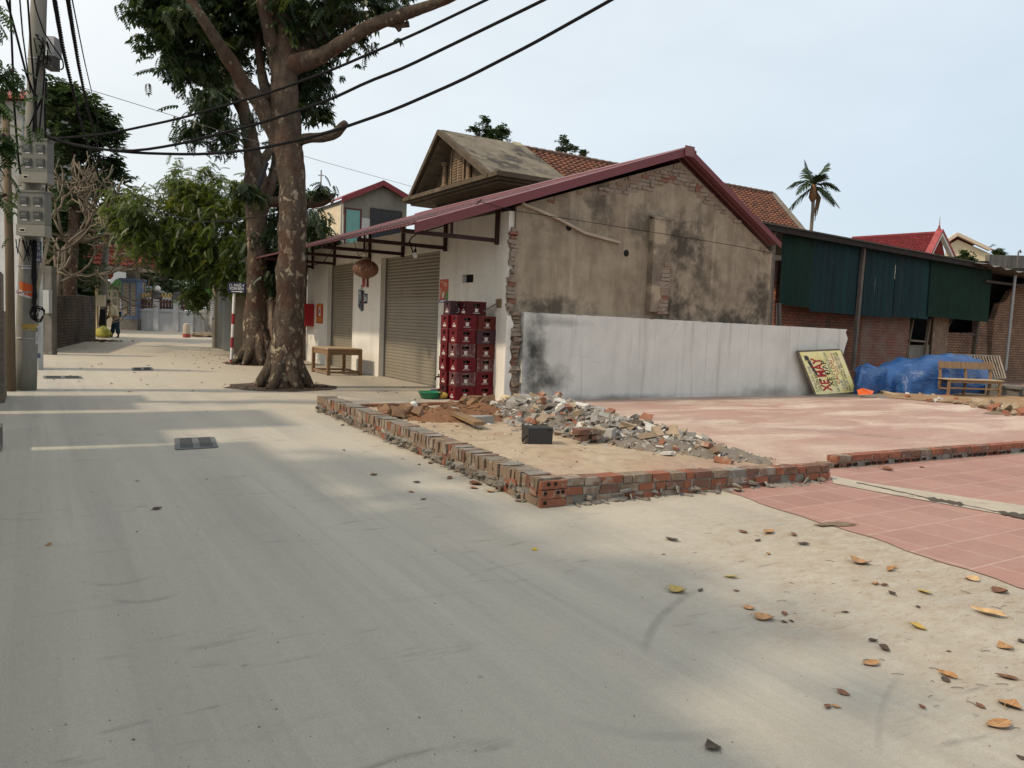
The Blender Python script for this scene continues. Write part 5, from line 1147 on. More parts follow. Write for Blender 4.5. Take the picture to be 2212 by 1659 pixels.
tile_slope(mb, P_[2]-k, P_[2]+dirb, P_[1]+dirb, P_[1]-k, 14, 14, .08, .04); mb.prism([P_[0]-k, P_[1]-k, P_[1]+dirb, P_[0]+dirb], (0, 0, .15)); mb.build('roof', PINKT, h)
mb = MB(); mb.bar(P_[0]-k, P_[1]-k, .3, .25); mb.bar(P_[1]-k, P_[2]-k, .3, .25); mb.build('verge_board', flat('verge_cream', (.6, .5, .4), .6), h)
# ================================================================== left side of the street and its far end
def XZ(u, v, y): r = ray(u, v); t = y/r[1]; return r[0]*t, EYE+r[2]*t
def wp(X, y, Z): s = w2s(X, y); return (s[0], s[1], Z)
def wbox(mb, X0, Z0, X1, Z1, y0, y1, m=0):
    vs = [wp(x, y, z) for z in (Z0, Z1) for x, y in ((X0, y0), (X1, y0), (X1, y1), (X0, y1))]
    return mb.add(vs, [(3, 2, 1, 0), (4, 5, 6, 7), (0, 1, 5, 4), (1, 2, 6, 5), (2, 3, 7, 6), (3, 0, 4, 7)], m)
def depth_of(g): return s2w(g[0], g[1])[1]
# concrete utility pole, near
pg = G(53, 842); yp = depth_of(pg); pX = s2w(pg[0], pg[1])[0]
def poleX(v): return XZ(53+(84-53)*(842-v)/842, v, yp)
pole = thing('utility_pole', 'thick round concrete utility pole with stickers and cables at the left edge of the street', 'utility pole', pg)
n = NT('pole_concrete'); X, Y, Z = n.sep(); col = n.mix(n.mr(n.noise(1.5, 8, .65, n.map(scale=(1, 1, .4))), .3, .7), (.25, .24, .215), (.16, .155, .135)); col = n.mix(n.mr(n.noise(6, 7, .7, n.map(scale=(1, 1, .25))), .5, .72, 0, .6), col, (.12, .115, .1)); col = n.mix(n.mr(n.noise(3, 6), .5, .6, 0, .5), col, (.16, .17, .13)); POLE = n.done(col, .9, n.bump(n.noise(30, 6, .7), .3, .01), 0, .2)
tx, tz = XZ(84, 0, yp); topX = pX+(tx-pX)*1.25; topZ = tz*1.25
mb = MB(); pts = [wp(pX+(topX-pX)*t_, yp, -.1+(topZ+.1)*t_) for t_ in np.linspace(0, 1, 12)]; mb.tube(pts, [.178-.075*t_ for t_ in np.linspace(0, 1, 12)], 24); mb.build('pole_shaft', POLE, pole, smooth=True)
def onpole(Z): t_ = (Z+.1)/(topZ+.1); return pX+(topX-pX)*t_, .178-.075*t_
for Z in (.93, 1.72, 2.15, 3.75, 4.9, 5.6): mb = MB(); x_, r_ = onpole(Z); mb.lathe(wp(x_, yp, Z), [(r_+.004, 0), (r_+.007, .004), (r_+.007, .022), (r_+.004, .026)], 24); mb.build('strap', STEEL, pole)
mb = MB()
STICK = [flat('sticker_orange', (.6, .1, .02), .5), flat('sticker_white', (.6, .6, .62), .5), flat('sticker_blue', (.14, .17, .3), .5), flat('sticker_yellow', (.5, .4, .08), .5)]
INK = [flat('label_white', (.75, .72, .68), .5), flat('label_dark', (.05, .04, .1), .5), flat('label_red', (.35, .02, .02), .5), flat('label_yellow', (.7, .55, .12), .5)]
def stick(u0, v0, u1, v1, m, tilt=0., name='sticker', lines=(), label=None):
    y = yp-.3; Xa, Za = XZ(u0, v1, yp-.17); Xb, Zb = XZ(u1, v0, yp-.17)
    k = MB(); nseg = 5; V = []
    for i in range(nseg+1):
        X_ = Xa+(Xb-Xa)*i/nseg; xc, r_ = onpole((Za+Zb)/2); dx = max(-.98, min(.98, (X_-xc)/(r_+.004))); yy = yp-(r_+.004)*math.sqrt(1-dx*dx)
        V += [wp(X_, yy, Za+tilt*(i/nseg)), wp(X_, yy, Zb+tilt*(i/nseg))]
    k.add(V, [(2*i, 2*i+2, 2*i+3, 2*i+1) for i in range(nseg)]); o = k.build(name, STICK[m], pole)
    if label: o['label'] = label
    if lines:
        t_ = MB(); ux = Vector(V[2*nseg])-Vector(V[0]); uy_ = Vector(V[1])-Vector(V[0]); out = Vector(wp(0, 0, 0))-Vector(wp(0, 1, 0))
        for (s, fx, fy, h, mi) in lines:
            t_.text(s, Vector(V[0])+ux*fx+uy_*fy+out*.045, ux, uy_, (Zb-Za)*h, mi, wide=.72, bold=.01)
        t_.build('lettering', INK, o)
stick(41, 608, 69, 633, 0, -.07, lines=[('CHUYÊN MAI', .52, .82, .24, 3), ('LỢP TÔN', .5, .52, .36, 3)], label='orange advert sticker'); stick(40, 626, 68, 637, 1, -.07, lines=[('038.298.2000', .5, .5, .8, 2)])
stick(45, 573, 63, 580, 1, lines=[('0979 171 644', .5, .5, .8, 1)]); stick(68, 520, 79, 540, 2, lines=[('0982', .5, .7, .45, 0), ('4478', .5, .25, .45, 0)]); stick(68, 542, 79, 566, 2, lines=[('0979', .5, .7, .45, 0), ('3866', .5, .25, .45, 0)])
stick(48, 701, 73, 713, 3, 0, lines=[('0968.365.993', .55, .3, .5, 1), ('KHOAN GIẾNG', .5, .75, .4, 2)]); stick(66, 704, 77, 744, 1, 0, lines=[('B', .6, .78, .3, 1), ('I', .6, .3, .35, 1)]); stick(70, 764, 77, 774, 2)
# electricity meter boxes
MET = surf('meter_grey', (.165, .165, .145), (.13, .13, .112), 3, streak=((.16, .155, .13), .4, 8), rough=.5, bstr=.04, spec=.4); METL = flat('meter_lower', (.24, .235, .2), .5); WINM = flat('meter_glass', (.05, .055, .055), .2, spec=.6)
def meter(corner, label):
    # corner pixels: tl, tr, br, bl of the front face
    y = yp-.34; P4 = [XZ(u, v, y) for u, v in corner]; Xc = sum(p[0] for p in P4)/4; Zc = sum(p[1] for p in P4)/4
    W_ = (P4[1][0]-P4[0][0]+P4[2][0]-P4[3][0])/2; H_ = (P4[0][1]-P4[3][1]+P4[1][1]-P4[2][1])/2
    t = thing('electricity_meter_box', label, 'meter box', wp(Xc, y, Zc-H_/2), 'meter boxes on the utility pole', rot=-TH+math.radians(2), local=True)
    mb = MB(); w = W_/2; mb.box(-w, 0, H_*.26, w, .2, H_); mb.box(-w-.01, -.012, H_-.02, w+.01, .21, H_+.012); o = mb.build('box_body', MET, t, local=True)
    mb = MB(); mb.box(-w-.008, -.02, 0, w+.008, .19, H_*.25); mb.box(-w*.8, -.024, H_*.08, -w*.35, -.021, H_*.17, 1); mb.box(-w*.72, -.027, H_*.1, -w*.42, -.0245, H_*.145, 2); mb.build('terminal_cover', [METL, flat('cover_plate', (.5, .47, .38), .5), DARK], t, local=True)
    for sx in (-.5, .48):
        for zz in (.47, .79):
            f = MB(); cx, cz = sx*w, H_*zz; a, b = w*.3, H_*.085
            f.box(cx-a, -.02, cz-b, cx+a, -.001, cz+b); o = f.build('meter_window', surf('meter_frame', (.1, .105, .1), (.08, .085, .08), 4, rough=.5), t, local=True)
            g = MB(); g.box(cx-a*.78, -.024, cz-b*.72, cx+a*.78, -.0205, cz+b*.72); g.box(cx-a*.5, -.028, cz-b*.1, cx+a*.6, -.0245, cz+b*.25, 1); g.build('dial', [WINM, flat('dial_plate', (.16, .155, .13), .4)], o, local=True)
            l = MB(); l.box(cx-a*.5, -.006, cz-b*1.55, cx+a*.7, -.001, cz-b*1.15); l.build('tag', INK[0], t, local=True)
meter(((49, 296), (105, 304), (98, 398), (41, 391)), 'upper grey electricity meter box strapped to the concrete pole, cables across its front')
meter(((40, 409), (98, 416), (94, 513), (35, 506)), 'lower grey electricity meter box on the concrete pole, just above the stickers')
# junction box high up
t = thing('junction_box', 'open grey cable junction box bristling with wires high on the concrete pole', 'junction box', wp(*XZ(120, 100, yp)[:1], yp, XZ(120, 140, yp)[1]))
X0, Z0 = XZ(112, 152, yp); X1, Z1 = XZ(126, 84, yp); Xm, Zm = XZ(112, 125, yp)
mb = MB(); wbox(mb, X0-.02, Zm, X1, Z1, yp-.12, yp+.1); mb.build('box_lid', STEEL, t)
mb = MB(); wbox(mb, X0-.06, Z0, X1-.02, Zm-.003, yp-.14, yp+.08); mb.build('box_body', flat('junction_dark', (.07, .065, .06), .6), t)
mb = MB()
for k in range(14):
    x = X0+random.uniform(-.12, .08); z = Z0+random.uniform(.05, .5); mb.tube([wp(x, yp-.16, z), wp(x+random.uniform(-.08, .1), yp-.24, z-random.uniform(0, .12)), wp(x+random.uniform(-.1, .1), yp-.17, z-random.uniform(.05, .25))], .011, 5)
mb.build('wiring', BLACK, t)
mb = MB()
for k in range(9):                          # tangle down the right side of the pole
    pts = []; x_ = 74+random.uniform(-2, 3)
    for v in (520, 560, 600, 640, 668, 690): X_, Z_ = XZ(x_+random.uniform(-3, 4), v+random.uniform(-4, 4), yp-.2); pts.append(wp(X_, yp-.2, Z_))
    mb.tube(pts, random.uniform(.008, .022), 5)
for k in range(5):
    c = XZ(78+random.uniform(-4, 6), 680+random.uniform(-8, 8), yp-.22); R_ = random.uniform(.06, .12); mb.tube([wp(c[0]+R_*math.cos(t_), yp-.22+.03*math.sin(3*t_), c[1]+R_*1.2*math.sin(t_)) for t_ in np.linspace(0, 6, 14)], .008, 5)
for k in range(7):
    u0, v0, u1, v1 = random.uniform(38, 90), random.uniform(515, 520), random.uniform(30, 92), random.uniform(535, 560)
    mb.tube([wp(*[XZ(u0, v0, yp-.25)[0], yp-.25, XZ(u0, v0, yp-.25)[1]]), wp(XZ((u0+u1)/2, v1+12, yp-.28)[0], yp-.28, XZ(60, v1+6, yp-.28)[1]), wp(XZ(u1, v1-20, yp-.25)[0], yp-.25, XZ(u1, v1-26, yp-.25)[1])], .009, 5)
mb.build('cable_bundle', BLACK, pole); mb = MB()
for (u0, v0, u1, v1) in ((84, 120, 78, 290), (92, 210, 72, 285), (80, 205, 62, 275), (100, 170, 98, 300), (103, 300, 99, 420), (97, 150, 84, 290)):
    a_, b_ = XZ(u0, v0, yp-.2), XZ(u1, v1, yp-.22); mb.tube([wp(a_[0], yp-.2, a_[1]), wp((a_[0]+b_[0])/2+random.uniform(-.06, .06), yp-.23, (a_[1]+b_[1])/2), wp(b_[0], yp-.22, b_[1])], random.uniform(.01, .02), 5)
mb.build('cable_bundle', BLACK, pole)
# tall wooden post and plank wall at the extreme left
p0_, p1_ = XZ(24, 846, yp-.3), XZ(12, 236, yp-.3)
mb = MB(); mb.tube([wp(p0_[0], yp-.3, .0), wp(p0_[0]*.5+p1_[0]*.5+.02, yp-.3, p1_[1]*.5), wp(p1_[0], yp-.3, p1_[1])], [.075, .066, .055], 12)
solo(mb, 'timber_post', surf('pale_timber', (.17, .13, .085), (.11, .082, .055), 2, stretch=(3, 3, .6)), 'tall weathered timber post standing left of the concrete pole', 'post', wp(p0_[0], yp-.3, 0), smooth=True)
mb = MB(); mb.box(-8.35, -2.95, -.05, -8.2, -1.78, 2.0)
solo(mb, 'low_yard_wall', DKCONC, 'short grey yard wall between the two street houses, outside the picture', 'wall', (-8.3, -2.4, 0))
mb = MB(); mb.box(-8.35, .25, -.05, -8.2, 1.2, 2.); mb.box(-8.4, 1.21, -.05, -7.93, 2.35, 1.98)
for k in range(6): mb.box(-7.93, 1.22+k*.19, .0, -7.9, 1.22+k*.19+.17, 1.4)
solo(mb, 'plank_wall', GREYWOOD, 'dark plank faced wall end at the extreme left edge', 'wall', (-8.2, 1.8, 0))
bx = G(3, 955); mb = MB(); mb.box(-7.98, -3.2, zg(-3), -7.8, -2.9, .28); 
solo(mb, 'marker_stone', DKCONC, 'small grey stone marker at the left edge of the road', 'marker', (bx[0], bx[1], 0.02))
# pale plank leaning beside the pole, electrical cabinet, white wall and mossy pillar
yw = yp+1.2
yw = yp-.05; a_, b_ = XZ(107, 503, yw), XZ(76, 668, yw); mb = MB(); mb.bar(wp(a_[0], yw, a_[1]), wp(b_[0], yw-.06, b_[1]), .1, .05)
solo(mb, 'leaning_plank', surf('pale_grey_timber', (.38, .32, .25), (.28, .23, .17), 3), 'pale plank tied slantwise to the concrete pole', 'plank', wp(b_[0], yw, .1))
mb = MB(); g = (-7.37, 14.2); X0, Y0 = s2w(*g); Xa, Za = XZ(82, 690, Y0-.5); Xb, Zb = XZ(107, 448, Y0-.5); wbox(mb, Xa, -.05, Xa+.24, Zb*.62, Y0-.25, Y0+.02)
pil = solo(mb, 'gate_pillar', DKCONC, 'grey mossy cement pillar at the near end of the dark wall, behind the utility pole', 'pillar', (g[0], g[1], 0))
mb = MB(); e = XZ(84, 676, Y0-.6), XZ(97, 626, Y0-.6); wbox(mb, e[0][0], e[0][1], e[1][0], e[1][1], Y0-.42, Y0-.26); mb.v = mb.v
solo(mb, 'cable_cabinet', flat('cabinet_grey', (.42, .43, .42), .5), 'small light grey cable cabinet fixed to the mossy pillar', 'cabinet', wp(e[0][0], Y0-.3, e[0][1]))
mb = MB(); X0_, Z0_ = XZ(-60, 560, 17.5); X1_, Z1_ = XZ(80, 452, 17.5); wbox(mb, X0_, -.1, X1_, Z1_, 17.5, 17.7)
solo(mb, 'white_yard_wall', surf('stained_white', (.55, .56, .56), (.42, .43, .43), 2, streak=((.2, .2, .18), .6, 3)), 'stained white yard wall seen behind the utility pole and timber post', 'wall', wp(X0_, 17.6, 0))
# mossy brick wall along the left side
MOSS = brickmat('mossy_brick', (.21, .14, .1), (.11, .085, .065), (.06, .053, .045), .26, .1, .02, stain=(.035, .032, .026), sn=.65, bump=1.)
w0, w1, w2 = (-7.36, 14.75), (-6.4, 18.6), (-5.45, 22.6)
mb = MB()
def hwall(p, q, h0, h1, th=.22):
    dx, dy = q[0]-p[0], q[1]-p[1]; L_ = math.hypot(dx, dy); nx, ny = -dy/L_*th, dx/L_*th
    mb.prism([(p[0], p[1], zg(p[1])-.1), (q[0], q[1], zg(q[1])-.1), (q[0], q[1], h1), (p[0], p[1], h0)], (nx, ny, 0))
t_ = lambda u, v, p: EYE+ray(u, v)[2]*s2w(*p)[1]/ray(u, v)[1]
hwall(w0, w2, t_(109, 639, w0), t_(214, 640, w2))
solo(mb, 'mossy_brick_wall', MOSS, 'dark mossy brick wall running along the left side of the street behind the pole', 'wall', (w1[0], w1[1], .1))
# second utility pole
g2 = G(221, 727.5); y2 = depth_of(g2); X2 = s2w(g2[0], g2[1])[0]
t = thing('utility_pole', 'distant concrete utility pole beside the person at the bend of the street', 'utility pole', g2)
tx2, tz2 = XZ(234, 380, y2); mb = MB(); mb.tube([wp(X2, y2, .2), wp(tx2, y2, tz2)], [.145, .115], 14); mb.build('pole_shaft', POLE, t, smooth=True)
a_, b_ = XZ(217, 662, y2), XZ(235, 643, y2)
mb = MB(); wbox(mb, a_[0], a_[1], b_[0]-.02, b_[1]+.1, y2-.35, y2-.18); mb.build('meter_box', flat('beige_box', (.42, .37, .27), .6), t)
mb = MB(); a_ = XZ(214, 724, y2); wbox(mb, a_[0]-.06, .25, a_[0]+.03, 3.2, y2-.2, y2-.1); mb.build('cable_conduit', flat('beige_conduit', (.55, .45, .3), .6), t)
mb = MB()
for k in range(14): u = random.uniform(217, 229); a_, b_ = XZ(u, 668, y2-.25), XZ(u+random.uniform(-3, 3), random.uniform(690, 712), y2-.25); mb.tube([wp(a_[0], y2-.25, a_[1]), wp(b_[0], y2-.27, b_[1])], .03, 5)
mb.build('cable_bundle', BLACK, t)
# gateway with tiled roof at the far end
gg = G(278, 713); yg = depth_of(gg); 
BLUE = surf('gate_blue_paint', (.15, .2, .31), (.12, .165, .26), 2); CLAD = brickmat('ledge_stone', (.42, .37, .31), (.33, .29, .24), (.16, .14, .12), .3, .1, .02, bump=.9)
gw = thing('tiled_gateway', 'house gateway with blue stone clad pillars, cream metal gate and a red tiled roof', 'gateway', gg)
def gpill(uL, uR, vT, vB):
    X0, Zb = XZ(uL, vB, yg); X1, _ = XZ(uR, vB, yg); _, Zt = XZ((uL+uR)/2, vT, yg); zb = zg(36); w = X1-X0
    mb = MB(); wbox(mb, X0, zb+.62, X1, Zt, yg, yg+w); wbox(mb, X0-.08, Zt+.001, X1+.08, Zt+.12, yg-.08, yg+w+.08); o = mb.build('pillar', BLUE, gw)
    mb = MB(); wbox(mb, X0-.04, zb-.05, X1+.04, zb+.619, yg-.04, yg+w+.04); mb.build('plinth', surf('gate_plinth', (.17, .16, .14), (.11, .105, .095), 3), o)
    mb = MB(); wbox(mb, X0+w*.1, zb+.8, X0+w*.5, Zt-.15, yg-.03, yg-.002); wbox(mb, X0+w*.6, zb+.8, X0+w*.9, Zt-.15, yg-.03, yg-.002); mb.build('stone_cladding', CLAD, o)
    mb = MB(); wbox(mb, X0+w*.2, Zt+.121, X1-w*.2, Zt+.75, yg+w*.2, yg+w*.8); mb.build('stub_column', surf('gate_grey', (.28, .27, .26), (.2, .19, .18), 3), o)
    return X0, X1, Zt
rp = gpill(262, 296, 606, 713); lp = gpill(160, 181, 604, 713)
rz = rp[2]+.7; rl, rr_ = XZ(186, 557, yg)[0], XZ(294, 569, yg)[0]; el_, er_ = XZ(158, 583, yg)[0], XZ(322, 594, yg)[0]; rzt = rz+1.05
rpY = yg+.5
mb = MB(); tile_slope(mb, wp(el_, rpY-1.5, rz), wp(er_, rpY-1.5, rz), wp(rr_, rpY, rzt), wp(rl, rpY, rzt), 4, 18, .1, .06); tile_slope(mb, wp(er_, rpY-1.5, rz), wp(er_, rpY+1.5, rz), wp(rr_, rpY+.01, rzt), wp(rr_, rpY, rzt), 4, 9, .1, .06); tile_slope(mb, wp(el_, rpY+1.5, rz), wp(el_, rpY-1.5, rz), wp(rl, rpY, rzt), wp(rl, rpY+.01, rzt), 4, 9, .1, .06)
mb.build('roof', NEWT, gw)
mb = MB(); mb.tube([wp(rl, rpY, rzt+.08), wp(rr_, rpY, rzt+.08)], .13, 8); mb.tube([wp(rr_, rpY, rzt+.08), wp(er_, rpY-1.5, rz+.1)], .12, 8); mb.build('ridge_tiles', NEWT, gw)
mb = MB(); wbox(mb, el_+.1, rz-.12, er_-.1, rz-.02, rpY-1.45, rpY+1.45); mb.build('soffit', flat('soffit_cream', (.55, .5, .42), .7), gw)
CREAMI = flat('gate_cream', (.42, .38, .3), .5)
x0, x1 = lp[1]+.02, rp[0]-.02; zt_ = XZ(250, 628, yg)[1]
mb = MB(); zb = zg(36)+.1
for f_ in np.linspace(0, 1, 7): X_ = x0+(x1-x0)*f_; wbox(mb, X_-.05, zb, X_+.05, zt_, yg+.3, yg+.36)
for z in (zb, zb+.9, zb+1.6, zt_-.05): wbox(mb, x0, z, x1, z+.1, yg+.29, yg+.37)
for f_ in np.linspace(.02, .98, 20): X_ = x0+(x1-x0)*f_; wbox(mb, X_-.014, zb+.9, X_+.018, zt_, yg+.31, yg+.35)
for f_ in np.linspace(.08, .92, 7):
    for z in (zb+1.25, zb+1.9): X_ = x0+(x1-x0)*f_; mb.tube([wp(X_+.16*math.cos(k), yg+.33, z+.2*math.sin(k)) for k in np.linspace(0, 6.283, 13)], .022, 5)
    mb.tube([wp(X_+.22*math.cos(k), yg+.33, zt_+.12+.16*math.sin(k)) for k in np.linspace(-.3, 3.6, 10)], .02, 5)
wbox(mb, x0, zb, x1, zb+.55, yg+.31, yg+.33)
mb.build('gate_leaf', CREAMI, gw)
mb = MB(); c = XZ(240, 597, yg); mb.lathe(wp(c[0], yg-.2, c[1]-.15), [(.08, 0), (.2, .15), (.22, .35), (.08, .5)], 12); mb.build('lantern', flat('lantern_orange', (.35, .08, .03), .5), gw)
# fence
yf = yg+.4; WF = surf('fence_white', (.52, .53, .55), (.42, .43, .45), 2, streak=((.25, .25, .24), .5, 3)); BRN = surf('fence_brown', (.11, .055, .045), (.08, .04, .035), 5); GOLD = flat('fence_gold', (.5, .33, .06), .5)
fn = thing('garden_fence', 'white based garden fence with brown railings, golden spear tips and ball topped pillars', 'fence', wp(XZ(345, 713, yf)[0], yf, zg(36)))
xa, xb = XZ(296, 714, yf)[0], XZ(416, 714, yf)[0]; zb = zg(37)-.05; zw = XZ(340, 673, yf)[1]; zr1 = XZ(340, 646, yf)[1]
pxs = [XZ(u, 714, yf)[0] for u in (338, 381)]
mb = MB(); wbox(mb, xa, zb, xb, zw, yf, yf+.25); wbox(mb, xa, zw+.001, xb, zw+.1, yf-.06, yf+.3); mb.build('base_wall', WF, fn)
mb = MB()
for x in np.arange(xa+.1, xb, .17):
    if min(abs(x-p) for p in pxs) > .19: wbox(mb, x-.065, zw+.15, x+.065, zr1, yf+.08, yf+.13)
wbox(mb, xa, zw+.2, xb, zw+.28, yf+.131, yf+.16); wbox(mb, xa, zr1-.2, xb, zr1-.12, yf+.131, yf+.16); mb.build('railing', BRN, fn)
for e0_, e1_ in ((xa, pxs[0]-.19), (pxs[0]+.19, pxs[1]-.19), (pxs[1]+.19, xb)):
    mb = MB()
    for x in np.arange(e0_+.07, e1_, .17): c = wp(x, yf+.1, zr1+.005); mb.lathe(c, [(.03, 0), (.03, .08), (.07, .12), (.07, .17), (.01, .36)], 6)
    mb.build('spear_tip_row', GOLD, fn)
for i, x in enumerate(pxs):
    mb = MB(); wbox(mb, x-.15, zb, x+.15, zr1, yf-.1, yf+.3); o = mb.build('pillar', WF, fn)
    mb = MB(); mb.lathe(wp(x, yf+.1, zr1+.001), [(.24, 0), (.3, .06), (.3, .2), (.2, .26), (.24, .3), (.2, .42)], 4 if False else 12); mb.build('pillar_cap', surf('cap_dark', (.09, .08, .085), (.12, .11, .12), 4), o)
    if i == 0: mb = MB(); mb.sphere(wp(x, yf+.1, zr1+.58), .17, .17, .17, 0, 16, 10); mb.build('ball', WHITE, o, smooth=True)
xc, xd = XZ(417, 714, yf)[0], XZ(520, 714, yf)[0]
mb = MB(); zt_ = XZ(430, 669, yf)[1]; poly = [wp(xc, yf+.2, zb), wp(xd, yf+.2, zb), wp(xd, yf+.2, zt_+.9)]+[wp(xc+(xd-xc)*f_, yf+.2, zt_+random.uniform(-.06, .1)+(.55 if f_ > .25 else 0)) for f_ in (.6, .4, .27, .24, .1, .0)]; e_ = Vector(wp(0, 1, 0))-Vector(wp(0, 0, 0)); mb.prism(poly, e_*.25)
solo(mb, 'old_white_wall', surf('peeling_white', (.45, .45, .44), (.3, .3, .28), 1.5, (.14, .13, .11), 1.2, .52, streak=((.1, .095, .08), .7, 2.)), 'old peeling white wall continuing right of the fence at the far end', 'wall', wp(xc, yf, zb))
# concrete bollard, painted band, and soil pile
g = G(403, 729); k = depth_of(g)/FPX
mb = MB(); r_ = 8*k; mb.lathe(g, [(r_*1.0, 0), (r_*1.02, 8*k), (r_*.98, 8.1*k)], 16, 1); mb.lathe(g, [(r_*.98, 8.2*k), (r_*.9, 22*k), (r_*.75, 29*k), (r_*.3, 30.5*k)], 16, 0)
solo(mb, 'road_bollard', [surf('bollard_cream', (.5, .44, .36), (.4, .35, .28), 3), flat('bollard_red', (.36, .07, .06), .6)], 'stubby cream road bollard with a red band at the far junction', 'bollard', g)
g = G(446, 728); mb = MB(); mb.rock((g[0], g[1], g[2]), .8, .5, .26, 0, 3); mb.rock((g[0]-.3, g[1]+.2, g[2]), .5, .4, .18, 0, 3)
solo(mb, 'sand_pile', surf('sand_brown', (.22, .17, .11), (.16, .12, .08), 6, bs=20, bstr=.6), 'low brown sand pile behind the road bollard', 'sand pile', g)
# metal yard gate with cement piers by the second big tree
ga = -1.72
yg_t = thing('tin_yard_gate', 'corrugated metal yard gate between two tall cement piers left of the second big tree', 'gate', (ga, 17, zg(17)))
mb = MB(); mb.box(ga-.02, 18.35, 0, ga+.42, 18.85, 3.1); mb.build('pier', surf('pier_cement', (.37, .32, .25), (.27, .235, .18), 2), yg_t)
mb = MB(); mb.box(ga-.02, 15.05, 0, ga+.42, 15.55, 3.0); mb.build('pier', surf('pier_cement_worn', (.33, .28, .215), (.23, .195, .15), 2), yg_t)
mb = MB(); V = []; N = 90
for i in range(N+1):
    b = 15.56+(18.34-15.56)*i/N; h = .02*(1 if (i//3) % 2 else -1); V += [(ga+.1+h, b, .15), (ga+.1+h, b, 2.9)]
mb.add(V, [(2*i, 2*i+1, 2*i+3, 2*i+2) for i in range(N)]); mb.build('gate_leaf', surf('gate_tin', (.25, .26, .25), (.17, .175, .165), 2, streak=((.42, .43, .43), .5, 4), rough=.5, metal=.4), yg_t)
mb = MB(); mb.box(ga-.03, 18.45, 1.25, ga-.021, 18.85, 2.0); mb.quad((ga-.034, 18.8, 1.9), (ga-.034, 18.5, 1.9), (ga-.034, 18.5, 1.94), (ga-.034, 18.8, 1.94), 1)
for k in range(6): mb.quad((ga-.034, 18.8, 1.35+k*.09), (ga-.034, 18.5, 1.35+k*.09), (ga-.034, 18.5, 1.4+k*.09), (ga-.034, 18.8, 1.4+k*.09), 1)
solo(mb, 'blue_notice', [flat('notice_blue', (.06, .09, .17), .5), WHITE], 'narrow blue notice with white lines of writing on the far gate pier', 'notice', (ga, 18.6, 1.5))
mb = MB(); mb.box(-1.1, 12.56, -.1, -.9, 15.04, 3.0); mb.box(-.899, 12.56, -.1, .0, 12.75, 3.2)
solo(mb, 'brick_house_wall', brickmat('street_brick', (.2, .115, .085), (.27, .2, .15), (.15, .13, .11), .2, .085, .016, stain=(.3, .25, .19), sn=.35, bump=.9), 'rough brick wall behind the two big tree trunks, joined to the shop', 'wall', (-.9, 13.8, 0))
# street sign on red and white post
g = G(499.5, 784); ys = depth_of(g); tp_ = XZ(506, 634, ys)
ss = thing('street_sign', 'dark blue street sign with white letters on a leaning red and white post', 'street sign', g)
b0_ = Vector(g); t0_ = Vector(wp(tp_[0], ys, tp_[1])); bands = [(0, .05, 1), (.05, .22, 0), (.22, .37, 1), (.37, .56, 0), (.56, .71, 1), (.71, 1., 0)]
mb = MB()
for f0, f1, m in bands: mb.tube([b0_.lerp(t0_, f0+.001), b0_.lerp(t0_, f1)], .042, 12, m)
mb.build('post', [WHITE, flat('post_red', (.3, .02, .03), .5)], ss)
a_, b_ = XZ(492.5, 632, ys-.06), XZ(531, 611, ys-.06); mb = MB(); wbox(mb, a_[0], a_[1], b_[0], b_[1], ys-.08, ys-.05); mb.build('board', flat('sign_navy', (.012, .013, .05), .5), ss)
mb = MB(); xm = (a_[0]+b_[0])/2; h_ = b_[1]-a_[1]; ux_ = Vector(wp(1, 0, 0))-Vector(wp(0, 0, 0))
mb.text('( )  NGÕ 4', wp(xm, ys-.085, b_[1]-h_*.28), ux_, (0, 0, 1), h_*.36, wide=.85, bold=.02); mb.text('XÓM BẾN', wp(xm, ys-.085, b_[1]-h_*.6), ux_, (0, 0, 1), h_*.36, wide=.85, bold=.02)
z_ = a_[1]+h_*.12; mb.add([wp(xm-.15, ys-.085, z_-.01), wp(xm+.1, ys-.085, z_-.01), wp(xm+.1, ys-.085, z_+.015), wp(xm-.15, ys-.085, z_+.015)], [(0, 1, 2, 3)]); mb.add([wp(xm+.1, ys-.085, z_-.025), wp(xm+.2, ys-.085, z_), wp(xm+.1, ys-.085, z_+.03)], [(0, 1, 2)])
mb.build('lettering', flat('sign_white', (.6, .6, .62), .5), ss)
# houses glimpsed beyond the trees
def plain_house(name, label, u0, u1, vt, y, wall, wins, roofm=None, vb=700, dep=6, rh=0):
    X0, X1 = XZ(u0, vb, y)[0], XZ(u1, vb, y)[0]; Zt = XZ((u0+u1)/2, vt, y)[1]; h = thing(name, label, 'house', wp((X0+X1)/2, y, .3))
    mb = MB(); wbox(mb, X0, .1, X1, Zt, y, y+dep); mb.build('wall', wall, h)
    for (f0, f1, g0_, g1_) in wins:
        mb = MB(); wbox(mb, X0+(X1-X0)*f0, Zt*g0_, X0+(X1-X0)*f1, Zt*g1_, y-.06, y-.001); o = mb.build('window', flat('frame_white', (.55, .56, .58), .5), h); mb = MB(); m_ = .1*(X1-X0)*(f1-f0); wbox(mb, X0+(X1-X0)*f0+m_, Zt*g0_+m_, X0+(X1-X0)*f1-m_, Zt*g1_-m_, y-.08, y-.061); mb.build('pane', flat('grey_pane', (.1, .13, .16), .2, spec=.6), o)
    if roofm:
        mb = MB(); mb.prism([wp(X0-.4, y-.5, Zt+.001), wp(X1+.4, y-.5, Zt+.001), wp(X1+.4, y+dep*.5, Zt+rh), wp(X0-.4, y+dep*.5, Zt+rh)], (0, 0, .2)); mb.prism([wp(X0-.4, y+dep+.4, Zt+.001), wp(X1+.4, y+dep+.4, Zt+.001), wp(X1+.4, y+dep*.5, Zt+rh), wp(X0-.4, y+dep*.5, Zt+rh)], (0, 0, .2)); mb.build('roof', roofm, h)
    return h
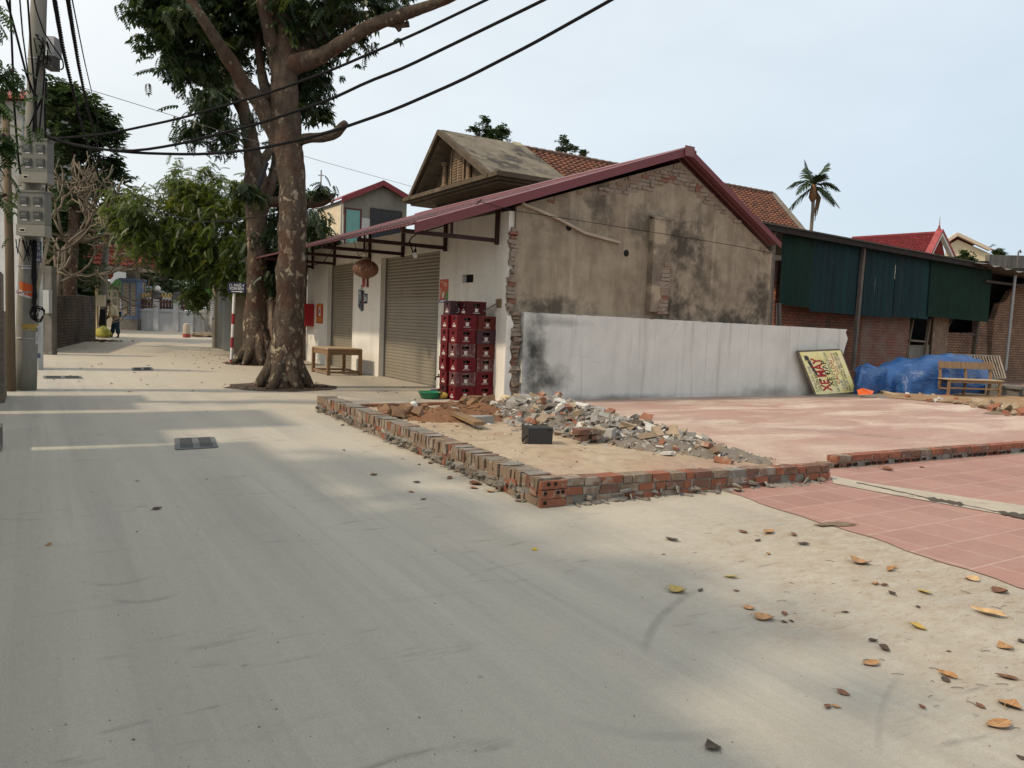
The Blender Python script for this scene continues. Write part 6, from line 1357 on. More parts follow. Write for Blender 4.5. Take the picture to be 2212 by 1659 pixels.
plain_house('blue_grey_house', 'pale blue grey house with tall white windows behind the tiled gateway', 236, 305, 470, 62., surf('blue_grey_wall', (.42, .46, .52), (.36, .4, .46), 1), [(.05, .3, .55, .95), (.36, .52, .55, .95), (.72, .92, .5, .92)])
plain_house('red_eaved_house', 'tall grey house with a red eave standing behind the pole and the left hand trees', -130, 52, 215, 46., surf('grey_wall', (.3, .3, .29), (.24, .24, .23), 2), [(.2, .34, .66, .82), (.5, .64, .66, .82), (.2, .34, .3, .48), (.5, .64, .3, .48)], flat('eave_red', (.3, .07, .06), .6), rh=1.2)

# ------------------------------------------------------------------ the person
gm = G(249, 728.5); ym = depth_of(gm)
SKIN = flat('skin', (.2, .105, .065), .55); SHIRT = surf('shirt_cream', (.5, .45, .3), (.42, .37, .24), 8); TROU = surf('trousers_navy', (.02, .045, .065), (.015, .03, .045), 8); HAIR = flat('hair_black', (.012, .011, .012), .6); SHOE = flat('sandal', (.03, .025, .03), .6)
per = thing('person', 'person in cream shirt and dark trousers bending forward at the far utility pole', 'person', gm)
def P(u, v, dy=0.): r = XZ(u, v, ym); return wp(r[0]*(1+dy/ym), ym+dy, r[1])
def skin(name, chains, mat, parent, sub=1):
    og = ORG[rootof(parent).name]; vs, ed, rad, key = [], [], [], {}
    for ch in chains:
        prev = None
        for (p, r) in ch:
            k = tuple(round(c, 4) for c in p)
            if k not in key: key[k] = len(vs); vs.append([p[i]-og[i] for i in range(3)]); rad.append(r)
            i = key[k]
            if prev is not None: ed.append((prev, i))
            prev = i
    me = bpy.data.meshes.new(name); me.from_pydata(vs, ed, []); ob = bpy.data.objects.new(name, me); COL.objects.link(ob); ob.parent = parent
    me.materials.append(mat); md = ob.modifiers.new('skin', 'SKIN'); md.use_smooth_shade = True
    for i, r in enumerate(rad): me.skin_vertices[0].data[i].radius = (r, r) if not hasattr(r, '__len__') else r
    me.skin_vertices[0].data[0].use_root = True
    s_ = ob.modifiers.new('sub', 'SUBSURF'); s_.levels = s_.render_levels = sub
    return ob
hip = P(251, 690); ch_ = P(244.5, 668); nk = P(238.5, 660); hd = P(234.5, 655); crown = P(232.5, 650.5)
shL, shR = P(241, 664, .2), P(242, 663, -.2)
elL, elR = P(236, 676, .22), P(242.5, 680, -.24); hnL, hnR = P(231.5, 686, .1), P(233, 687, -.1)
knL, knR = P(244.5, 707, .1), P(254, 708, -.1); anL, anR = P(242, 725, .1), P(256, 726, -.08); toL, toR = P(238.5, 727.8, .1), P(252, 729, -.1)
hipL, hipR = P(248.5, 693, .1), P(252.5, 694, -.1)
body = skin('body', [[(hip, .13), (ch_, .14), (nk, .06), (hd, .085), (crown, .08)], [(ch_, .14), (shL, .07), (elL, .045), (hnL, .03)], [(ch_, .14), (shR, .07), (elR, .045), (hnR, .03)], [(hip, .13), (hipL, .1), (knL, .07), (anL, .045), (toL, .04)], [(hip, .13), (hipR, .1), (knR, .07), (anR, .045), (toR, .04)]]+
            [[(h_, .03), (tuple(h_[i]+d_[i] for i in range(3)), .011), (tuple(h_[i]+d_[i]*1.9 for i in range(3)), .009)] for h_ in (hnL, hnR) for d_ in ([Vector(P(231.5-1.6, 686+k, s))-Vector(P(231.5, 686, 0)) for k, s in ((.6, .03), (.3, .01), (0, -.01), (-.3, -.03), (1.6, .0))])], SKIN, per)
skin('shirt', [[(P(250.5, 689), .165), (ch_, .175), (P(240, 661.5), .085)], [(ch_, .175), (shL, .095), (elL, .07), (P(233.5, 681.5, .17), .05)], [(ch_, .175), (shR, .095), (elR, .07), (P(236.5, 684, -.17), .05)]], SHIRT, per)
skin('trousers', [[(P(250.5, 687.5), .155), (hip, .16), (hipL, .13), (knL, .1), (P(242.5, 722, .1), .085)], [(hip, .16), (hipR, .13), (knR, .1), (P(255.8, 723, -.08), .085)]], TROU, per)
mb = MB(); mb.sphere(P(232.9, 651.2), .125, .12, .105, 0, 14, 8); mb.build('hair', HAIR, per, smooth=True)
mb = MB(); mb.obox(Vector(P(229.9, 655.3)), (.02, 0, 0), (0, .02, 0), (0, 0, .02)); mb.build('nose', SKIN, per)
for dy in (-.045, .045): mb = MB(); mb.sphere(P(230.3, 653.9, dy), .014, .014, .012, 0, 8, 6); mb.build('eye', HAIR, per)
for a_, t_ in ((anL, toL), (anR, toR)): mb = MB(); mb.tube([Vector(a_)-Vector((0, 0, .02)), Vector(t_)-Vector((0, 0, .01))], [.055, .045], 8); mb.build('shoe', SHOE, per)
# sack and leaf scraps by the wall
g = G(222, 729); mb = MB(); vs_, fs_ = ICO[3]; k = depth_of(g)/FPX
mb.add([(g[0]+(p[0]*.95*ca-0)*21*k*(1+.1*math.sin(5*p[2]+3*p[0])), g[1]+p[1]*.42+p[0]*-.3, g[2]+max(0, (p[2]*.5+.45)*24*k*(1+.14*math.sin(4*p[0]+1)))) for p in vs_], fs_)
solo(mb, 'full_sack', surf('sack_yellow_green', (.35, .33, .06), (.26, .25, .05), 5, (.45, .42, .14), 4, .55, bs=14, bstr=.8, bd=.04), 'bulging yellow green sack on the ground beside the person', 'sack', g, smooth=True)
g = G(205, 727); mb = MB(); mb.rock((g[0], g[1]+.3, g[2]+.25), .25, .25, .3, 0, 2)
solo(mb, 'grey_bag', flat('grey_plastic_bag', (.3, .3, .29), .5), 'small grey plastic bag behind the yellow green sack', 'bag', g)
mb = MB(); g = G(195, 737)
for k in range(70): x, y = random.gauss(g[0], .5), random.gauss(g[1], .35); mb.rock((x, y, zg(y)+.04), .1, .05, .03, 0, 1)
solo(mb, 'leaf_scraps', surf('dark_scraps', (.06, .045, .035), (.12, .08, .055), 12), 'scatter of dark dry leaf scraps at the foot of the mossy wall', 'leaf litter', g, kind='stuff')

# ================================================================== overhead cables
def cable(label, pts, y0, y1, r, mat=BLACK, twist=False, name='overhead_cable'):
    P_ = []
    N = 40; us = [p[0] for p in pts]; vs = [p[1] for p in pts]; L_ = [0]
    for i in range(1, len(pts)): L_.append(L_[-1]+math.hypot(us[i]-us[i-1], vs[i]-vs[i-1]))
    for i in range(N+1):
        s = L_[-1]*i/N; u, v = np.interp(s, L_, us), np.interp(s, L_, vs); t_ = i/N
        y = 1/((1-t_)/y0+t_/y1); P_.append(Vector(D(u, v, y)))
    Q = [P_[0]]+[(P_[i-1]+P_[i]*2+P_[i+1])/4 for i in range(1, N)]+[P_[-1]]
    mb = MB(); o = tuple(Q[0])
    if twist:
        M_ = 300
        for ph in (0, math.pi):
            T = []
            for i in range(M_+1):
                f = i/M_*N; k = min(int(f), N-1); p = Q[k].lerp(Q[k+1], f-k); T.append(p+Vector((math.cos(ph+i*.9), math.sin(ph+i*.9)*.5, math.sin(ph+i*.9)))*r*.55)
            mb.tube(T, r*.6, 5)
    else: mb.tube(Q, r, 6)
    solo(mb, name, mat, label, 'cable', o, 'overhead cables')
cable('highest of three thick black cables rising from the meter boxes across the sky', [(100, 300), (130, 299), (230, 290), (385, 257), (590, 198), (720, 150), (900, 72), (1050, 0), (1200, -75)], 13, 9.5, .019)
cable('middle of three thick black cables rising from the meter boxes across the sky', [(100, 292), (130, 306), (200, 322), (290, 327), (385, 312), (560, 267), (720, 213), (790, 178), (870, 148), (1000, 85), (1175, 0), (1300, -65)], 13, 9.2, .02)
cable('lowest of three thick black cables, passing just over the cut branch stub', [(110, 300), (200, 321), (300, 331), (440, 334), (560, 322), (700, 290), (850, 238), (1000, 172), (1150, 95), (1320, 0), (1440, -70)], 13, 9.0, .021)
cable('thick black cable with a clamp running down the street just right of the concrete pole', [(112, -40), (118, 0), (135, 99), (143, 135), (166, 229), (182, 286), (226, 420)], 9, 32, .028, twist=True)
cable('twisted black cable next to the thin wire, running down the street to the far pole', [(143, -30), (147, 0), (158, 68), (171, 145), (187, 223), (200, 270), (230, 400)], 9, 32, .026, twist=True)
cable('thin straight black wire, rightmost of those running down the street', [(152, -30), (156, 0), (182, 130), (205, 229), (232, 385)], 9, 32, .009)
cable('dark red cable hanging straight down along the extreme left', [(21, -30), (21, 0), (25, 78), (31, 234), (39, 338), (44, 376)], 12.2, 12.8, .017)
cable('black cable sloping to the left strap of the concrete pole', [(8, -20), (16, 5), (36, 78), (57, 161), (75, 208)], 11.5, 12.95, .018)
cable('thin twisted cable between the leaning cable and the concrete pole', [(42, -20), (43, 0), (49, 73), (60, 156), (66, 200)], 11.5, 13.1, .012, twist=True)
cable('black cable running down the face of the concrete pole', [(58, -20), (60, 0), (67, 104), (77, 215), (78, 290)], 12.2, 12.95, .015)
cable('slack black cable crossing the concrete pole to the junction box', [(70, -20), (78, 20), (95, 70), (115, 100), (135, 128), (138, 148), (130, 152), (116, 140)], 12.6, 13.0, .011)
cable('thin grey wire crossing the sky to the pediment of the old house', [(120, 172), (240, 208), (400, 258), (500, 290), (700, 350), (893, 404)], 14, 27, .006, flat('grey_wire', (.2, .2, .21), .5))
cable('black cable sagging through the leafy tree to the second big tree', [(230, 385), (300, 430), (340, 455), (420, 480), (500, 477), (600, 462), (640, 440)], 30, 17, .016)
mb = MB(); W_ = [Vector(B(u, v, -.3)) for u, v in ((1030, 434), (1110, 455), (1300, 484), (1450, 508), (1600, 533), (1680, 550))]; mb.tube(W_, .006, 5)
solo(mb, 'overhead_cable', BLACK, 'thin dark wire running across the plaster gable', 'cable', tuple(W_[2]), 'overhead cables')
# ================================================================== trees
def tmpl_pinnate(pairs=6, L=.42, ll=.15, lw=.045, droop=.35):
    V, F = [], []
    def leaf(p, d, l, w, dz):
        d = Vector(d).normalized(); s = d.cross(Vector((0, 0, 1))).normalized(); n = len(V)
        p = Vector(p); V.extend([p, p+d*l*.42+s*w-Vector((0, 0, dz*.2)), p+d*l-Vector((0, 0, dz)), p+d*l*.42-s*w-Vector((0, 0, dz*.2))]); F.append((n, n+1, n+2, n+3))
    for i in range(pairs):
        t = (i+1)/pairs; x = L*t; z = -droop*L*t*t
        for s in (-1, 1): leaf((x, 0, z), (.55, s, -.25), ll*(1-.25*abs(t-.5)), lw, ll*.35)
    leaf((L, 0, -droop*L), (1, 0, -.5), ll, lw, ll*.3)
    return np.array([tuple(v) for v in V]), F
def tmpl_rosette(k=9, ll=.24, lw=.055, up=.3):
    V, F = [], []
    for i in range(k):
        a = 6.283*i/k+random.uniform(-.2, .2); e = random.uniform(-.25, .9)*up*2; d = Vector((math.cos(a), math.sin(a), e)).normalized(); s = d.cross(Vector((0, 0, 1))).normalized(); n = len(V); l = ll*random.uniform(.75, 1.15)
        V.extend([d*.02, d*l*.55+s*lw, d*l-Vector((0, 0, l*.2)), d*l*.55-s*lw]); F.append((n, n+1, n+2, n+3))
    return np.array([tuple(v) for v in V]), F
def tmpl_droop(k=8, ll=.22, lw=.042):
    V, F = [], []
    for i in range(k):
        a = 6.283*i/k; d = Vector((math.cos(a)*.6, math.sin(a)*.6, -.75)).normalized(); s = d.cross(Vector((0, 0, 1))).normalized(); n = len(V); p = Vector((math.cos(a), math.sin(a), 0))*.03; l = ll*random.uniform(.7, 1.2)
        V.extend([p, p+d*l*.5+s*lw, p+d*l, p+d*l*.5-s*lw]); F.append((n, n+1, n+2, n+3))
    return np.array([tuple(v) for v in V]), F
def foliage(name, tmpl, pos, mat, parent, smin=.7, smax=1.3, tone=None, pitch=(-.5, .3)):
    og = np.array(ORG[rootof(parent).name]); TV, TF = tmpl; n = len(pos); k = len(TV)
    yaw = rng.uniform(0, 6.283, n); pt = rng.uniform(pitch[0], pitch[1], n); rl_ = rng.uniform(-.5, .5, n); sc = rng.uniform(smin, smax, n)
    cy_, sy_, cp_, sp__, cr_, sr_ = np.cos(yaw), np.sin(yaw), np.cos(pt), np.sin(pt), np.cos(rl_), np.sin(rl_)
    R = np.zeros((n, 3, 3))
    Rz = np.zeros((n, 3, 3)); Rz[:, 0, 0] = cy_; Rz[:, 0, 1] = -sy_; Rz[:, 1, 0] = sy_; Rz[:, 1, 1] = cy_; Rz[:, 2, 2] = 1
    Ry = np.zeros((n, 3, 3)); Ry[:, 0, 0] = cp_; Ry[:, 0, 2] = -sp__; Ry[:, 1, 1] = 1; Ry[:, 2, 0] = sp__; Ry[:, 2, 2] = cp_
    Rx = np.zeros((n, 3, 3)); Rx[:, 0, 0] = 1; Rx[:, 1, 1] = cr_; Rx[:, 1, 2] = -sr_; Rx[:, 2, 1] = sr_; Rx[:, 2, 2] = cr_
    R = Rz @ Ry @ Rx
    V = np.einsum('nij,kj->nki', R, TV)*sc[:, None, None]+(np.array(pos)-og)[:, None, :]
    F = (np.array(TF)[None]+(np.arange(n)*k)[:, None, None]).reshape(-1, 4)
    me = bpy.data.meshes.new(name); me.vertices.add(n*k); me.vertices.foreach_set('co', V.ravel())
    me.loops.add(F.size); me.loops.foreach_set('vertex_index', F.ravel().astype(np.int32)); me.polygons.add(len(F)); me.polygons.foreach_set('loop_start', np.arange(len(F))*4)
    me.materials.append(mat)
    t = np.repeat(tone if tone is not None else rng.uniform(0, 1, n), k); at = me.attributes.new('tone', 'FLOAT', 'POINT'); at.data.foreach_set('value', t.astype(np.float32))
    me.update(calc_edges=True)
    ob = bpy.data.objects.new(name, me); COL.objects.link(ob); ob.parent = parent; return ob
def clumps(lst, sub=9, sig=.3):
    """lst: (u, v, ru, rv, y, ry, n) ellipsoids given by picture place and distance"""
    out = []
    for (u, v, ru, rv, y, ry, n) in lst:
        k = y/FPX; c = np.array(D(u, v, y)); m = max(3, int(sub*(ru*rv)/(60*60)*2))
        for i in range(m):
            d = rng.normal(size=3); d /= np.linalg.norm(d); d *= rng.uniform(.25, 1)**.5
            X_, Y_, Z_ = d[0]*ru*k, d[1]*ry, d[2]*rv*k; cc = np.array(w2s(X_+OX, Y_+OY)+(Z_,))+c
            s = sig*min(ru, rv)*k; out.append(cc+rng.normal(size=(max(1, n//m), 3))*np.array([s, s, s*.8]))
    o_ = np.concatenate(out); return o_+rng.normal(size=o_.shape)*np.where(rng.uniform(size=(len(o_), 1)) < .18, .22, .03)
n = NT('mottled_bark'); X, Y, Z = n.sep(); v = n.map(scale=(1, 1, .7))
col = n.mix(n.mr(n.noise(2.5, 8, .65, v), .3, .7), (.125, .098, .074), (.066, .05, .038))
col = n.mix(n.mr(n.noise(1.1, 5, .6, v), .45, .65, 0, .6), col, (.125, .092, .067))
vor = n.voro(5.5, n.map(scale=(1.3, 1.3, .8))); pn = n.noise(4.2, 8, .62, n.map(scale=(1.5, 1.5, .9), loc=(4, 2, 1)), .4)
col = n.mix(n.mr(n.noise(1., 8, .7, n.map(scale=(9, 9, 2.2))), .46, .66, 0, .75), col, (.045, .035, .027))
col = n.mix(n.mr(n.noise(1., 7, .7, n.map(scale=(6, 6, 3.), loc=(3, 3, 3))), .55, .68, 0, .6), col, (.2, .16, .12))
pale = n.math('MULTIPLY', n.mr(pn, .575, .59), n.mr(n.math('ADD', n.noise(.9, 3), n.mr(Z, .5, 6., .16, -.1)), .45, .55)); col = n.mix(n.math('MULTIPLY', pale, .85), col, (.4, .335, .24))
col = n.mix(n.math('MULTIPLY', n.mr(vor.outputs[0], .2, .17), n.mr(n.noise(1.7, 3, .5, n.map(loc=(9, 0, 0))), .46, .52, 0, .6)), col, (.36, .3, .22))
col = n.mix(n.mr(n.noise(1.4, 4, .6, n.map(loc=(2, 7, 0))), .52, .66, 0, .5), col, (.11, .045, .03))
BARK = n.done(col, .9, n.bump(n.math('ADD', n.math('MULTIPLY', pale, -.6), n.math('ADD', n.noise(4, 8, .7, v), n.math('MULTIPLY', n.noise(22, 7, .7), .6))), 1., .09), 0, .15)
def branch(mb, pts, y, n=14, wob=.05):
    """pts: (u, v, width in picture) or with a distance offset"""
    P_ = [Vector(D(p[0], p[1], y+(p[3] if len(p) > 3 else 0))) for p in pts]; R_ = [p[2]*.5*y/FPX for p in pts]
    Q, RR = [], []
    for i in range(len(P_)-1):
        for j in range(8):
            t = j/8; a = P_[max(i-1, 0)]; b = P_[i]; c = P_[i+1]; d = P_[min(i+2, len(P_)-1)]
            Q.append(.5*((2*b)+(c-a)*t+(2*a-5*b+4*c-d)*t*t+(3*b-3*c+d-a)*t**3)); RR.append(R_[i]+(R_[i+1]-R_[i])*t)
    Q.append(P_[-1]); RR.append(R_[-1]); mb.tube(Q, RR, n+6, nz=.13)
def roots(mb, c, r, k, length):
    for i in range(k):
        a = 6.283*i/k+random.uniform(-.3, .3); d = Vector((math.cos(a), math.sin(a), 0)); l = length*random.uniform(.7, 1.2)
        mb.tube([Vector(c)+d*r*.35+Vector((0, 0, 1.0)), Vector(c)+d*r*.7+Vector((0, 0, .45)), Vector(c)+d*(r+l*.35)+Vector((0, 0, .16)), Vector(c)+d*(r+l)+Vector((0, 0, -.04))], [r*.4, r*.42, r*.3, .05], 9, wob=.06)
LEAF = leafmat('dark_tree_leaf', (.014, .03, .012), (.032, .06, .018), (.1, .13, .025), .28)
t1 = G(613, 836); yt = depth_of(t1)
tr1 = thing('big_street_tree', 'large mottled tree nearest the shop, forking high up with one long bare limb', 'tree', t1)
mb = MB(); branch(mb, [(611, 850, 104), (612, 822, 86), (616, 790, 71), (621, 740, 64), (626, 660, 60), (630, 560, 58), (632, 470, 57), (630, 400, 56), (624, 320, 58), (618, 250, 59), (615, 190, 58), (613, 130, 51), (608, 70, 43), (602, 0, 39), (600, -120, 33)], yt, 20)
roots(mb, t1, .36, 8, .26); mb.build('trunk', BARK, tr1, smooth=True)
def limb(par, y, *bs):
    for b in bs: mb = MB(); branch(mb, b, y, 12); mb.build('branch', BARK, par, smooth=True)
limb(tr1, yt, [(612, 330, 37, .05), (585, 270, 37, 0), (562, 222, 35, -.1), (530, 185, 30, -.25), (502, 140, 29, -.5), (470, 90, 24, -.8), (440, 45, 20, -1.), (400, -20, 17, -1.1)],
     [(618, 150, 45), (650, 135, 40, -.1), (690, 122, 33, -.2), (740, 92, 28, -.4), (790, 62, 26, -.5), (850, 38, 24, -.7), (910, 18, 21, -.9), (975, -6, 17, -1.1), (1060, -40, 14, -1.3)],
     [(612, 200, 40), (600, 140, 34, -.05), (588, 95, 30, -.15), (575, 40, 26, -.3), (562, -20, 24, -.4), (540, -120, 20, -.5)],
     [(640, 120, 30, .3), (660, 100, 26, .5), (690, 72, 22, .8), (740, 42, 20, 1.1), (800, 30, 16, 1.4)],
     [(590, 215, 26, .1), (572, 190, 22, .3), (560, 120, 18, .7), (552, 40, 16, 1.)],
     [(640, 305, 26), (668, 298, 22, -.1), (700, 296, 20, -.2), (726, 288, 20, -.3), (738, 275, 19, -.35), (748, 266, 15, -.4)],
     [(800, 58, 16, -.5), (830, 50, 14, -.55), (860, 54, 12, -.6), (884, 52, 11, -.6)], [(856, 54, 11, -.6), (864, 66, 9, -.6)])
T_P = tmpl_pinnate(6, .3, .12, .027); T_D = tmpl_droop(9, .18, .03)
pos1 = clumps([(420, 40, 95, 55, yt+.8, 1.6, 419), (380, 70, 60, 50, yt+.6, 1.0, 220), (428, 140, 38, 34, yt+.6, .9, 180), (345, 15, 40, 30, yt+.6, .8, 109), (520, 20, 75, 55, yt+1.2, 1.5, 300), (515, 110, 22, 30, yt+1.4, .6, 34), (470, -40, 150, 50, yt+1, 2, 500),
               (640, 30, 60, 40, yt+1.2, 1.4, 189), (690, 60, 45, 45, yt+1.2, 1.1, 149), (740, 25, 50, 28, yt+.9, 1.0, 139), (672, 150, 36, 45, yt+.9, .9, 139), (665, 230, 26, 60, yt+.8, .7, 119), (720, -30, 120, 40, yt+.6, 2, 350), (560, -30, 80, 40, yt+.6, 1.5, 249), (830, -10, 50, 22, yt-.4, .9, 69)], 9, .34)
half = len(pos1)//2; idx = rng.permutation(len(pos1))
foliage('crown', T_D, pos1[idx], LEAF, tr1, .65, 1.25, pitch=(-.4, .4))
foliage('crown', T_P, clumps([(430, 60, 110, 70, yt+.5, 1.7, 260), (690, 50, 90, 45, yt+.6, 1.2, 109), (540, 60, 80, 60, yt+1.0, 1.2, 130), (600, 10, 30, 22, yt-.3, .4, 22), (668, 200, 30, 75, yt+.7, .6, 69), (400, 150, 45, 35, yt+.5, .7, 59)], 9, .4), LEAF, tr1, .7, 1.2, pitch=(-.9, .1))
# second big tree
t2 = G(556, 786); y2_ = depth_of(t2)
tr2 = thing('big_street_tree', 'darker leaning tree behind the nearest trunk, with pale flaking bark patches at its foot', 'tree', t2)
mb = MB(); branch(mb, [(556, 796, 84), (554, 775, 69), (553, 735, 53), (553, 680, 47), (554, 620, 41), (555, 560, 40), (554, 500, 40), (552, 440, 42), (552, 390, 48), (549, 350, 40), (540, 300, 33), (530, 250, 29), (520, 215, 23), (505, 190, 18), (485, 155, 14), (470, 110, 11)], y2_, 18)
roots(mb, t2, .42, 8, .3); mb.build('trunk', BARK, tr2, smooth=True)
limb(tr2, y2_, [(556, 480, 30), (568, 450, 26), (580, 410, 24, .2), (592, 375, 22, .4), (600, 330, 18, .6), (610, 260, 14, .8)],
     [(555, 440, 26), (590, 436, 24, .1), (640, 440, 22, .2), (690, 436, 22, .1), (706, 428, 22, .1), (714, 418, 17, .1)], [(672, 436, 16, .1), (690, 424, 12, .1), (696, 414, 7, .1)],
     [(532, 260, 20), (512, 225, 15), (496, 190, 11, .2), (470, 165, 8, .3)], [(545, 370, 26), (572, 340, 20), (590, 310, 14, .2)])
mb = MB(); a_, b_ = D(577, 350, y2_-.5), D(546, 440, y2_-.5); mb.bar(a_, b_, .22, .05)
solo(mb, 'tin_offcut', flat('dark_tin', (.03, .035, .04), .5), 'dark strip of sheet wedged against the second big trunk', 'sheet', b_)
foliage('crown', T_P, clumps([(450, 222, 34, 30, y2_-.6, 1.2, 323), (440, 268, 32, 32, y2_-.4, 1.0, 221), (500, 300, 28, 42, y2_-.3, .8, 136), (560, 235, 12, 30, y2_-.4, .3, 24), (476, 186, 20, 14, y2_-.4, .8, 102), (590, 420, 26, 60, y2_+.6, .9, 221), (600, 350, 22, 60, y2_+.6, .7, 153), (540, 400, 24, 22, y2_-.6, .6, 85)], 10, .4), LEAF, tr2, .65, 1.1, pitch=(-1., .1))
foliage('crown', T_P, clumps([(586, 520, 24, 70, y2_+.5, 1.0, 289), (600, 590, 24, 40, y2_+.7, .9, 153), (696, 408, 20, 12, y2_+.1, .4, 37), (690, 500, 38, 34, y2_+3, 1.5, 255)], 10, .4), LEAF, tr2, .7, 1.2, tone=None, pitch=(-1., .1))
# leafy tree overhanging the street in the middle distance
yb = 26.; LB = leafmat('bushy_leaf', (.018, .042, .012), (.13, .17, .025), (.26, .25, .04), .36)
g = w2s(XZ(484, 735, 34.5)[0], 34.5); bt = thing('leafy_tree', 'bushy tree with yellow green feathery leaves overhanging the street before the far gateway', 'tree', (g[0], g[1], zg(g[1])))
mb = MB(); branch(mb, [(484, 735, 26, 7), (480, 650, 22, 6), (462, 560, 18, 3), (430, 500, 15), (390, 460, 9)], 27.5, 10); branch(mb, [(460, 600, 16), (420, 540, 12), (350, 500, 8), (290, 480, 5)], 27.3, 8); branch(mb, [(456, 560, 14), (490, 500, 10), (510, 450, 6)], 27.2, 8); mb.build('trunk', BARK, bt, smooth=True)
T_P2 = tmpl_pinnate(7, .34, .115, .023)
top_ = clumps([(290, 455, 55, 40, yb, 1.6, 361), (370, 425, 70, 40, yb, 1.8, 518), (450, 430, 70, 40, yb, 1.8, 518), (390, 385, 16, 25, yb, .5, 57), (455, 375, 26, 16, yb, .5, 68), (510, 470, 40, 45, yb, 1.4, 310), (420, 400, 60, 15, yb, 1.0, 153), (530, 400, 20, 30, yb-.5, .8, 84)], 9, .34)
foliage('crown', T_P2, top_, LB, bt, .65, 1.15, tone=np.clip(rng.normal(.68, .22, len(top_)), 0, 1), pitch=(-.8, .4))  # upper leaves toned lighter, sunlight painted into the crown top
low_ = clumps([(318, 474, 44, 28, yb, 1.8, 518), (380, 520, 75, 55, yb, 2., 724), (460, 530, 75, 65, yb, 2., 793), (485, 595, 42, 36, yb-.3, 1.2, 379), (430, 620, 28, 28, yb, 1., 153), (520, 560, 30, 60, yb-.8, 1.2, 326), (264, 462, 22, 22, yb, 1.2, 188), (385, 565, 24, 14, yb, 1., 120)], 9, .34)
foliage('crown', T_P2, low_, LB, bt, .65, 1.15, tone=np.clip(rng.normal(.33, .22, len(low_)), 0, 1), pitch=(-1., .1))  # lower leaves toned darker, shade painted into the underside of the crown
# dark broad leaved tree on the left
yl = 30.; LD = leafmat('broad_leaf', (.032, .055, .027), (.065, .1, .042), (.09, .11, .035), .28)
q = XZ(150, 700, yl); g = w2s(q[0], yl); lt = thing('broad_leaved_tree', 'dark broad leaved tree rising behind the bare branched tree on the left', 'tree', (g[0], g[1], zg(g[1])))
mb = MB(); branch(mb, [(150, 740, 30), (152, 600, 26), (160, 480, 22), (165, 380, 16), (160, 280, 10), (150, 210, 6)], yl, 10); branch(mb, [(158, 480, 16), (190, 400, 11), (215, 340, 6)], yl, 8); branch(mb, [(155, 540, 14), (190, 470, 10), (225, 400, 6)], yl, 8); mb.build('trunk', BARK, lt, smooth=True)
T_R = tmpl_rosette(10, .32, .062)
foliage('crown', T_R, clumps([(135, 210, 34, 40, yl, 1.2, 117), (165, 250, 45, 55, yl, 1.4, 208), (205, 275, 36, 45, yl, 1.2, 135), (220, 320, 28, 34, yl, 1., 81), (170, 340, 50, 50, yl+.5, 1.4, 190), (235, 385, 30, 36, yl, 1., 99), (200, 420, 50, 45, yl+.8, 1.4, 153), (120, 300, 40, 80, yl+1, 1.4, 171), (150, 480, 60, 60, yl+1.2, 1.6, 208), (150, 560, 60, 60, yl+1.2, 1.6, 235)], 11, .3), LD, lt, .7, 1.15, pitch=(-.5, .5))
# bare branched frangipani tree
yf_ = 27.0; q = XZ(125, 700, yf_); g = w2s(q[0], yf_); ft = thing('bare_frangipani_tree', 'leafless frangipani tree with pale twisting stubby branches behind the mossy wall', 'tree', (g[0], g[1], zg(g[1])))
FB = surf('frangipani_bark', (.2, .165, .12), (.12, .095, .07), 8); random.seed(21)
mb = MB()
def frangi(p, d, r, depth):
    L_ = random.uniform(.6, .95)*(1. if depth > 2 else .75); q1 = p+d*L_*.5+Vector((random.uniform(-.12, .12), random.uniform(-.12, .12), -.06)); q2_ = p+d*L_+Vector((0, 0, .05))
    mb.tube([p, q1, q2_], [r, r*.92, r*.88], 6 if depth > 1 else 5)
    if depth <= 0: return
    for k in range(random.choice((2, 2, 3) if depth > 2 else (2, 2, 2, 3))):
        a = random.uniform(0, 6.283); s_ = random.uniform(.6, 1.3); ax = d.orthogonal().normalized(); ax2 = d.cross(ax)
        nd_ = (d+(ax*math.cos(a)+ax2*math.sin(a))*s_+Vector((0, 0, .1))).normalized(); frangi(q2_, nd_, r*.8, depth-1)
base = Vector((g[0], g[1], .1)); mb.tube([base, Vector(D(122, 640, yf_)), Vector(D(128, 585, yf_))], [.14, .12, .1], 10)
for (u, v, du, dv) in ((128, 585, .6, .5), (124, 600, -.15, .9), (126, 590, .3, .9), (126, 590, .1, .8), (124, 560, .5, .8), (122, 610, .8, .35)):
    dd = Vector(w2s(OX+du, OY+random.uniform(-.4, .4))+(dv,)).normalized(); frangi(Vector(D(u, v, yf_)), dd, .06, 5)
random.seed(5); mb.build('trunk', FB, ft, smooth=True)
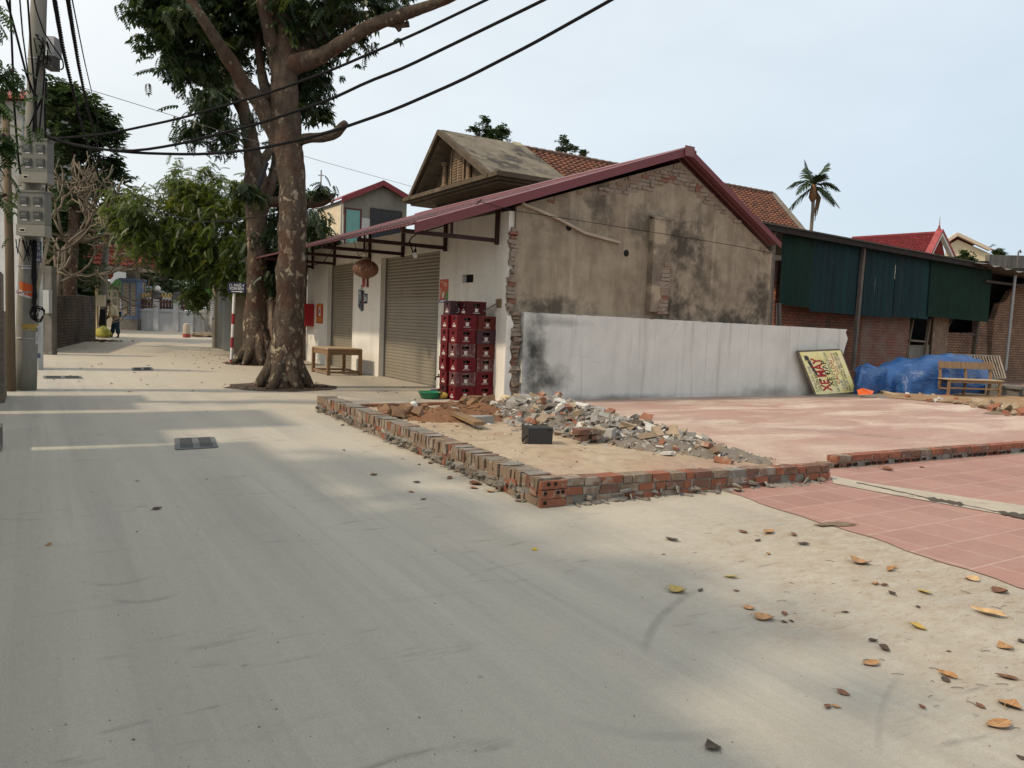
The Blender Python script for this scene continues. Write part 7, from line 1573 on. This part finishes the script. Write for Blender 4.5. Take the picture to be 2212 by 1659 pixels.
# foliage close at the extreme left
yn = 11.2; q = XZ(-70, 800, yn); g = w2s(q[0], yn); nt_ = thing('feathery_tree', 'feathery leaved tree whose leafy branch tips enter at the extreme left edge', 'tree', (g[0], g[1], 0))
mb = MB(); branch(mb, [(-70, 860, 60), (-72, 600, 50), (-66, 400, 38), (-50, 200, 26), (-30, 60, 14), (-10, -60, 10)], yn, 10); branch(mb, [(-64, 420, 24), (-30, 330, 14), (10, 290, 6)], yn, 8); branch(mb, [(-66, 480, 22), (-30, 440, 12), (14, 420, 5)], yn, 8); branch(mb, [(-55, 260, 20), (-20, 190, 12), (30, 150, 5)], yn, 8); mb.build('trunk', BARK, nt_, smooth=True)
LN_ = leafmat('near_leaf', (.018, .042, .012), (.045, .095, .022), (.16, .2, .04), .4)
T_P3 = tmpl_pinnate(6, .24, .085, .018)
foliage('crown', T_P3, clumps([(2, 160, 24, 18, yn, .3, 60), (-4, 205, 22, 20, yn, .3, 50), (-10, 292, 20, 26, yn, .3, 60), (-24, 40, 12, 60, yn, .3, 34), (-8, 425, 14, 9, yn, .2, 18), (-22, 345, 14, 26, yn, .3, 30), (-20, 480, 10, 14, yn, .2, 14), (-22, 120, 14, 26, yn, .3, 30)], 9, .4), LN_, nt_, .7, 1.1, pitch=(-1., .1))
hb = thing('garden_shrub', 'dark green shrub filling the yard just inside the cream gate', 'shrub', D(248, 690, 49))
mb = MB(); branch(mb, [(248, 715, 10), (248, 660, 6)], 49, 6); mb.build('stem', BARK, hb)
foliage('foliage', tmpl_rosette(9, .34, .07), clumps([(232, 660, 22, 32, 49., 1, 150), (255, 668, 14, 26, 49., .8, 90)], 9, .35), LD, hb, .8, 1.3)
# ---- palms
def frond(mb, p, d, L_, droop, k=26, ll=.5, lw=.03, m=0):
    p = Vector(p); d = Vector(d).normalized(); pts = [p+d*L_*t-Vector((0, 0, droop*L_*t*t)) for t in np.linspace(0, 1, 9)]; mb.tube(pts, np.linspace(.03, .008, 9).tolist(), 5, m)
    for i in range(k):
        t = .12+.88*i/k; f = t*8; j = min(int(f), 7); c = pts[j].lerp(pts[j+1], f-j); tg = (pts[j+1]-pts[j]).normalized(); s = tg.cross(Vector((0, 0, 1))).normalized()
        for sg_ in (-1, 1):
            l = ll*(math.sin(math.pi*min(.97, t*.8+.18)))*random.uniform(.85, 1.1); e = (tg*.75+s*sg_*.8+Vector((0, 0, random.uniform(-.45, .05)))).normalized(); w = tg*lw
            mb.add([c-w, c+e*l*.5-w+Vector((0, 0, .0)), c+e*l-Vector((0, 0, l*.25)), c+e*l*.5+w, c+w], [(0, 1, 2, 3, 4)], m)
PALM = surf('palm_leaf', (.013, .03, .012), (.03, .055, .018), 3, rough=.4, spec=.4)
yp_ = 46.; q = XZ(1752, 700, yp_); g = w2s(q[0], yp_); pt_ = thing('areca_palm', 'slender palm tree standing alone above the roofs at the right', 'palm tree', (g[0], g[1], .2))
ct = Vector(D(1757, 408, yp_))
mb = MB(); mb.tube([Vector(D(1750, 620, yp_))-Vector((0, 0, 4)), Vector(D(1752, 500, yp_)), Vector(D(1756, 452, yp_)), ct], [.12, .1, .1, .1], 8); mb.build('trunk', surf('palm_trunk', (.2, .17, .14), (.13, .11, .09), 3), pt_, smooth=True)
mb = MB(); mb.lathe(ct-Vector((0, 0, .75)), [(.1, 0), (.24, .25), (.2, .7), (.1, 1.1)], 10); mb.build('crown_shaft', surf('palm_shaft', (.24, .13, .06), (.17, .1, .05), 4), pt_, smooth=True)
Rv = Vector(w2s(OX+1, OY)+(0,)); Dv = Vector(w2s(OX, OY+1)+(0,))
for (x, d_, z, L_, dr) in ((-.3, .1, 1, 2.0, .15), (.45, .1, 1, 2.1, .2), (-.8, .1, .75, 2.1, .75), (.75, -.2, .6, 1.9, .75), (-.5, -.3, .35, 1.7, .9), (.9, .3, .3, 1.7, .9), (-.45, .3, -.25, 1.7, .5), (.1, -.5, .8, 1.6, .5), (.3, .5, .9, 1.9, .4), (-.1, .6, 1, 2., .2), (.55, -.4, -.1, 1.6, .7)):
    mb = MB(); frond(mb, ct+Vector((0, 0, .1)), Rv*x+Dv*d_+Vector((0, 0, z)), L_, dr, 30, .66, .042); mb.build('frond', PALM, pt_)
mb = MB()
for k in range(14): a_ = random.uniform(-.15, .4); mb.tube([ct+Rv*.1, ct+Rv*(.3+a_*.4)-Vector((0, 0, .5)), ct+Rv*(.2+a_*.3)-Vector((0, 0, random.uniform(.9, 1.9)))], [.03, .05, .02], 5)
mb.build('dead_frond', surf('dead_frond', (.2, .13, .07), (.12, .08, .045), 5), pt_)
# fan palm clump and banana leaves behind the fence
yk = 47.5; q = XZ(372, 700, yk); g = w2s(q[0], yk)
fp = thing('garden_palm', 'spreading dark green garden palm behind the far fence', 'palm', (g[0], g[1], zg(37)))
FPM = surf('garden_palm_leaf', (.03, .06, .03), (.06, .1, .05), 3, rough=.4, spec=.4)
for k in range(22):
    a_ = 6.283*k/22+random.uniform(-.15, .15); c = Vector(D(372+random.uniform(-22, 22), 640, yk)); mb = MB(); frond(mb, c, Rv*math.cos(a_)+Dv*math.sin(a_)*.6+Vector((0, 0, random.uniform(.4, 1.6))), random.uniform(2.0, 3.2), .55, 20, .8, .05); mb.build('frond', FPM, fp)
BAN = surf('banana_leaf', (.05, .13, .03), (.08, .18, .045), 2, rough=.4)
for (u, v, du, dv, y, lab) in ((178, 650, -10, -58, 40., 'tall banana plant behind the mossy wall left of the far pole'), (246, 640, 10, -60, 49., 'banana plant with broad bright leaves under the gateway roof'), (425, 650, 30, -50, 50., 'banana plant with one tall pale leaf beside the garden palm')):
    g = D(u, v+60, y); bp = thing('banana_plant', lab, 'plant', (g[0], g[1], zg(30)))
    for k in range(6):
        c = Vector(D(u, v, y)); kx = (k-2.5)*.5; L_ = math.hypot(du, dv)*y/FPX*random.uniform(.75, 1.1); d = (Rv*(kx*.6+du*.012)+Dv*random.uniform(-.5, .5)+Vector((0, 0, 1.2-abs(kx)*.4))).normalized(); s = d.cross(Dv).normalized(); mb = MB(); P_ = []
        for i in range(9): t = i/8; cc = c+d*L_*t-Vector((0, 0, .35*L_*t*t)); w = .32*math.sin(math.pi*(.06+.9*t)); P_ += [cc-s*w, cc+Dv*.06, cc+s*w]
        mb.add(P_, [(3*i+j, 3*i+j+1, 3*i+4+j, 3*i+3+j) for i in range(8) for j in (0, 1)]); mb.tube([c-Vector((0, 0, 2)), c, c+d*L_*.9-Vector((0, 0, .3*L_))], [.08, .05, .015], 6); mb.build('leaf', BAN, bp, smooth=True)
# hedge masses and trees further off
FAR = leafmat('far_leaf', (.02, .04, .016), (.045, .075, .028), None, .3)
def far_tree(name, label, u, vbase, y, cl, tm=None, th=20, mat=FAR, smin=.9, smax=1.7):
    q = XZ(u, vbase, y); g = w2s(q[0], y); t = thing(name, label, 'tree', (g[0], g[1], zg(min(30, g[1])))); mb = MB(); v0 = cl[0][1]; branch(mb, [(u, vbase, th), (u+2, (vbase+v0)/2, th*.7), (u, v0, th*.3)], y, 8); mb.build('trunk', BARK, t, smooth=True)
    foliage('crown', tm or T_R, clumps(cl, 12, .32), mat, t, smin, smax, pitch=(-.6, .5))
far_tree('roadside_tree', 'dark tree filling the gap behind the mossy wall on the left', 120, 720, 36., [(120, 560, 60, 80, 39., 1.5, 330), (165, 600, 40, 45, 40., 1.2, 240), (60, 540, 50, 90, 36., 2, 260), (150, 480, 60, 60, 38, 2, 240)], T_R, 24)
far_tree('roadside_tree', 'tree with dense dark foliage behind the gateway roof', 210, 700, 56., [(205, 520, 60, 55, 56., 3, 420), (290, 510, 40, 40, 58., 2, 200), (150, 610, 55, 40, 52, 2, 260), (330, 545, 30, 45, 57, 2, 200)], T_R, 18)
far_tree('roadside_tree', 'tree behind the garden palm and the far fence', 430, 700, 58., [(395, 570, 70, 50, 58., 3, 460), (450, 620, 50, 48, 58., 3, 380), (355, 600, 40, 40, 56., 2, 240), (470, 560, 50, 50, 58, 3, 300)], T_R, 18)
far_tree('roadside_tree', 'tree top showing between the big trunk and the small upper house', 690, 700, 52., [(690, 520, 46, 60, 52., 3, 420), (665, 460, 18, 40, 50., 1.5, 90), (715, 545, 32, 40, 50., 2, 200), (640, 560, 60, 50, 54, 3, 320)], T_R, 18)
far_tree('rooftop_tree', 'rounded tree top peeping over the cement pediment roof', 1056, 420, 52., [(1058, 290, 46, 22, 52., 1.6, 190), (1085, 305, 30, 16, 52., 1.2, 70), (1040, 275, 26, 14, 52., 1.2, 60)], T_R, 14, smin=.6, smax=1.)
far_tree('rooftop_tree', 'small leafy treetop above the clay tile ridge', 1222, 420, 46., [(1218, 318, 12, 16, 46., .8, 34), (1232, 322, 16, 12, 46., .8, 36), (1255, 335, 24, 7, 46., .8, 24)], T_R, 8, smin=.55, smax=.9)
far_tree('rooftop_tree', 'low dark bush top in front of the cement wall at the right', 2100, 620, 44., [(2092, 555, 30, 12, 44., 1., 60), (2140, 546, 26, 8, 44., 1., 46), (2070, 565, 14, 12, 44, .8, 30)], T_R, 8, smin=.55, smax=.9)

# ================================================================== fallen leaves
def leaf_mesh(kind, L_=.1):
    V, F = [], []; nL, nW = 8, 4
    wid = {0: .36, 1: .28, 2: .5, 3: .36}[kind]; curl = {0: .8, 1: 1.6, 2: .5, 3: 2.6}[kind]; bend = {0: .5, 1: .3, 2: .9, 3: .4}[kind]
    for i in range(nL+1):
        t = i/nL; w = wid*L_*math.sin(math.pi*min(1, .03+.97*t)**.8); z0 = bend*L_*.5*(t-.5)**2*2
        for j in range(nW+1):
            s = (j/nW-.5)*2; a = s*curl*.5
            x = w*(math.sin(a)/max(.001, curl*.5)); z = w*(1-math.cos(a))/max(.001, curl*.5)
            V.append((x, (t-.5)*L_, z0+z+.004+.002*math.sin(7*t+s)))
    for i in range(nL):
        for j in range(nW): F.append((i*(nW+1)+j, i*(nW+1)+j+1, (i+1)*(nW+1)+j+1, (i+1)*(nW+1)+j))
    mb = MB(); mb.add(V, F); mb.tube([(0, -.5*L_, V[0][2]), (.004, -.62*L_, V[0][2]*.6+.004), (.01, -.74*L_, .004)], [.0016, .0013, .001], 4)
    return mb
LC = {'tan': ((.42, .24, .11), (.3, .16, .07)), 'brown': ((.2, .09, .045), (.13, .06, .03)), 'dark': ((.09, .06, .042), (.05, .036, .028)), 'yellow': ((.42, .3, .07), (.34, .26, .08)), 'pale': ((.55, .38, .2), (.42, .28, .14))}
LM = {}
for k, (a_, b_) in LC.items():
    n = NT('fallen_leaf_'+k); vn = n.mr(n.math('ABSOLUTE', n.sep()[0]), .0, .003, .55, 0.); col = n.mix(n.mr(n.noise(30, 6, .65), .35, .65), a_, b_); col = n.mix(n.mr(n.noise(60, 4), .6, .7, 0, .6), col, tuple(x*.4 for x in b_)); col = n.mix(vn, col, tuple(min(1, x*1.5) for x in a_)); LM[k] = n.done(col, .6, n.bump(n.noise(40, 4), .4, .003), 0, .3)
LME = {}
def leaf(u, v, px, kind, colr, label=None, yaw=None, zf=None):
    p = G(u, v); z = (zp(*p[:2]) if p[1] > -6.95 else zp2(*p[:2])) if (p[0] > -1.6 and p[1] > -12 and zf) else zg(p[1])
    y_ = s2w(p[0], p[1])[1]; L_ = px*y_/FPX
    key = (kind, colr)
    if key not in LME: o = leaf_mesh(kind, .1).build('fallen_leaf', LM[colr], None, smooth=True, local=True, uv=False); LME[key] = o.data; COL.objects.unlink(o); bpy.data.objects.remove(o)
    o = bpy.data.objects.new('fallen_leaf', LME[key]); COL.objects.link(o); x, yy = s2w(p[0], p[1]); s = L_/.1
    o.location = (x, yy, z+.002); o.scale = (s, s, s*random.uniform(.7, 1.)); o.rotation_euler = (random.uniform(-.12, .12), random.uniform(-.12, .12), yaw if yaw is not None else random.uniform(0, 6.28))
    return tag(o, label or '%s dry leaf lying on the pale concrete' % colr, 'leaf', 'fallen leaves')
c7 = crop(1600, 1250, 2.285); c6 = crop(1800, 960, 2.88); c4_ = crop(780, 960, 3.3515); c8 = crop(0, 900, 1.617)
for (f, x, y, px, kd, cl_, lb) in (
    (c7, 230, 535, 42, 2, 'yellow', 'rounded yellow brown leaf beside the curved tyre mark'), (c7, 360, 528, 20, 1, 'dark', 'small dark leaf just right of the rounded yellow brown leaf'), (c7, 530, 455, 32, 1, 'yellow', 'cupped golden leaf near the start of the tyre mark'), (c7, 565, 531, 15, 0, 'brown', None), (c7, 640, 634, 30, 0, 'tan', 'orange tan leaf pointing at the folded triangular leaf'), (c7, 730, 690, 48, 2, 'tan', 'folded triangular tan leaf with a long stalk'), (c7, 840, 664, 20, 0, 'brown', None), (c7, 838, 711, 20, 1, 'dark', None), (c7, 880, 708, 14, 3, 'dark', None),
    (c7, 1275, 372, 46, 2, 'tan', 'broad tan leaf nearest the red tile edge'), (c7, 1445, 415, 30, 3, 'tan', 'rolled tan leaf overlapped by a smaller one near the tile edge'), (c7, 1455, 398, 24, 1, 'tan', None), (c7, 1360, 489, 30, 1, 'tan', None), (c7, 1410, 502, 20, 3, 'brown', None), (c7, 1452, 549, 24, 3, 'dark', 'crumpled black leaf left of the yellow leaf'), (c7, 1636, 540, 40, 1, 'yellow', 'flat olive yellow leaf'), (c7, 1908, 467, 32, 2, 'pale', 'pale round leaf touching the edge of the red tiles'), (c7, 2080, 540, 36, 2, 'brown', None), (c7, 2000, 665, 66, 1, 'pale', 'long pale cream leaf, the lightest on the ground'), (c7, 1605, 745, 40, 3, 'yellow', 'curled olive leaf standing on end'), (c7, 1606, 626, 14, 0, 'dark', None), (c7, 1185, 655, 18, 1, 'dark', None), (c7, 1410, 868, 34, 3, 'dark', 'torn dark leaf scraps left of the upright olive leaf'), (c7, 1350, 820, 26, 3, 'dark', None), (c7, 2098, 855, 36, 2, 'tan', 'oval tan leaf at the right below the pale cream one'), (c7, 1778, 878, 12, 0, 'brown', None), (c7, 1330, 952, 42, 0, 'tan', 'smooth orange leaf alone below the torn dark scraps'), (c7, 1768, 1018, 44, 3, 'tan', 'thick rolled tan leaf with ribs'), (c7, 1765, 1046, 26, 0, 'dark', None), (c7, 2108, 1030, 46, 1, 'brown', 'narrow brown leaf at the right edge'), (c7, 1178, 1120, 32, 0, 'brown', 'reddish brown oval leaf in the lower middle'), (c7, 1085, 1196, 28, 1, 'brown', None), (c7, 1135, 1198, 26, 1, 'tan', None), (c7, 1625, 1198, 22, 3, 'brown', None), (c7, 2130, 1188, 52, 2, 'tan', 'large tan leaf above the biggest leaf at the right'), (c7, 1965, 1197, 26, 0, 'brown', None), (c7, 2060, 1305, 64, 0, 'tan', 'biggest golden brown leaf at the lower right'), (c7, 424, 1428, 40, 2, 'dark', 'crumpled dark leaf alone near the bottom of the picture'), (c7, 2195, 1490, 22, 0, 'dark', None), (c7, 2195, 822, 24, 0, 'dark', None),
    (c7, 745, 320, 18, 3, 'tan', None), (c7, 190, 240, 34, 1, 'dark', 'slim dark leaf near the grey splash stain'), (c7, 605, 196, 24, 0, 'brown', None), (c7, 750, 197, 40, 1, 'tan', 'slim tan leaf on the dusty concrete before the tiles'), (c7, 890, 210, 28, 1, 'brown', None), (c7, 688, 243, 18, 0, 'dark', None), (c7, 945, 266, 30, 1, 'dark', None), (c7, 145, 323, 9, 3, 'brown', None), (c7, 60, 4, 18, 1, 'brown', None),
    (c4_, 525, 775, 17, 2, 'tan', 'domed tan leaf on the road left of the brick corner'), (c4_, 885, 842, 17, 3, 'dark', None), (c4_, 845, 922, 15, 1, 'brown', None), (c4_, 950, 982, 16, 1, 'dark', None), (c4_, 1165, 805, 25, 1, 'brown', None), (c4_, 1385, 855, 30, 2, 'brown', 'brown leaf cluster against the foot of the long brick wall'), (c4_, 1370, 890, 24, 1, 'brown', None), (c4_, 1510, 918, 24, 0, 'tan', 'light tan leaf at the foot of the long brick wall'), (c4_, 910, 690, 10, 3, 'dark', None), (c4_, 775, 640, 9, 0, 'yellow', None), (c4_, 1000, 680, 15, 0, 'brown', None), (c4_, 265, 362, 11, 3, 'dark', None), (c4_, 1745, 1000, 20, 1, 'brown', None), (c4_, 630, 74, 9, 1, 'yellow', None), (c4_, 720, 86, 8, 0, 'brown', None), (c4_, 876, 146, 9, 3, 'brown', None),
    (c8, 196, 755, 14, 2, 'tan', 'lone tan leaf far left on the bare road'), (c8, 640, 610, 26, 1, 'dark', 'long dark leaf in the middle of the bare road'), (c8, 556, 495, 11, 0, 'pale', None), (c8, 838, 490, 8, 1, 'dark', None), (c8, 555, 702, 8, 1, 'dark', None), (c8, 836, 213, 5, 3, 'dark', None), (c8, 1395, 372, 10, 1, 'dark', None)):
    u, v = f(x, y); leaf(u, v, px, kd, cl_, lb)
for (x, y, px, kd, cl_) in ((140, 785, 34, 1, 'brown'), (100, 775, 30, 1, 'dark'), (245, 752, 22, 1, 'dark'), (330, 752, 18, 1, 'dark'), (430, 745, 20, 1, 'tan'), (395, 762, 14, 0, 'dark'), (1225, 635, 36, 1, 'brown'), (1470, 615, 14, 0, 'brown')):
    u, v = c6(x, y); leaf(u, v, px, kd, cl_, 'dry leaf lying beside the low brick walls' if x < 1000 else 'dry leaf near the hollow brick wall on the tiles', zf=True)
mb = MB()
for k in range(230):
    if random.random() < .55: u, v = random.gauss(480, 40), random.gauss(768, 14)
    else: u, v = random.uniform(90, 900), random.uniform(742, 850)
    if v < 738: continue
    p = G(u, v); s = random.uniform(.02, .06); a_ = random.uniform(0, 6.28); c, d_ = math.cos(a_)*s, math.sin(a_)*s
    mb.add([(p[0]-c, p[1]-d_, p[2]+.006), (p[0]+d_*.45, p[1]-c*.45, p[2]+.01+s*.3), (p[0]+c, p[1]+d_, p[2]+.008+s*.2), (p[0]-d_*.45, p[1]+c*.45, p[2]+.01+s*.3)], [(0, 1, 2, 3)], random.choice((0, 0, 1)))
for tpos, rr in ((t1, 1.05), (t2, 1.0)):
    for k in range(160):
        a_ = random.uniform(0, 6.28); r_ = rr*random.uniform(.45, 1); x, y = tpos[0]+r_*math.cos(a_), tpos[1]+r_*math.sin(a_); s = random.uniform(.02, .05); c, d_ = math.cos(a_*3)*s, math.sin(a_*3)*s
        mb.add([(x-c, y-d_, zg(y)+.012), (x+d_*.5, y-c*.5, zg(y)+.02+s*.3), (x+c, y+d_, zg(y)+.016), (x-d_*.5, y+c*.5, zg(y)+.02)], [(0, 1, 2, 3)], random.choice((0, 1, 1)))
solo(mb, 'leaf_litter', [LM['brown'], LM['dark']], 'thin scatter of small dry leaves round the big tree trunks', 'leaf litter', t1, kind='stuff', uv=False)
mb = MB()
for k in range(90):                        # twigs and bark bits in the dusty corner
    u, v = random.uniform(1500, 2212), random.uniform(1130, 1640)
    if v < 1090+(u-1500)*.28 or v > 1240+(u-1500)*.58: continue
    p = G(u, v); L_ = random.uniform(.006, .032); a_ = random.gauss(2.4, .7); c, d_ = math.cos(a_)*L_, math.sin(a_)*L_
    mb.tube([(p[0]-c, p[1]-d_, p[2]+.003), (p[0]+d_*.1, p[1], p[2]+.006), (p[0]+c, p[1]+d_, p[2]+.003)], random.uniform(.0008, .0018), 4)
solo(mb, 'twig_scatter', surf('twig_brown', (.16, .1, .065), (.09, .06, .04), 9), 'fine twigs and bark bits on the dusty concrete at the right', 'twigs', (-2, -9, 0), kind='stuff')
mb = MB()
for k in range(380):                        # small stones and grit on the open road
    u, v = random.uniform(-40, 2240), 900+760*random.random()**1.0
    p = G(u, v); s = random.choice((.0014, .0018, .0022, .003, .004))*random.uniform(.7, 1.3)
    if p[0] > -3.9 and p[1] > -7.4: continue
    mb.rock((p[0], p[1], p[2]+s*.5), s*1.2, s, s*.8, random.choice((0, 0, 1, 2, 3)), 1)
solo(mb, 'road_grit', [ROCKS[0], ROCKS[4], ROCKS[3], ROCKS[1]], 'fine grit and tiny stones strewn over the open concrete road', 'grit', (-5, -8, 0), kind='stuff', uv=False)
# earth pits round the trunks, yellow bottle cap, drain grates
PIT = surf('tree_pit_soil', (.1, .075, .055), (.06, .045, .035), 5, bs=25, bstr=.6)
for c, rx, ry in ((t1, 1.15, 1.05), (t2, .95, .95)):
    o_ = [(c[0]+rx*math.cos(t_)*random.uniform(.88, 1.08), c[1]+ry*math.sin(t_)*random.uniform(.88, 1.08)) for t_ in np.linspace(0, 6.28, 24)[:-1]]
    poly_sheet('tree_pit', o_, PIT, lambda a, b: zg(b)+.007, step=.4)
g = G(1155, 1188); mb = MB(); mb.lathe((g[0], g[1], g[2]+.001), [(.018, 0), (.018, .006), (.015, .009)], 14); solo(mb, 'plastic_disc', flat('cap_yellow', (.65, .45, .02), .4), 'bright yellow bottle cap on the road', 'cap', g)
GRT = flat('grate_steel', (.15, .155, .155), .6, .2)
def grate(corners, label, bars=9):
    P_ = [Vector(G(u, v)) for u, v in corners]; o = sum(P_, Vector())/4; mb = MB(); up_ = Vector((0, 0, 1)); P_ = [p+up_*.006 for p in P_]
    t = thing('drain_grate', label, 'grate', tuple(o), 'drain grates in the road')
    for i in range(4): mb.bar(P_[i], P_[(i+1) % 4], .05, .012, 0)
    mb.bar(P_[0].lerp(P_[1], .5), P_[3].lerp(P_[2], .5), .07, .011, 0)
    for k in range(1, bars):
        f_ = k/bars; a_, b_ = P_[0].lerp(P_[3], f_), P_[1].lerp(P_[2], f_); mb.bar(a_.lerp(b_, .04), b_.lerp(a_, .04), .028, .009, 0)
    mb.build('grate_bars', GRT, t); m2 = MB(); m2.add([p-up_*.004 for p in P_], [(0, 1, 2, 3)]); m2.add([p-up_*.0041 for p in P_], [(3, 2, 1, 0)]); m2.build('pit', DARK, t)
grate(((382, 949), (458, 946), (466, 967), (384, 972)), 'steel drain grate nearest the viewer in the road'); grate(((287, 795), (326, 794), (329, 800), (288, 801)), 'small drain grate furthest up the road', 5); grate(((96, 813), (172, 813), (176, 818), (98, 818)), 'wide flat drain grate near the utility pole', 4)
# ================================================================== houses on the viewer's own side of the street (they shade the road)
NW = surf('street_house_plaster', (.5, .45, .36), (.4, .36, .29), 2)
def row_house(label, b0, b1, a_edge, z, deep=8.):
    h = thing('street_house', label, 'house', (a_edge-1, (b0+b1)/2, .0))
    mb = MB(); mb.box(a_edge-deep, b0+.15, -.1, a_edge-.35, b1-.15, z-.2); mb.build('wall', NW, h)
    mb = MB(); mb.prism([(a_edge, b0, z-.12), (a_edge, b1, z-.12), (a_edge-deep, b1, z-.12), (a_edge-deep, b0, z-.12)], (0, 0, .12)); mb.build('roof', DKCONC, h)
    mb = MB(); mb.box(a_edge-.38, (b0+b1)/2-.5, 0, a_edge-.3, (b0+b1)/2+.5, 2.2); mb.build('door', GREYWOOD, h)
row_house('plastered house beside the viewer on the left side of the street, outside the picture', -20, -2.95, -8.35, 2.95)
row_house('small plastered house just left of the picture before the plank wall', -1.75, .12, -8.45, 3.9, 4.)
ot = thing('overhanging_tree', 'leafy tree beside the plastered house on the viewer side of the street, outside the picture', 'tree', (-9.2, -8, 0))
mb = MB(); mb.tube([(-10.2, -8, 3.5), (-10, -8.1, 4.2), (-9.8, -8.3, 4.7), (-9.6, -8.4, 5.2)], [.16, .13, .1, .05], 10); mb.build('trunk', BARK, ot, smooth=True)
P_ = np.concatenate([rng.normal(size=(k, 3))*np.array(s_)+np.array(c_) for k, c_, s_ in ((130, (-9.9, -8.6, 4.9), (.25, .5, .2)), (90, (-9.8, -6.9, 4.8), (.25, .6, .2)), (50, (-9.7, -4.8, 4.8), (.2, .5, .2)))])
foliage('crown', T_R, P_, LD, ot, .6, 1.0)
# ================================================================== light
SUN_EL, SUN_AZ = math.radians(44.), math.radians(-6.)      # travel direction in the street frame, slightly toward the viewer's side
ta = TH+SUN_AZ; d = Vector((math.cos(ta)*math.cos(SUN_EL), math.sin(ta)*math.cos(SUN_EL), -math.sin(SUN_EL)))
L = bpy.data.lights.new('sun', 'SUN'); L.energy = 2.35; L.angle = math.radians(3.); L.color = (1., .83, .62)
lo_ = bpy.data.objects.new('sun', L); COL.objects.link(lo_); lo_.rotation_euler = d.to_track_quat('-Z', 'Y').to_euler()
w = bpy.data.worlds.new('World'); S.world = w; w.use_nodes = True; nt = w.node_tree; nt.nodes.clear()
out = nt.nodes.new('ShaderNodeOutputWorld'); bg = nt.nodes.new('ShaderNodeBackground'); sky = nt.nodes.new('ShaderNodeTexSky'); sky.sky_type = 'NISHITA'; sky.sun_disc = False
sp_ = -d; sky.sun_elevation = SUN_EL; sky.sun_rotation = math.atan2(sp_.x, sp_.y); sky.dust_density = 4.; sky.air_density = 1.2; sky.ozone_density = 1.
tc = nt.nodes.new('ShaderNodeTexCoord'); mp = nt.nodes.new('ShaderNodeMapping'); mp.inputs['Scale'].default_value = (1.2, 1.2, 3.); nt.links.new(tc.outputs['Generated'], mp.inputs[0])
nz = nt.nodes.new('ShaderNodeTexNoise'); nz.inputs['Scale'].default_value = 2.2; nz.inputs['Detail'].default_value = 7; nz.inputs['Roughness'].default_value = .55; nt.links.new(mp.outputs[0], nz.inputs[0])
mr = nt.nodes.new('ShaderNodeMapRange'); mr.inputs[1].default_value = .35; mr.inputs[2].default_value = .7; mr.inputs[3].default_value = .76; mr.inputs[4].default_value = .88; nt.links.new(nz.outputs[0], mr.inputs[0])
mx = nt.nodes.new('ShaderNodeMix'); mx.data_type = 'RGBA'; nt.links.new(mr.outputs[0], mx.inputs[0]); nt.links.new(sky.outputs[0], mx.inputs[6])
dt_ = nt.nodes.new('ShaderNodeVectorMath'); dt_.operation = 'DOT_PRODUCT'; nt.links.new(tc.outputs['Generated'], dt_.inputs[0]); dt_.inputs[1].default_value = tuple(sp_)
m2 = nt.nodes.new('ShaderNodeMapRange'); m2.inputs[1].default_value = -.8; m2.inputs[2].default_value = .45; nt.links.new(dt_.outputs['Value'], m2.inputs[0])
vl = nt.nodes.new('ShaderNodeMix'); vl.data_type = 'RGBA'; nt.links.new(m2.outputs[0], vl.inputs[0]); vl.inputs[6].default_value = (5.2, 6.6, 7.9, 1); vl.inputs[7].default_value = (9.4, 9.5, 9.3, 1)
nt.links.new(vl.outputs[2], mx.inputs[7]); nt.links.new(mx.outputs[2], bg.inputs[0]); bg.inputs[1].default_value = .1; nt.links.new(bg.outputs[0], out.inputs[0])
S.cycles.max_bounces = 6; S.cycles.diffuse_bounces = 3; S.cycles.glossy_bounces = 2; S.cycles.transmission_bounces = 3
vs = S.view_settings; vs.view_transform = 'Standard'; vs.look = 'None'; vs.exposure = .26; vs.gamma = 1; vs.use_curve_mapping = False
